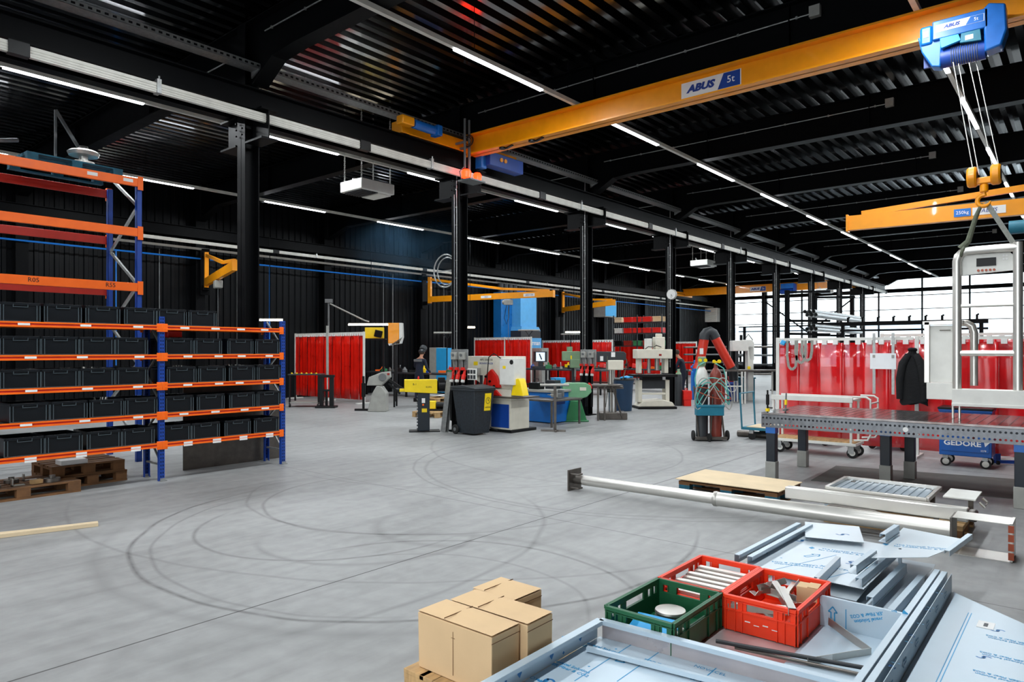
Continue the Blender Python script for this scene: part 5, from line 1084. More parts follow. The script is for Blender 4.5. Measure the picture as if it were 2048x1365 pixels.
parts(t, [('rod', 'mid_grey', [('c', (0, 0, 0), (.03, 0, .26), .01), ('b', -.05, .06, -.02, .02, .02, .045)], 0), ('brass_sleeve', 'yellow', [('c', (.01, 0, .1), (.02, 0, .17), .017)], 0)])
# thin dark sheet on the floor below the table
pts = [fl(1622, 962), fl(1672, 933), fl(2060, 962), fl(2060, 1002)]; o = MB(pts[0]); o.sheet([p + Vector((0, 0, .008)) for p in pts][::-1], .008); tag(o.build('dark_floor_sheet', M('floor_sheet_dark', '55534f', .8, 0, .2, 5)), 'thin dark sheet on the floor below the welding table', 'mat')

# ---- stainless frame lifted in slings
P = 10.2; o = atX(1975, 810, P); t = thing('processing_machine', 'stainless machine frame with rungs and a control panel, held in slings over the table', 'machine frame', (P, o.y, .96)); o = t.location
def q(u, v, x=P): return atX(u, v, x)
yl, yr = q(1914, 600).y, q(2036, 600).y; zt_ = q(1975, 499).z; zb_ = 1.27
def P3(y, z, x=P): return Vector((x, y, z))
MB(o).tube([P3(yl, zb_), P3(yl, zt_ - .12), P3(yl - .015, zt_ - .06), P3(yl - .05, zt_ - .02), P3(yl - .1, zt_), P3(yr, zt_)], .05, 16).build('bent_tube', 'stainless', t)
MB(o).tube([P3(yr, zb_), P3(yr, zt_ + .06)], .05, 16).build('right_tube', 'stainless', t)
for v, r in ((611, .024), (707, .036)): z = q(1975, v).z; MB(o).tube([P3(yl, z), P3(yr, z)], r, 14).build('rung', 'stainless', t)
m = MB(o); m.prism([(yl - .06, zt_ - .05), (yr + .08, zt_ - .05), (yr + .02, zt_ - .12), (yr + .02, zt_ - .27), (yl - .04, zt_ - .3), (yl - .03, zt_ - .16)], P + .03, P + .05, 'yz'); pl = m.build('control_plate', 'white_metal', t, bevel=.003)
MB(o).box(P + .022, P + .03, yl - .4, yl - .2, zt_ - .2, zt_ - .1).build('display', 'black_plastic', pl)
for i in range(5): MB(o).cyl((P + .02, yl - .22 - i * .04, zt_ - .25), (P + .03, yl - .22 - i * .04, zt_ - .25), .015, 10).build('button', 'copper', pl)
for i in range(4): MB(o).box(P + .02, P + .03, yr + .1 + (i % 2) * .03, yr + .122 + (i % 2) * .03, zt_ - .14 + (i // 2) * .04, zt_ - .115 + (i // 2) * .04).build('switch', 'white_label', pl)
y2 = q(1850, 790).y
MB(o).box(P - .12, P + .12, yl - 1.1, yl + .04, 1.08, 1.27).box(P - .14, P - .12, yl - 1.1, yl + .04, 1.06, 1.1).build('base_beam', 'white_metal', t, bevel=.006)
MB(o).box(P + .1, P + .5, yl + .04, y2, 1.12, 1.33).build('left_base_beam', 'white_metal', t, bevel=.006)
z5 = q(1880, 643).z
MB(o).box(P + .16, P + .2, y2 - .34, y2 - .03, 1.34, z5 - .05).build('white_panel', 'white_metal', t, bevel=.004)
MB(o).tube([P3(y2 - .14, z5 - .11, P + .15), P3(y2 - .26, z5 - .11, P + .15)], .007, 6).build('panel_handle', 'raw_steel', t)
MB(o).box(P + .12, P + .2, y2 - .03, y2 + .03, 1.33, z5).box(P + .12, P + .2, y2 - .4, y2 + .05, z5 - .04, z5 + .01).build('panel_frame', 'stainless', t, bevel=.004)
MB(o).tube([P3(yl + .05, z5 - .02, P + .35), P3(yl - .06, z5 - .02, P + .35), P3(yl - .12, z5 - .06, P + .35), P3(yl - .14, z5 - .14, P + .35), P3(yl - .14, 1.3, P + .35)], .045, 14).build('rear_bent_tube', 'stainless', t)
for dy in (.03, -.04): MB(o).cyl((P - .1, yl + dy, ZT + .002), (P - .1, yl + dy, 1.1), .014, 10).build('support_pin', 'stainless', t)
MB(o).cyl((P - .1, yl - .95, ZT + .002), (P - .1, yl - .95, 1.1), .014, 10).build('support_pin', 'stainless', t)
hk = Vector((hbk.location.x, hy, hz - .33))
sl = thing('round_sling', 'dark green round sling from the hook to the left corner of the steel frame', 'sling', hk)
MB(hk).tube([hk + Vector((0, .02, 0)), hk + Vector((0, .08, -.15)), P3(yl - .12, zt_ + .12), P3(yl - .04, zt_ + .03)], [.018, .026, .034, .045], 10).build('left_leg', 'strap_khaki', sl)
MB(hk).ring(P3(yl - .06, zt_ - .01), (0, 1, .3), .06, .018, 18, 8).build('wrap', 'strap_khaki', sl)
sl = thing('flat_sling', 'grey flat webbing sling from the hook to the right tube of the steel frame', 'sling', hk)
MB(hk).bar(hk + Vector((0, -.02, .01)), P3(yr + .03, zt_ + .02), .055, .008, (1, 0, 0)).bar(P3(yr + .03, zt_ + .06), P3(yr + .02, zt_ - .2), .05, .008, (1, 0, 0)).build('webbing', 'sling_grey', sl)

# ---- things on and before the clear red curtain
XC = CX0 + 7.1 - .06
a_, b_ = atX(1741, 707, XC), atX(1793, 739, XC); t = thing('notice_sheet', 'white paper with two magnets pinned on the red curtain', 'paper', (XC - .03, b_.y, b_.z)); d = parts(t, [('paper', 'paper', [('b', -.002, .002, 0, a_.y - b_.y, 0, a_.z - b_.z)], 0)])
for s in (.12, .85): parts(t, [('magnet', 'grey_paint', [('b', -.012, -.002, (a_.y - b_.y) * s - .02, (a_.y - b_.y) * s + .02, (a_.z - b_.z) * .72, (a_.z - b_.z) * .9)], .003), ('hanging_bar', 'galvanised', [('b', .004, .012, (a_.y - b_.y) * s - .022, (a_.y - b_.y) * s + .022, -.42, (a_.z - b_.z) + .34)], 0)])
a_ = atX(1588, 688, XC); o = Vector((XC - .05, a_.y, a_.z)); t = thing('webbing_sling', 'light grey webbing sling draped over the left end of the red curtain', 'sling', o)
for k, (dy, L) in enumerate(((.1, .42), (-.05, .3), (-.16, .26))):
    m = MB(); p = [(-.0, dy, .06), (-.02, dy, -L * .5), (-.02, dy - .03, -L), (-.03, dy - .09, -L - .05), (-.02, dy - .15, -L), (-.02, dy - .17, -L * .5), (0, dy - .17, .06)]
    for i in range(len(p) - 1): m.bar(p[i], p[i + 1], .045, .006, (1, 0, 0))
    m.build('strap_loop', 'sling_grey', t)
parts(t, [('knot', 'sky_blue', [('cb', (-.02, .17, .02), (.05, .08, .08), (.4, .2, 0))], .01)])
# jacket
c = atX(1826, 700, XC - .12); t = thing('work_jacket', 'black work jacket hanging on the curtain post', 'jacket', (c.x, c.y, .88))
Hj = c.z - .88 + .02; m = MB(); g = []; nseg = 28
for i in range(15):
    f = i / 14; z = Hj * (1 - f); hw = [.03, .06, .09, .12, .14, .155, .165, .17, .178, .185, .19, .196, .2, .203, .205][i]; dp = .035 + .05 * min(1, f * 2); rr = []
    for k in range(nseg):
        a_ = 2 * math.pi * k / nseg; fold = 1 + .16 * math.sin(a_ * 5 + f * 3) * min(1, f * 2.5) + .07 * math.sin(a_ * 9 + 2 * f)
        rr.append(m.bm.verts.new((-.03 + dp * math.sin(a_) * fold, (hw * math.cos(a_)) * (1 + .06 * math.sin(a_ * 4 + f * 6)) + .015 * math.sin(f * 5), z + (.025 * math.sin(a_ * 3 + 1) if i == 14 else 0))))
    g.append(rr)
for i in range(14):
    for k in range(nseg): m.face([g[i][k], g[i + 1][k], g[i + 1][(k + 1) % nseg], g[i][(k + 1) % nseg]])
m.face(g[0]); m.build('body', 'black_cloth', t)
for s, lg in ((1, .62), (-1, .7)):
    m = MB(); m.tube([(-.06, s * .05, Hj - .1), (-.09, s * .13, Hj - .25), (-.1, s * .17, Hj - .25 - lg * .4), (-.08, s * .175, max(.05, Hj - .2 - lg))], [.05, .065, .06, .05], 12); m.build('sleeve', 'black_cloth', t)
parts(t, [('collar', 'black_cloth', [('r', (-.04, 0, Hj - .02), (.3, 0, 1), .05, .022, 16, 6)], 0)])
# hook and clips above the post
# ---- white trolley
c = fl(1563, 904); t = thing('white_trolley', 'white steel trolley with a wooden lower shelf before the red curtain', 'trolley', (12.05, 2.95, 0)); Lt = 1.3
parts(t, [('top_tray', 'white_metal', [('b', 0, .5, 0, Lt, .93, .955), ('b', -.01, .01, 0, Lt, .9, .985), ('b', .49, .51, 0, Lt, .9, .985)], .004), ('lower_frame', 'white_metal', [('b', -.01, .51, -.05, Lt, .2, .245)], .004), ('lower_board', 'wood', [('b', .02, .48, -.03, Lt - .02, .246, .262)], 0),
          ('push_handle', 'white_metal', [('t', [(.0, -.02, .3), (.0, -.22, .32), (.0, -.26, .4), (.0, -.26, .96), (.0, -.2, 1.0), (.0, 0, 1.0)], .016, 10), ('t', [(.5, -.02, .3), (.5, -.22, .32), (.5, -.26, .4), (.5, -.26, .96), (.5, -.2, 1.0), (.5, 0, 1.0)], .016, 10), ('c', (0, -.26, .9), (.5, -.26, .9), .014), ('c', (0, -.26, .8), (.5, -.26, .8), .014)], 0)])
for x in (.02, .48):
    for y in (.03, Lt - .03): parts(t, [('leg', 'white_metal', [('b', x - .018, x + .018, y - .018, y + .018, .24, .93)], .003)])
for x in (.06, .44):
    for y in (.05, Lt - .1):
        d = parts(t, [('castor', 'rubber', [('l', [(.03, -.02), (.08, -.02), (.085, -.01), (.085, .01), (.08, .02), (.03, .02)], (x, y - .03, .085), 20, (1, .2, 0))], 0), ('wheel_disc', 'white_metal', [('l', [(.001, -.022), (.045, -.022), (.045, .022), (.001, .022)], (x, y - .03, .085), 16, (1, .2, 0))], 0, 'castor'), ('fork', 'galvanised', [('b', x - .035, x - .028, y - .06, y + .03, .08, .19), ('b', x + .028, x + .035, y - .06, y + .03, .08, .19), ('b', x - .05, x + .05, y - .06, y + .05, .185, .2)], 0)])
# ---- blue low trolley at the left end of the curtain
c = fl(1500, 876); t = thing('blue_trolley', 'low blue platform trolley with an upright handle, left of the red curtain', 'trolley', (13.35, 3.6, 0))
parts(t, [('platform', 'teal', [('b', -.0, .7, 0, 1.7, .19, .24)], .005), ('deck_board', 'cardboard_light', [('b', .03, .67, .05, 1.6, .241, .255)], 0), ('handle', 'teal', [('t', [(0, 1.68, .2), (0, 1.72, .9), (.7, 1.72, .9), (.7, 1.68, .2)], .018, 8)], 0)])
for x in (.06, .64):
    for y in (.15, 1.5): parts(t, [('castor', 'rubber', [('l', [(.03, -.02), (.075, -.018), (.075, .018), (.03, .02)], (x, y, .076), 18, (1, .1, 0))], 0), ('fork', 'galvanised', [('b', x - .03, x + .03, y - .03, y + .05, .12, .19)], 0)])
o = fl(1476, 873); o.z = .06; tag(MB(o).tube([o, o + Vector((.0, -1.0, 0))], .065, 16, False).tube([o, o + Vector((0, -1.0, 0))], .055, 16, False).build('steel_pipe_offcut', 'raw_steel'), 'short steel pipe lying on the floor left of the blue trolley', 'pipe')
# ---- blue tool cabinet
c = fl(1893, 932); t = thing('tool_cabinet', 'blue roller tool cabinet lettered in white under the welding table', 'tool cabinet', (12.22, 1.12, 0)); Wc = .66
d = parts(t, [('body', 'tool_blue', [('b', 0, .48, 0, Wc, .17, .84)], .012), ('top_tray', 'black_plastic', [('b', -.02, .5, -.02, Wc + .02, .86, .89)], .006), ('lid_frame', 'tool_blue', [('b', -.01, .49, -.01, Wc + .01, .83, .87)], .004), ('drawer', 'tool_blue', [('b', -.012, 0, .03, Wc - .03, .74, .81)], .004)]) if M('tool_blue', '0b5aae', .35, 0, .06) else 0
for z0, z1 in ((.24, .42), (.43, .52), (.53, .62), (.63, .72)): dr = MB().box(-.012, 0, .03, Wc - .03, z0, z1).build('drawer', 'tool_blue', t, bevel=.004); MB().box(-.022, -.012, .05, Wc - .05, z1 - .02, z1 - .01).build('handle', 'abus_blue', dr)
text('GEDORE', .105, 'ink_white', d['body'], (-.014, Wc * .55, .36), FACE_MX, sx=1.15, bold=.003); MB().prism([(Wc * .14, .40), (Wc * .03, .40), (Wc * .12, .33)], -.0145, -.0125, 'yz').build('logo_flag', 'ink_white', d['body']); text('2278', .035, 'ink_white', d['body'], (-.0145, .1, .27), FACE_MX)
for x in (.06, .42):
    for y in (.08, Wc - .08): e = parts(t, [('castor', 'rubber', [('l', [(.03, -.02), (.07, -.018), (.07, .018), (.03, .02)], (x, y, .071), 20, (1, .05, 0))], 0), ('wheel_disc', 'steel', [('l', [(.001, -.024), (.045, -.022), (.045, .022), (.001, .024)], (x, y, .071), 16, (1, .05, 0))], 0, 'castor'), ('fork', 'galvanised', [('b', x - .035, x + .035, y - .03, y + .04, .12, .17)], 0)])
c = fl(2025, 931); t = thing('floor_stand', 'dark blue floor stand with an orange ball at the right edge', 'stand', (*c.xy, 0), VIEW); parts(t, [('base_frame', 'deep_blue', [('bar', (-.2, .1, .04), (.3, -.0, .04), .06, .05), ('bar', (-.2, .1, .04), (-.1, .4, .04), .06, .05), ('b', -.2, -.12, .08, .14, .05, .16)], .004), ('white_arm', 'white_metal', [('bar', (-.12, .1, .07), (.2, -.1, .12), .03, .02)], 0), ('ball', 'crane_yellow', [('l', [(.01, -.07), (.05, -.05), (.07, 0), (.05, .05), (.01, .07)], (.14, -.15, .13), 16)], 0), ('castors', 'rubber', [('c', (-.2, .05, .03), (-.17, .05, .03), .03)], 0)])
c = atX(1780, 890, 12.4); t = thing('drum_dolly', 'blue drum dolly carrying a round brown container behind the table legs', 'dolly', (13.5, 3.05, 0)); parts(t, [('frame', 'deep_blue', [('b', 0, .6, -.6, 0, .12, .16), ('b', 0, .04, -.04, 0, .12, .6), ('b', 0, .04, -.6, -.56, .12, .6)], .004), ('container', 'dark_wood', [('l', [(.2, .17), (.24, .3), (.24, .5), (.2, .58)], (.3, -.3, 0), 20)], 0), ] + [('castor', 'rubber', [('c', (x, y, .06), (x + .03, y, .06), .06)], 0) for x in (.05, .5) for y in (-.55, -.05)])
# ---- gas cylinder trolley
c = fl(1420, 882); t = thing('cylinder_trolley', 'two-wheeled trolley with a teal toolbox, chained to two gas cylinders', 'trolley', (*c.xy, 0), VIEW)
lean = Matrix.Rotation(R_(-4), 4, 'X')
parts(t, [('frame', 'raw_steel', [('bar', (-.22, 0, .04), (-.28, .12, 1.05), .03, .03), ('bar', (.28, 0, .04), (.2, .12, 1.05), .03, .03), ('bar', (-.3, -.05, .06), (.32, -.05, .06), .04, .04), ('bar', (-.26, .12, 1.0), (.22, .12, 1.0), .03, .03), ('b', -.28, .3, -.1, .22, .03, .05), ('bar', (-.02, -.1, .1), (.05, -.02, .9), .025, .025)], .003),
          ('toolbox', 'teal', [('b', -.3, .22, -.18, .0, .5, .68), ('b', -.31, .23, -.19, .01, .66, .7)], .008), ('front_castor', 'rubber', [('l', [(.02, -.02), (.08, -.015), (.08, .015), (.02, .02)], (-.05, -.14, .08), 18, (1, .2, 0))], 0)])
for s in (-.31, .35): parts(t, [('wheel', 'rubber', [('l', [(.03, -.03), (.09, -.02), (.1, 0), (.09, .02), (.03, .03)], (s, .05, .1), 20, (1, 0, 0))], 0)])
def cyl(dx, lab, body, sh, zz=1.35):
    k = Vector((math.cos(VIEW), math.sin(VIEW), 0)); q_ = Vector(t.location) + k * dx + Vector((-k.y, k.x, 0)) * .1; tt = thing('gas_cylinder', lab, 'gas cylinder', (q_.x, q_.y, .055), VIEW)
    parts(tt, [('body', body, [('l', [(.1, 0), (.115, .02), (.115, zz - .22)], (0, 0, 0), 24)], 0), ('shoulder', sh, [('l', [(.1155, zz - .35), (.1155, zz - .2), (.1, zz - .1), (.055, zz - .03), (.035, zz), (.035, zz + .06)], (0, 0, 0), 24)], 0), ('valve', 'yellow', [('c', (0, 0, zz + .05), (0, 0, zz + .12), .02), ('c', (-.07, -.03, zz + .1), (.07, -.03, zz + .1), .014), ('c', (.05, -.08, zz + .12), (.05, -.05, zz + .12), .035), ('c', (-.05, -.08, zz + .12), (-.05, -.05, zz + .12), .03)], 0)])
    return tt
g1 = cyl(-.13, 'dark grey gas cylinder with a white shoulder on the trolley', 'dark_grey', 'white_metal', 1.38); parts(g1, [('guard_cap', 'olive_green', [('l', [(.06, 1.38), (.075, 1.42), (.08, 1.56), (.06, 1.57)], (0, 0, 0), 16)], 0)])
g2 = cyl(.14, 'red-brown gas cylinder beside the white-shouldered one', 'cylinder_brown', 'cylinder_brown', 1.36)
hs = thing('gas_hose', 'coiled teal and red gas hoses hung in a figure eight on the cylinders', 'hose', (*t.location.xy, .5), VIEW)
for j, (mt, ph) in enumerate((('hose_teal', 0), ('hose_teal', .5), ('copper', .9), ('grey_paint', .25))):
    pts = [(.02 + .3 * math.cos(a_ * 2 * math.pi / 40 + ph) * (1 + .06 * j), -.1 - .02 * j - .02 * math.sin(a_), .42 + (.30 - .09 * (j % 3)) * math.sin(2 * a_ * 2 * math.pi / 40 if j % 2 else a_ * 2 * math.pi / 40)) for a_ in range(41)]
    parts(hs, [('hose_loop', mt, [('t', pts, .011, 8)], 0)])
parts(hs, [('hose_lead', 'hose_teal', [('t', [(-.1, 0, 1.02), (-.25, -.05, .95), (-.32, -.1, .7), (-.28, -.1, .45)], .01, 8), ('t', [(.1, 0, 1.0), (.25, -.05, .9), (.3, -.1, .6)], .01, 8)], 0)])

# ================================================================== FOREGROUND
M('raw_pink', 'c4baba', .3, .45, .08, 6)
# ---- long pipe on the floor
o = Vector((7.18, 4.95, 0)); t = thing('long_pipe', 'long stainless pipe lying across the floor with a square flange at its left end', 'pipe', o)
MB(o).tube([(7.18, 4.85, .13), (7.17, 3.05, .14)], .06, 24).build('thin_section', 'stainless', t); MB(o).tube([(7.17, 3.12, .14), (7.16, .95, .165)], .075, 26).build('thick_section', 'stainless', t)
MB(o).tube([(7.18, 4.98, .13), (7.18, 4.8, .13)], .055, 20).build('socket', 'raw_steel', t); MB(o).box(7.04, 7.32, 4.98, 5.0, .0, .26).build('square_flange', 'raw_steel', t, bevel=.004)
for z in (.04, .21): MB(o).tube([(7.08, 5.0, z), (7.08, 4.86, z), (7.16, 4.86, z)], .012, 6).build('hook_bolt', 'raw_steel', t)
MB(o).box(7.03, 7.3, .925, .945, .01, .3).build('end_plate', 'raw_steel', t, bevel=.003)
MB(o).lathe([(.08, 0), (.082, .02), (.08, .04)], (7.17, 3.1, .14), 24, (0, 1, 0)).build('weld_ring', 'steel', t)
o = Vector((7.1, .9, 0)); t = thing('bent_plate', 'bent stainless plate with rusty weld marks at the right end of the pipe', 'plate', o)
MB(o).box(7.0, 7.3, .5, .52, .0, .32).box(7.0, 7.3, .5, .92, .31, .315).box(7.0, 7.3, .5, .92, .0, .005).build('plate', 'stainless', t)
for k in range(4): MB(o).box(6.995, 7.0, .49, .53, .02 + .075 * k, .08 + .075 * k).build('weld_mark', 'copper', t)
# ---- pallets with cardboard and with the stainless frame
make_pallet((8.25, 3.3, 0), R_(90), 'blue-edged wooden pallet topped with a cardboard sheet', mat='dark_wood', mat2='pallet_blue')
m = MB((8.25, 3.3, .145)); m.sheet([(7.82, 3.93, .165), (7.84, 2.68, .16), (8.66, 2.68, .15), (8.68, 3.93, .165)][::-1], .008); tag(m.build('cardboard_sheet', 'cardboard_light'), 'flat cardboard sheet lying on the blue-edged pallet', 'cardboard')
make_pallet((7.86, 1.5, 0), R_(90), 'worn wooden pallet under the stainless frame', mat='wood', mat2='dark_wood')
o = Vector((7.6, 1.6, .146)); t = thing('machine_section', 'low stainless frame with a ribbed tray lying on the worn pallet', 'machine frame', o)
MB(o).box(7.34, 7.46, .85, 2.45, .21, .33).build('long_beam', 'stainless', t, bevel=.01)
MB(o).box(7.34, 7.46, .78, .85, .22, .32).build('end_cap', 'raw_steel', t, bevel=.02)
m = MB(o); m.box(7.56, 8.3, 1.2, 2.1, .30, .31)
for i in range(12): m.box(7.58, 8.28, 1.25 + i * .07, 1.27 + i * .07, .31, .318)
m.build('ribbed_tray', 'film_grey', t)
for (a_, b_) in (((7.56, 1.2), (8.3, 1.2)), ((7.56, 2.1), (8.3, 2.1)), ((8.3, 1.2), (8.3, 2.1)), ((7.56, 1.2), (7.56, 2.1))): MB(o).bar((*a_, .33), (*b_, .33), .035, .035).build('tray_edge', 'stainless', t, bevel=.003)
MB(o).box(7.62, 8.1, .82, 1.08, .36, .375).build('small_panel', 'white_metal', t, bevel=.003); MB(o).tube([(7.7, .8, .34), (7.7, .76, .30), (7.95, .76, .30), (7.95, .8, .34)], .012, 8).build('handle', 'stainless', t)
MB(o).tube([(7.3, 2.0, .2), (7.32, 1.6, .19), (7.3, 1.5, .17), (7.3, 1.15, .17)], .028, 12).build('bent_pipe', 'raw_steel', t)
for y in (2.0, 1.1): MB(o).box(7.38, 7.42, y - .02, y + .02, .146, .22).build('foot', 'raw_steel', t)
for y, x in ((1.25, 8.2), (2.0, 8.2), (.9, 8.0)): MB(o).box(x - .02, x + .02, y - .02, y + .02, .146, .32).build('foot', 'raw_steel', t)
m = MB((8.4, 2.3, 0)); m.box(8.2, 8.9, 2.15, 2.3, .0, .16); tag(m.build('sheet_profile', 'film_grey', bevel=.004), 'pale sheet profile standing behind the stainless frame', 'profile')
# ---- cardboard boxes on their pallet
make_pallet((2.70, 2.385, 0), 0, 'raw wooden pallet under the cardboard boxes', mat='wood', L=.74, W=.56)
def carton(x0, x1, y0, y1, z0, h, lab, rz=0.0):
    c = Vector(((x0 + x1) / 2, (y0 + y1) / 2, z0)); hx, hy_ = (x1 - x0) / 2, (y1 - y0) / 2; t = thing('cardboard_box', lab, 'box', c, rz, 'cardboard boxes on the pallet')
    m = MB(); N_ = 7; g = {}
    for i in range(N_):
        for j in range(N_):
            x = -hx + 2 * hx * i / (N_ - 1); y = -hy_ + 2 * hy_ * j / (N_ - 1); ed = min(i, N_ - 1 - i, j, N_ - 1 - j)
            z = h + (0.006 * math.sin(3 * x / hx + y * 7) if ed else -.004) + (.008 if abs(j - 3) < 1 and ed else 0) * 0
            g[i, j] = m.bm.verts.new((x, y, z))
    for i in range(N_ - 1):
        for j in range(N_ - 1): m.face([g[i, j], g[i + 1, j], g[i + 1, j + 1], g[i, j + 1]])
    m.build('lid_flaps', 'cardboard', t)
    m = MB(); m.hexa([(-hx + .003, -hy_ + .003, 0), (hx - .003, -hy_ + .003, 0), (hx - .003, hy_ - .003, 0), (-hx + .003, hy_ - .003, 0), (-hx, -hy_, h - .012), (hx, -hy_, h - .012), (hx, hy_, h - .012), (-hx, hy_, h - .012)]); m.build('body', 'cardboard', t, bevel=.004)
    m = MB(); m.box(-hx - .001, hx + .001, -hy_ - .0015, -hy_, h - .045, h - .042); m.box(-hx - .0015, -hx, -.001, .001, h * .1, h - .05); m.box(-hx - .0015, -hx, -.012, .012, h * .72, h * .725); m.box(-hx, hx, -.0015 + .06, .0015 + .06, h + .0, h + .004); m.build('seams', 'dark_wood', t); return t
carton(2.385, 2.588, 2.12, 2.62, .146, .29, 'nearest cardboard box on the pallet, at the left front')
carton(2.595, 2.80, 2.08, 2.60, .146, .292, 'cardboard box in the middle of the three, next to the sheet metal', .01)
carton(2.81, 3.05, 2.34, 2.64, .146, .287, 'smaller cardboard box at the back right of the three', -.01)
# ---- stacking crates
def crate(x0, y0, z0, mat, lab, mi=None):
    t = thing('stacking_crate', lab, 'crate', (x0, y0, z0), 0, None); Lx, Ly, Hh = .6, .4, .2
    def wall(L, fn, name):
        m = MB(); c = L / 2; hw = .1 if L > .5 else .075; sq = [(c - hw, c + hw), (c - hw - .09, c - hw - .05), (c + hw + .05, c + hw + .09)]
        if L > .5: sq += [(c - hw - .15, c - hw - .12), (c + hw + .12, c + hw + .15)]
        sq.sort(); T = .012
        m.box(0, L, 0, T, 0, .125); m.box(0, L, 0, T, .168, Hh); e = 0
        for a_, b_ in sq + [(L, L)]: m.box(e, a_, 0, T, .125, .168); e = b_
        m.box(0, L, -.008, 0, .115, .123); m.box(0, L, -.012, 0, Hh - .02, Hh); m.box(0, L, -.008, 0, .168, .174)
        for x in (.004, .06, L * .5 - hw - .025, L * .5 + hw + .02, L - .066, L - .01): m.box(x, x + .006, -.008, 0, .0, Hh - .02)
        for v in m.bm.verts: v.co = fn(*v.co)
        m.build(name, mat, t, bevel=.0015)
    wall(Lx, lambda x, y, z: (x, y, z), 'long_side'); wall(Lx, lambda x, y, z: (x, Ly - y, z), 'long_side'); wall(Ly, lambda x, y, z: (y, x, z), 'short_side'); wall(Ly, lambda x, y, z: (Lx - y, x, z), 'short_side')
    MB().box(.012, Lx - .012, .012, Ly - .012, .004, .014).build('floor_grid', mat, t)
    return t
ZC0 = .166
g = crate(3.235, 1.64, ZC0 - .012, 'crate_green', 'dark green stacking crate holding a steel ring and blue film')
r2 = crate(3.845, 1.64, ZC0 - .012, 'crate_red', 'red stacking crate filled with flat steel bars, behind the green one')
r1 = crate(3.83, 1.215, ZC0 - .012, 'crate_red', 'red stacking crate full of loose angle brackets, at the front right')
for i in range(4): MB().box(-.0095, -.008, .1 + i * .05, .13 + i * .05, .06 + .01 * (i % 2), .064 + .012 * (i % 2)).build('worn_mark', 'white_label', r1)
z1 = ZC0 + .006
for i in range(3):
    c = Vector((3.6, 1.84, z1 + .03 + .026 * i)); tag(MB(c).lathe([(.055, 0), (.085, .002), (.088, .01), (.085, .02), (.055, .022)], c, 30).build('steel_ring', 'steel'), 'round steel ring in the green crate, %s of the pile' % ['lowest', 'middle', 'top'][i], 'ring')
m = MB((3.38, 1.84, z1)); m.cb((3.4, 1.84, z1 + .06), (.2, .26, .012), (0, -.25, .1)); m.cb((3.33, 1.86, z1 + .05), (.12, .3, .01), (0, .3, -.1)); tag(m.build('blue_film_packet', 'sky_blue', bevel=.003), 'bright blue film packet in the green crate', 'packet')
c = Vector((3.45, 1.72, z1 + .05)); tag(MB(c).lathe([(.0, 0), (.06, .002), (.062, .012), (.0, .016)], c, 24, (.1, -.2, 1)).build('steel_disc', 'steel'), 'flat steel disc beside the blue film packet', 'disc')
for i in range(9):
    y = 1.665; x = 3.9 + i * .055; c = Vector((x, 1.84, z1 + .115 + .012 * (i % 3))); tt = thing('flat_steel_bar', 'flat steel bar with bolted ends in the rear red crate, %s from the front' % ORD[i], 'bar', c, random.uniform(-.04, .04)); parts(tt, [('bar', 'stainless', [('b', -.02, .02, -.165, .165, -.006, .006), ('b', -.02, -.014, -.165, .165, -.03, 0)], .002), ('end_clips', 'raw_steel', [('c', (-.015, s, -.015), (.015, s, -.015), .012) for s in (-.165, .165)], 0)])
random.seed(3)
M('plastic_wrap', 'dfe3e4', .3, 0, .1, 10)
for i in range(12):
    c = Vector((3.93 + random.random() * .4, 1.3 + random.random() * .24, z1 + .03 + .012 * i)); tt = single('angle_bracket', 'loose steel angle bracket in the front red crate, %s layer from the bottom' % ORD[i], 'bracket', c, 'steel', [('b', -.09, .09, -.02, .02, 0, .003), ('b', -.09, .09, -.02, -.017, 0, .035)], 0, .001); tt.rotation_euler = (random.uniform(-.6, .6), random.uniform(-.35, .35), random.uniform(-1.5, 1.5))
for i, (a_, b_, lab) in enumerate((((3.85, 1.6, .30), (3.87, 1.28, .345), 'long steel angle leaning over the left rim of the front red crate'), ((4.2, 1.42, .34), (3.82, 1.235, .362), 'steel angle poking out of the near corner of the front red crate'), ((4.3, 1.5, .33), (3.95, 1.3, .35), 'dull steel angle lying across the front red crate'))): m = MB(a_); m.bar(a_, b_, .04, .003); m.bar(a_, b_, .003, .04, (0, 0, 1), (.019, -.02)); tag(m.build('steel_angle', 'steel'), lab, 'angle')
tt = thing('small_carton', 'small brown carton inside the front red crate', 'box', (4.32, 1.3, z1), .1); parts(tt, [('body', 'cardboard', [('b', -.05, .05, -.06, .06, 0, .17)], .003), ('flap', 'cardboard', [('b', -.05, .05, -.06, -.0, .171, .174)], 0)])
make_pallet((3.84, 1.63, 0), 0, 'wooden pallet under the stacking crates')
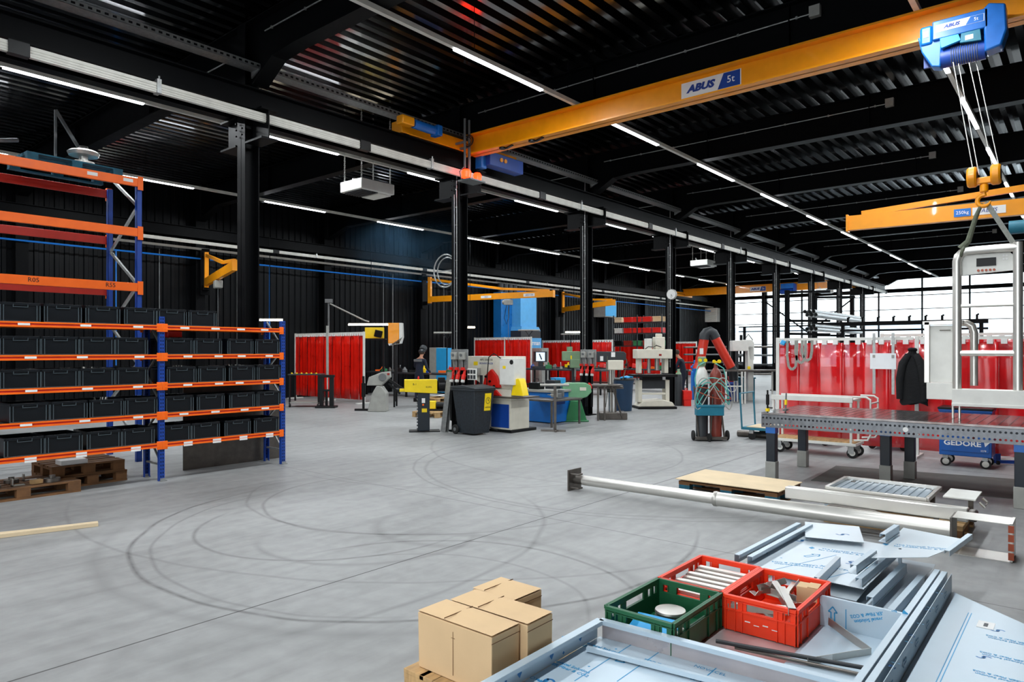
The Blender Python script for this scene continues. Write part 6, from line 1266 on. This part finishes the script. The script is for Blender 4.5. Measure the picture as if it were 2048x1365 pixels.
# ---- film-covered sheet metal
def film_marks(par, o, org, ux, uy, items, k=1.0, mat='print_blue'):
    org, ux, uy = Vector(org), Vector(ux).normalized(), Vector(uy).normalized(); n = ux.cross(uy); B = basis(ux, uy)
    def L(a_, b_): return org + ux * a_ + uy * b_ + n * .0006 - Vector(o)
    for it in items:
        ty, a_, b_ = it[0], it[1], it[2]; rot = R_(it[3]) if len(it) > 3 else 0; Bm = B @ Matrix.Rotation(rot, 3, 'Z')
        if ty == 'txt':
            text('The Novacel Solution', .032 * k, mat, par, L(a_, b_), Bm, 'print', .0002, bold=.0008); text('for LASER Fiber & CO2', .032 * k, mat, par, L(a_, b_) - Bm @ Vector((0, .036 * k, 0)), Bm, 'print', .0002, bold=.0008)
            m = MB(); c = L(a_, b_) + Bm @ Vector((-.2 * k, -.015 * k, 0)); ex, ey = Bm @ Vector((1, 0, 0)), Bm @ Vector((0, 1, 0))
            m.quad([c + ex * -.02 * k, c + ey * -.03 * k, c + ex * .02 * k, c + ey * .03 * k]); m.build('print', mat, par)
        elif ty == 'n': text('NOVACEL', .036 * k, mat, par, L(a_, b_), Bm, 'print', .0002)
        else:
            m = MB(); ex, ey = Bm @ Vector((1, 0, 0)), Bm @ Vector((0, 1, 0)); c = L(a_, b_)
            def P(x, y): return c + ex * x * k + ey * y * k
            if ty == 'logo':
                for s in (1, -1):
                    pr = None
                    for i in range(11):
                        t_ = R_(-60 + i * 21); r0, r1 = .030, .018; x0, y0 = .018 * s, 0; cs, sn = math.cos(t_) * -s, math.sin(t_) * s
                        a1, a2 = P(x0 + cs * r0, y0 + sn * r0), P(x0 + cs * r1, y0 + sn * r1)
                        if pr: m.quad([pr[0], a1, a2, pr[1]])
                        pr = (a1, a2)
            elif ty == 'line': m.quad([P(0, -.003), P(it[4], -.003), P(it[4], .003), P(0, .003)])
            elif ty == 'arrow':
                w_ = .0042
                pl = [(-.06, -.012), (.02, -.012), (.02, -.03), (.06, 0), (.02, .03), (.02, .012), (-.06, .012), (-.06, -.012)]
                for i in range(len(pl) - 1):
                    p, q_ = Vector(pl[i]), Vector(pl[i + 1]); d = (q_ - p).normalized(); nn_ = Vector((-d.y, d.x)) * w_; m.quad([P(*(p - nn_)), P(*(q_ - nn_)), P(*(q_ + nn_)), P(*(p + nn_))])
            elif ty == 'drop': m.quad([P(0, .03), P(-.014, 0), P(0, -.018), P(.014, 0)])
            elif ty == 'dot': m.quad([P(.008, 0), P(0, .008), P(-.008, 0), P(0, -.008)])
            m.build('print', mat if ty != 'logo' else 'print_dark', par, smooth=False)
M('print_dark', '0f6aa8', .5, 0, 0); M('print_shade', '2a6d90', .5, 0, 0)
def rim(o, p, q_, h, w_, par, name='rim', mat='film_blue', side=1, lip=.022, web=None):
    "folded edge: upright web, flat top and a short turned-down lip"
    m = MB(o); p, q_ = Vector(p), Vector(q_); m.bar(p + Vector((0, 0, h / 2)), q_ + Vector((0, 0, h / 2)), .002, h)
    m.mi = 1; m.bar(p + Vector((0, 0, h)), q_ + Vector((0, 0, h)), w_, .002, (0, 0, 1), (side * w_ / 2, 0)); m.bar(p + Vector((0, 0, h)), q_ + Vector((0, 0, h)), .002, lip, (0, 0, 1), (side * w_, -lip / 2)); return m.build(name, [web or mat, mat], par)
# tray 1, front left
make_pallet((2.6, 1.35, 0), 0, 'wooden pallet under the front film-covered tray')
o = Vector((2.5, 1.5, .15)); zb1 = .19
t = thing('sheet_metal_tray', 'film-covered sheet metal tray with folded edges at the front left', 'sheet metal', o)
bs = MB(o).sheet([(1.5, 2.049, zb1), (1.55, .3, zb1), (3.325, .3, zb1), (3.2, 2.055, zb1)], .002).build('base_sheet', 'film_blue', t)
MB(o).box(1.9, 3.0, 1.0, 1.9, .146, .186).build('packing_strip', 'wood', t)
r_ = rim(o, (1.5, 2.05, zb1), (3.18, 2.06, zb1), .105, .045, t, side=1); rim(o, (3.2, 2.04, zb1), (3.36, -.1, zb1), .105, .04, t, side=1, web='raw_pink'); rim(o, (3.0, 2.0, zb1), (3.28, -.1, zb1), .03, .02, t, side=1)
def at_px(ty, u, v, rot=0, *k): p = fl(u, v, zb1); return (ty, 1.9 - p.y, p.x - 3.0, rot, *k)
film_marks(bs, o, (3.0, 1.9, zb1), (0, -1, 0), (1, 0, 0), [at_px('n', 1235, 1271), at_px('txt', 1195, 1294), at_px('dot', 1232, 1299), at_px('txt', 1132, 1330), at_px('dot', 1178, 1334), at_px('n', 1078, 1362), at_px('line', 1149, 1363, 90, .7), at_px('line', 1234, 1364, 90, .6), at_px('arrow', 1253, 1321, 230), at_px('txt', 1338, 1343, 180), at_px('n', 1420, 1342), at_px('dot', 1328, 1300), at_px('line', 1400, 1365, 90, .2), at_px('logo', 1092, 1362)])
film_marks(r_, o, (1.9, 2.048, zb1 + .05), (1, 0, 0), (0, 0, 1), [('drop', .35, 0), ('drop', .6, 0), ('drop', .85, 0), ('drop', 1.1, .01), ('dot', .95, -.02), ('dot', .5, 0)], 1.2, 'print_dark')
o3 = Vector((2.62, 1.12, zb1 + .002)); m = MB(o3); m.box(2.6, 3.02, 1.08, 1.09, zb1, zb1 + .06); m.box(2.6, 3.02, 1.06, 1.09, zb1 + .06, zb1 + .063); tag(m.build('sheet_profile', 'film_grey'), 'short upright film-covered profile on the front tray', 'profile')
# tray 2 under and beside the crates
o = Vector((4.0, 1.0, .15)); t = thing('sheet_metal_tray', 'film-covered sheet metal tray beside the front red crate, with a cross web', 'sheet metal', o)
b2 = MB(o).sheet([(3.3, 1.2, .155), (3.3, .78, .155), (5.2, .78, .155), (5.2, 1.3, .155), (4.45, 1.3, .155), (4.45, 1.2, .155)][::-1], .002).build('base_sheet', 'film_blue', t)
MB(o).box(3.5, 5.0, .8, 1.15, .002, .15).build('packing_blocks', 'dark_wood', t)
rr = rim(o, (3.1, .76, .155), (5.22, .755, .155), .17, .03, t, side=-1); rim(o, (3.1, .72, .155), (5.22, .715, .155), .165, .03, t, side=-1)
cw = rim(o, (4.23, 1.21, .155), (4.225, .78, .155), .17, .02, t, 'cross_web', side=-1); rim(o, (4.46, 1.28, .155), (5.0, 1.3, .155), .2, .03, t, 'back_web', 'film_grey', side=-1)
film_marks(cw, o, (4.226, 1.2, .16), (0, -1, 0), (0, 0, 1), [('arrow', .06, .07, 90), ('line', .13, 0, 90, .15), ('txt', .28, .1, 200)], .8)
film_marks(b2, o, (3.6, 1.2, .156), (0, -1, 0), (1, 0, 0), [('line', .0, -.1, 75, .7), ('arrow', .02, .35, 70), ('logo', .22, .4), ('dot', .14, .42), ('n', .3, .25), ('txt', .3, .02, 5), ('txt', .24, .52, 10), ('n', .3, .95), ('logo', .2, 1.2), ('line', .25, -.1, 75, .7)], .8)
film_marks(rr, o, (3.2, .7, .30), (1, 0, 0), (0, 1, 0), [('line', .3 * i + .1, -.02, 90, .06) for i in range(6)] + [('logo', .35 + .45 * i, .02, 30) for i in range(4)], .9)
# tray 3, far right with the large sheet
o = Vector((4.1, .2, .15)); t = thing('sheet_metal_tray', 'large film-covered sheet at the lower right corner, printed all over', 'sheet metal', o); z3 = .195
b3 = MB(o).sheet([(2.9, .689, z3), (2.9, -.7, z3), (4.3, -.7, z3), (4.86, .27, z3), (5.24, .689, z3)][::-1], .002).build('base_sheet', 'film_grey2', t) if M('film_grey2', 'a6b8c4', .38, .15, .04, 3) else 0
wb = MB(o).box(2.9, 5.22, .690, .693, z3 - .04, .315).build('side_web', 'film_grey2', t); MB(o).box(3.3, 4.7, -.5, .5, .146, .192).build('packing_strip', 'wood', t)
film_marks(wb, o, (3.1, .689, .255), (1, 0, 0), (0, 0, 1), [('arrow', .35 + .3 * i, 0, 180) for i in range(6)], .75, 'print_shade')
its = [('line', .1, 0, 90, 2.1), ('line', .115, 0, 90, 2.1)]
for i in range(5):
    its += [('txt', .34, .25 + .27 * i, 180), ('logo', .24 + .02 * (i % 2), .12 + .54 * i / 1.2, 180)] if i < 4 else [('txt', .34, .25 + .27 * i, 180)]
    its += [('txt', .85, .15 + .27 * i, 180), ('n', .58, .22 + .27 * i, 180), ('logo', .62, .38 + .27 * i, 180)] if i < 4 else []
film_marks(b3, o, (3.2, .66, z3), (0, -1, 0), (1, 0, 0), its, .8)
lb = MB((4.72, .5, z3 + .001)).box(4.66, 4.78, .42, .5, z3 + .001, z3 + .0016).build('paper_label', 'white_label'); tag(lb, 'small white paper label stuck on the large printed sheet', 'label'); MB((4.72, .5, z3 + .001)).box(4.69, 4.75, .45, .47, z3 + .0017, z3 + .002).build('print', 'dark_grey', lb)
make_pallet((4.1, .1, 0), 0, 'wooden pallet under the large printed sheet')
# bracket, rods and loose plates between the trays
o = Vector((3.75, .98, .16)); p1, p2, p3 = fl(1657, 1243, .20), fl(1742, 1305, .17), fl(1615, 1326, .17)
m = MB(o); m.bar(p1, p2, .003, .045); m.bar(p2, p3, .003, .045); t = thing('angle_bracket', 'V-shaped stainless bracket lying on the tray beside the front red crate', 'bracket', o); m.build('bracket', 'steel', t)
d = (p3 - p2).normalized(); c = p2 + d * .25; MB(o).bar(c, c + d * .07, .005, .04).build('label', 'white_label', t)
for i, (a_, b_, r, mt) in enumerate(((fl(1432, 1283, .19), fl(1735, 1338, .19), .011, 'dark_grey'), (fl(1470, 1296, .17), fl(1730, 1352, .17), .009, 'raw_steel'))): tag(MB(a_).tube([a_, b_], r, 10).build('steel_rod', mt), ['thin dark steel rod lying across the trays', 'thin bare steel rod next to the dark one'][i], 'rod')
m = MB((3.5, 1.4, .15)); m.box(3.28, 4.46, .8, 1.64, .146, .15); tag(m.build('steel_plate', 'raw_pink'), 'bare pinkish steel plate in front of the front red crate', 'plate') if True else 0
m = MB((3.4, 1.5, .153)); m.sheet([(3.26, 1.62, .156), (3.26, 1.3, .156), (3.42, 1.3, .156), (3.45, 1.6, .156)][::-1], .003); tag(m.build('cardboard_scrap', 'cardboard_light'), 'flat cardboard scrap beside the green crate', 'cardboard')
# ---- stack of profiles behind the crates
make_pallet((5.2, 1.4, 0), 0, 'wooden pallet under the stack of folded sheets')
M('film_white', 'c8d4dc', .33, .15, .04, 3)
def plate(lab, pts, z, mat='film_white', th=.003, marks=None, k=1.1):
    o = Vector((*pts[0], z)); pp = [Vector((*p, z)) for p in pts]; t = thing('folded_sheet', lab, 'sheet metal', o); b = MB(o).sheet(pp, th).build('sheet', mat, t)
    if marks: film_marks(b, o, (pts[0][0], pts[0][1], z), (0, -1, 0), (1, 0, 0), marks, k)
    return t, b, o
def srt(x0, x1, y0, y1, a_=0.0):
    c = Vector(((x0 + x1) / 2, (y0 + y1) / 2)); P_ = [Vector(p) for p in ((x0, y1), (x0, y0), (x1, y0), (x1, y1))]; return [tuple(c + Matrix.Rotation(a_, 2) @ (p - c)) for p in P_]
t, b, o = plate('lowest folded sheet of the stack behind the crates', srt(4.5, 5.9, .85, 1.7, .05), .17, 'film_grey')
t, b, o = plate('second sheet from the bottom of the stack', srt(4.52, 5.7, .9, 1.6, -.06), .205, 'film_grey')
t, b, o = plate('third sheet of the stack, its blue-marked fold facing the camera', srt(4.5, 5.6, 1.1, 1.65, .03), .245); rim(o, (4.5, 1.62, .21), (4.48, 1.15, .21), .035, .03, t, side=1)
t, b, o = plate('top sheet of the stack with long folded rims', srt(4.6, 5.75, 1.05, 1.8, -.02), .30, marks=[('logo', .12, .85, 20), ('txt', .45, .75, 10), ('line', .2, 0, 70, .6), ('line', .5, 0, 70, .6), ('n', .5, .3), ('arrow', .3, .5, 60), ('dot', .15, .3), ('txt', .3, .2, 200), ('logo', .55, .5, 40)])
rim(o, (4.62, 1.88, .28), (5.8, 1.84, .28), .07, .035, t, side=1); r4 = rim(o, (4.62, 1.79, .28), (5.8, 1.75, .28), .075, .035, t, side=1); film_marks(r4, o, (4.7, 1.772, .32), (1, 0, 0), (0, 0, 1), [('logo', .25 + .3 * i, 0) for i in range(3)] + [('dot', .1 + .3 * i, .01) for i in range(4)], .6)
rim(o, (4.62, 1.08, .29), (5.9, 1.04, .29), .06, .035, t, side=-1)
t, b, o = plate('bright sheet jutting out to the right of the stack', [(4.95, 1.1), (5.2, .82), (5.85, .66), (5.95, 1.1)], .40, marks=[('txt', .2, .5, 20)]); rim(o, (5.35, .72, .39), (5.95, .66, .39), .035, .03, t, side=-1); MB(o).bar((5.3, 1.0, .3), (5.3, 1.0, .4), .02, .02).build('spacer', 'film_grey', t)
for i, (y, z, x0, x1, lab) in enumerate(((1.12, .36, 4.66, 5.1, 'short folded profile on top of the stack, front'), (1.1, .415, 5.35, 5.7, 'short folded profile on top of the stack, rear'), (.98, .25, 4.45, 5.3, 'longer folded profile lying lower at the right of the stack'), (.86, .22, 4.4, 5.2, 'folded profile lowest at the right of the stack'))):
    o = Vector((x0, y, z)); t = thing('folded_profile', lab, 'profile', o); rim(o, (x0, y, z), (x1, y - .02, z), .055, .035, t, 'web', side=-1); MB(o).bar((x0, y, z), (x1, y - .02, z), .05, .003, (0, 0, 1), (-.02, 0)).build('flange', 'film_blue', t)
t = plate('white-filmed offcut behind the stack', srt(5.5, 6.0, 1.35, 1.75, .3), .335, 'film_white', marks=[('logo', .2, .25)])[0]
# ================================================================== PEOPLE
def grow(name, verts, edges, radii, mat, parent, sub=2):
    me = bpy.data.meshes.new(name); me.from_pydata([Vector(v) for v in verts], edges, []); o = bpy.data.objects.new(name, me); COL.objects.link(o)
    s = o.modifiers.new('skin', 'SKIN'); s.use_smooth_shade = True; s.use_x_symmetry = False
    for i, r in enumerate(radii):
        v = me.skin_vertices[0].data[i]; v.radius = (r, r) if not isinstance(r, tuple) else r; v.use_root = (i == 0)
    sb = o.modifiers.new('sub', 'SUBSURF'); sb.levels = sub; sb.render_levels = sub
    dg = bpy.context.evaluated_depsgraph_get(); m2 = bpy.data.meshes.new_from_object(o.evaluated_get(dg)); bpy.data.objects.remove(o)
    for p in m2.polygons: p.use_smooth = True
    m2.materials.clear(); m2.materials.append(MATS[mat]); m2.materials.append(MATS['skin']); r = bpy.data.objects.new(name, m2); COL.objects.link(r); r.parent = parent; return r
def person(lab, loc, rz, hunch, armL, armR, top, cap=None, stance=.1):
    t = thing('person', lab, 'person', loc, rz)      # faces local +y
    hx = .09; b = hunch
    V = [(0, 0, .95), (0, .02, 1.08), (0, .03 + b * .25, 1.26), (0, .03 + b * .6, 1.42), (0, .04 + b * .8, 1.50), (0, .06 + b * 1.1, 1.57), (0, .08 + b * 1.25, 1.66),
         (-hx, 0, .9), (-hx - .01, .02, .5), (-hx - .02, -.02, .09), (-hx - .02, .1, .04), (hx, 0, .9), (hx + .02, .01 + stance, .5), (hx + .03, -.03 + stance, .09), (hx + .03, .1 + stance, .04)]
    R = [(.15, .11), (.135, .1), (.15, .11), (.15, .1), (.055, .055), (.055, .058), (.085, .1), (.09, .09), .065, .045, (.045, .035), (.09, .09), .065, .045, (.045, .035)]
    E = [(0, 1), (1, 2), (2, 3), (3, 4), (4, 5), (5, 6), (0, 7), (7, 8), (8, 9), (9, 10), (0, 11), (11, 12), (12, 13), (13, 14)]
    for s, arm in ((-1, armL), (1, armR)):
        k = len(V); sh = (s * .17, .02 + b * .6, 1.40); V += [sh, arm[0], arm[1], arm[2]]; R += [.062, .048, .033, (.035, .02)]; E += [(3, k), (k, k + 1), (k + 1, k + 2), (k + 2, k + 3)]
    body = grow('body', V, E, R, top, t)
    for p in body.data.polygons:
        c = p.center
        if c.z > 1.47 + 0: p.material_index = 1
        for arm in (armL, armR):
            if (c - Vector(arm[2])).length < (Vector(arm[2]) - Vector(arm[1])).length * 1.02: p.material_index = 1
    for s, arm in ((-1, armL), (1, armR)):           # five separate fingers on each palm
        w_, h_ = Vector(arm[1]), Vector(arm[2]); d = (h_ - w_).normalized(); side = d.cross(Vector((0, 0, 1))).normalized(); dn = Vector((0, 0, -1))
        for j in range(5):
            if j < 4: st = h_ + d * .02 + side * (.012 * (j - 1.5) * 1.5); L = [.062, .07, .066, .05][j]; pts = [st, st + d * L * .5 + dn * .008, st + d * L * .8 + dn * .03]
            else: st = h_ - side * s * .03 - d * .02; pts = [st, st - side * s * .022 + d * .02, st - side * s * .025 + d * .05 + dn * .012]
            MB().tube(pts, [.010, .009, .007], 7).build('finger' if j < 4 else 'thumb', 'skin', body)
    hc = Vector((0, .08 + b * 1.25, 1.66))
    f = hc + Vector((0, .098, 0))
    MB().tube([f + Vector((0, -.02, .02)), f + Vector((0, .015, -.012)), f + Vector((0, -.01, -.02))], [.008, .014, .01], 8).build('nose', 'skin', body)
    for s in (-1, 1):
        MB().lathe([(.002, 0), (.011, .004), (.002, .01)], f + Vector((s * .032, -.014, .022)), 10, (0, 1, 0)).build('eye', 'ink_black', body)
        MB().lathe([(.005, -.01), (.024, -.006), (.022, .008), (.006, .01)], hc + Vector((s * .088, -.0, .0)), 12, (1, 0, 0)).build('ear', 'skin', body)
    MB().box(-.025, .025, f.y - .018, f.y - .008, f.z - .052, f.z - .045).build('mouth', 'dark_red', body)
    MB().lathe([(.094, -.04), (.103, .0), (.1, .05), (.075, .09), (.03, .11), (.002, .113)], hc + Vector((0, -.018, .01)), 20, (0, -.22, 1)).build('hair', 'hair', t)
    if cap:
        MB().lathe([(.112, .03), (.118, .05), (.112, .09), (.07, .125), (.02, .14), (.001, .141)], hc + Vector((0, -.012, .0)), 22, (0, -.1, 1)).build('cap', cap, t)
        m = MB(); c_ = hc + Vector((0, .0, .07))
        m.lathe([(.02, 0), (.1, .01), (.125, .06), (.12, .15), (.06, .2), (.01, .205)], c_ + Vector((0, .02, .02)), 20, (0, .7, .6)); m.build('raised_visor', 'dark_grey', t)
    # collar, belt, boots
    MB().ring((0, .04 + b * .8, 1.475), (0, .3, 1), .062, .016, 18, 6).build('collar', 'mid_grey' if cap else top, t)
    for s, yy in ((-1, 0), (1, stance)): MB().prism([(-.09 + yy, 0), (.17 + yy, 0), (.17 + yy, .05), (.08 + yy, .09), (.04 + yy, .13), (-.09 + yy, .13)], s * (hx + .03) - .05, s * (hx + .03) + .05, 'yz').build('boot', 'black_paint', t, bevel=.012)
    return t
c = fl(838, 804)
p1_ = person('person in dark overalls with a raised welding visor, standing at the welding bench', (c.x, c.y, 0), R_(-70), .12, ((-.27, .22, 1.18), (-.2, .42, 1.1), (-.17, .5, 1.08)), ((.30, .0, 1.14), (.30, .24, 1.0), (.26, .32, .98)), 'navy_cloth', 'dark_grey')
MB().box(-.155, .155, -.095, -.075, 1.36, 1.44).build('shoulder_yoke', 'mid_grey', p1_, bevel=.01)
c = atD(1368, 760, 23.5)
p2_ = person('person in a dark jacket bending over the bench near the small red curtain', (c.x, c.y, 0), R_(10), .16, ((-.27, .2, 1.16), (-.18, .42, 1.08), (-.14, .5, 1.06)), ((.27, .2, 1.16), (.18, .42, 1.08), (.14, .5, 1.06)), 'navy_cloth')
single('bench_block', 'blue and red small machine on the bench beside the man in the dark jacket', 'machine', (*atD(1390, 740, 24.5).xy, .0), 'bright_blue', [('b', -.12, .12, -.12, .12, 0, 1.0), ('c', (0, 0, 1.0), (0, 0, 1.25), .1), ('c', (0, 0, 1.25), (0, 0, 1.4), .05), ('c', (-.15, 0, 1.15), (.15, 0, 1.15), .05)], VIEW, .02)
# ---- drifting welding smoke
sm = bpy.data.materials.new('welding_smoke'); sm.use_nodes = True; n_ = sm.node_tree; n_.nodes.clear(); oo_ = n_.nodes.new('ShaderNodeOutputMaterial'); vs = n_.nodes.new('ShaderNodeVolumeScatter'); vs.inputs['Color'].default_value = (.25, .6, 1, 1)
tc = n_.nodes.new('ShaderNodeTexCoord'); nz = n_.nodes.new('ShaderNodeTexNoise'); nz.inputs['Scale'].default_value = .8; nz.inputs['Detail'].default_value = 2; n_.links.new(tc.outputs['Object'], nz.inputs['Vector'])
ln = n_.nodes.new('ShaderNodeVectorMath'); ln.operation = 'LENGTH'; mpp = n_.nodes.new('ShaderNodeMapping'); mpp.inputs['Scale'].default_value = (1 / 2.3, 1 / 2.3, 1 / 1.7); n_.links.new(tc.outputs['Object'], mpp.inputs[0]); n_.links.new(mpp.outputs[0], ln.inputs[0])
fa = n_.nodes.new('ShaderNodeMapRange'); fa.inputs[1].default_value = .95; fa.inputs[2].default_value = .1; fa.inputs[3].default_value = 0; fa.inputs[4].default_value = 1; n_.links.new(ln.outputs['Value'], fa.inputs[0])
mr = n_.nodes.new('ShaderNodeMapRange'); mr.inputs[1].default_value = .4; mr.inputs[2].default_value = .75; mr.inputs[3].default_value = 0; mr.inputs[4].default_value = .09; n_.links.new(nz.outputs[0], mr.inputs[0])
mu = n_.nodes.new('ShaderNodeMath'); mu.operation = 'MULTIPLY'; n_.links.new(fa.outputs[0], mu.inputs[0]); n_.links.new(mr.outputs[0], mu.inputs[1]); n_.links.new(mu.outputs[0], vs.inputs['Density']); n_.links.new(vs.outputs[0], oo_.inputs['Volume']); MATS['smoke'] = sm
c = atD(815, 490, 23)
m = MB(); bmesh.ops.create_icosphere(m.bm, subdivisions=2, radius=1); m.xf(Matrix.Diagonal((2.3, 2.3, 1.7, 1))); sk = m.build('welding_smoke', 'smoke'); sk.location = c; tag(sk, 'faint blue welding smoke drifting under the ceiling lights', 'smoke', kind='stuff')
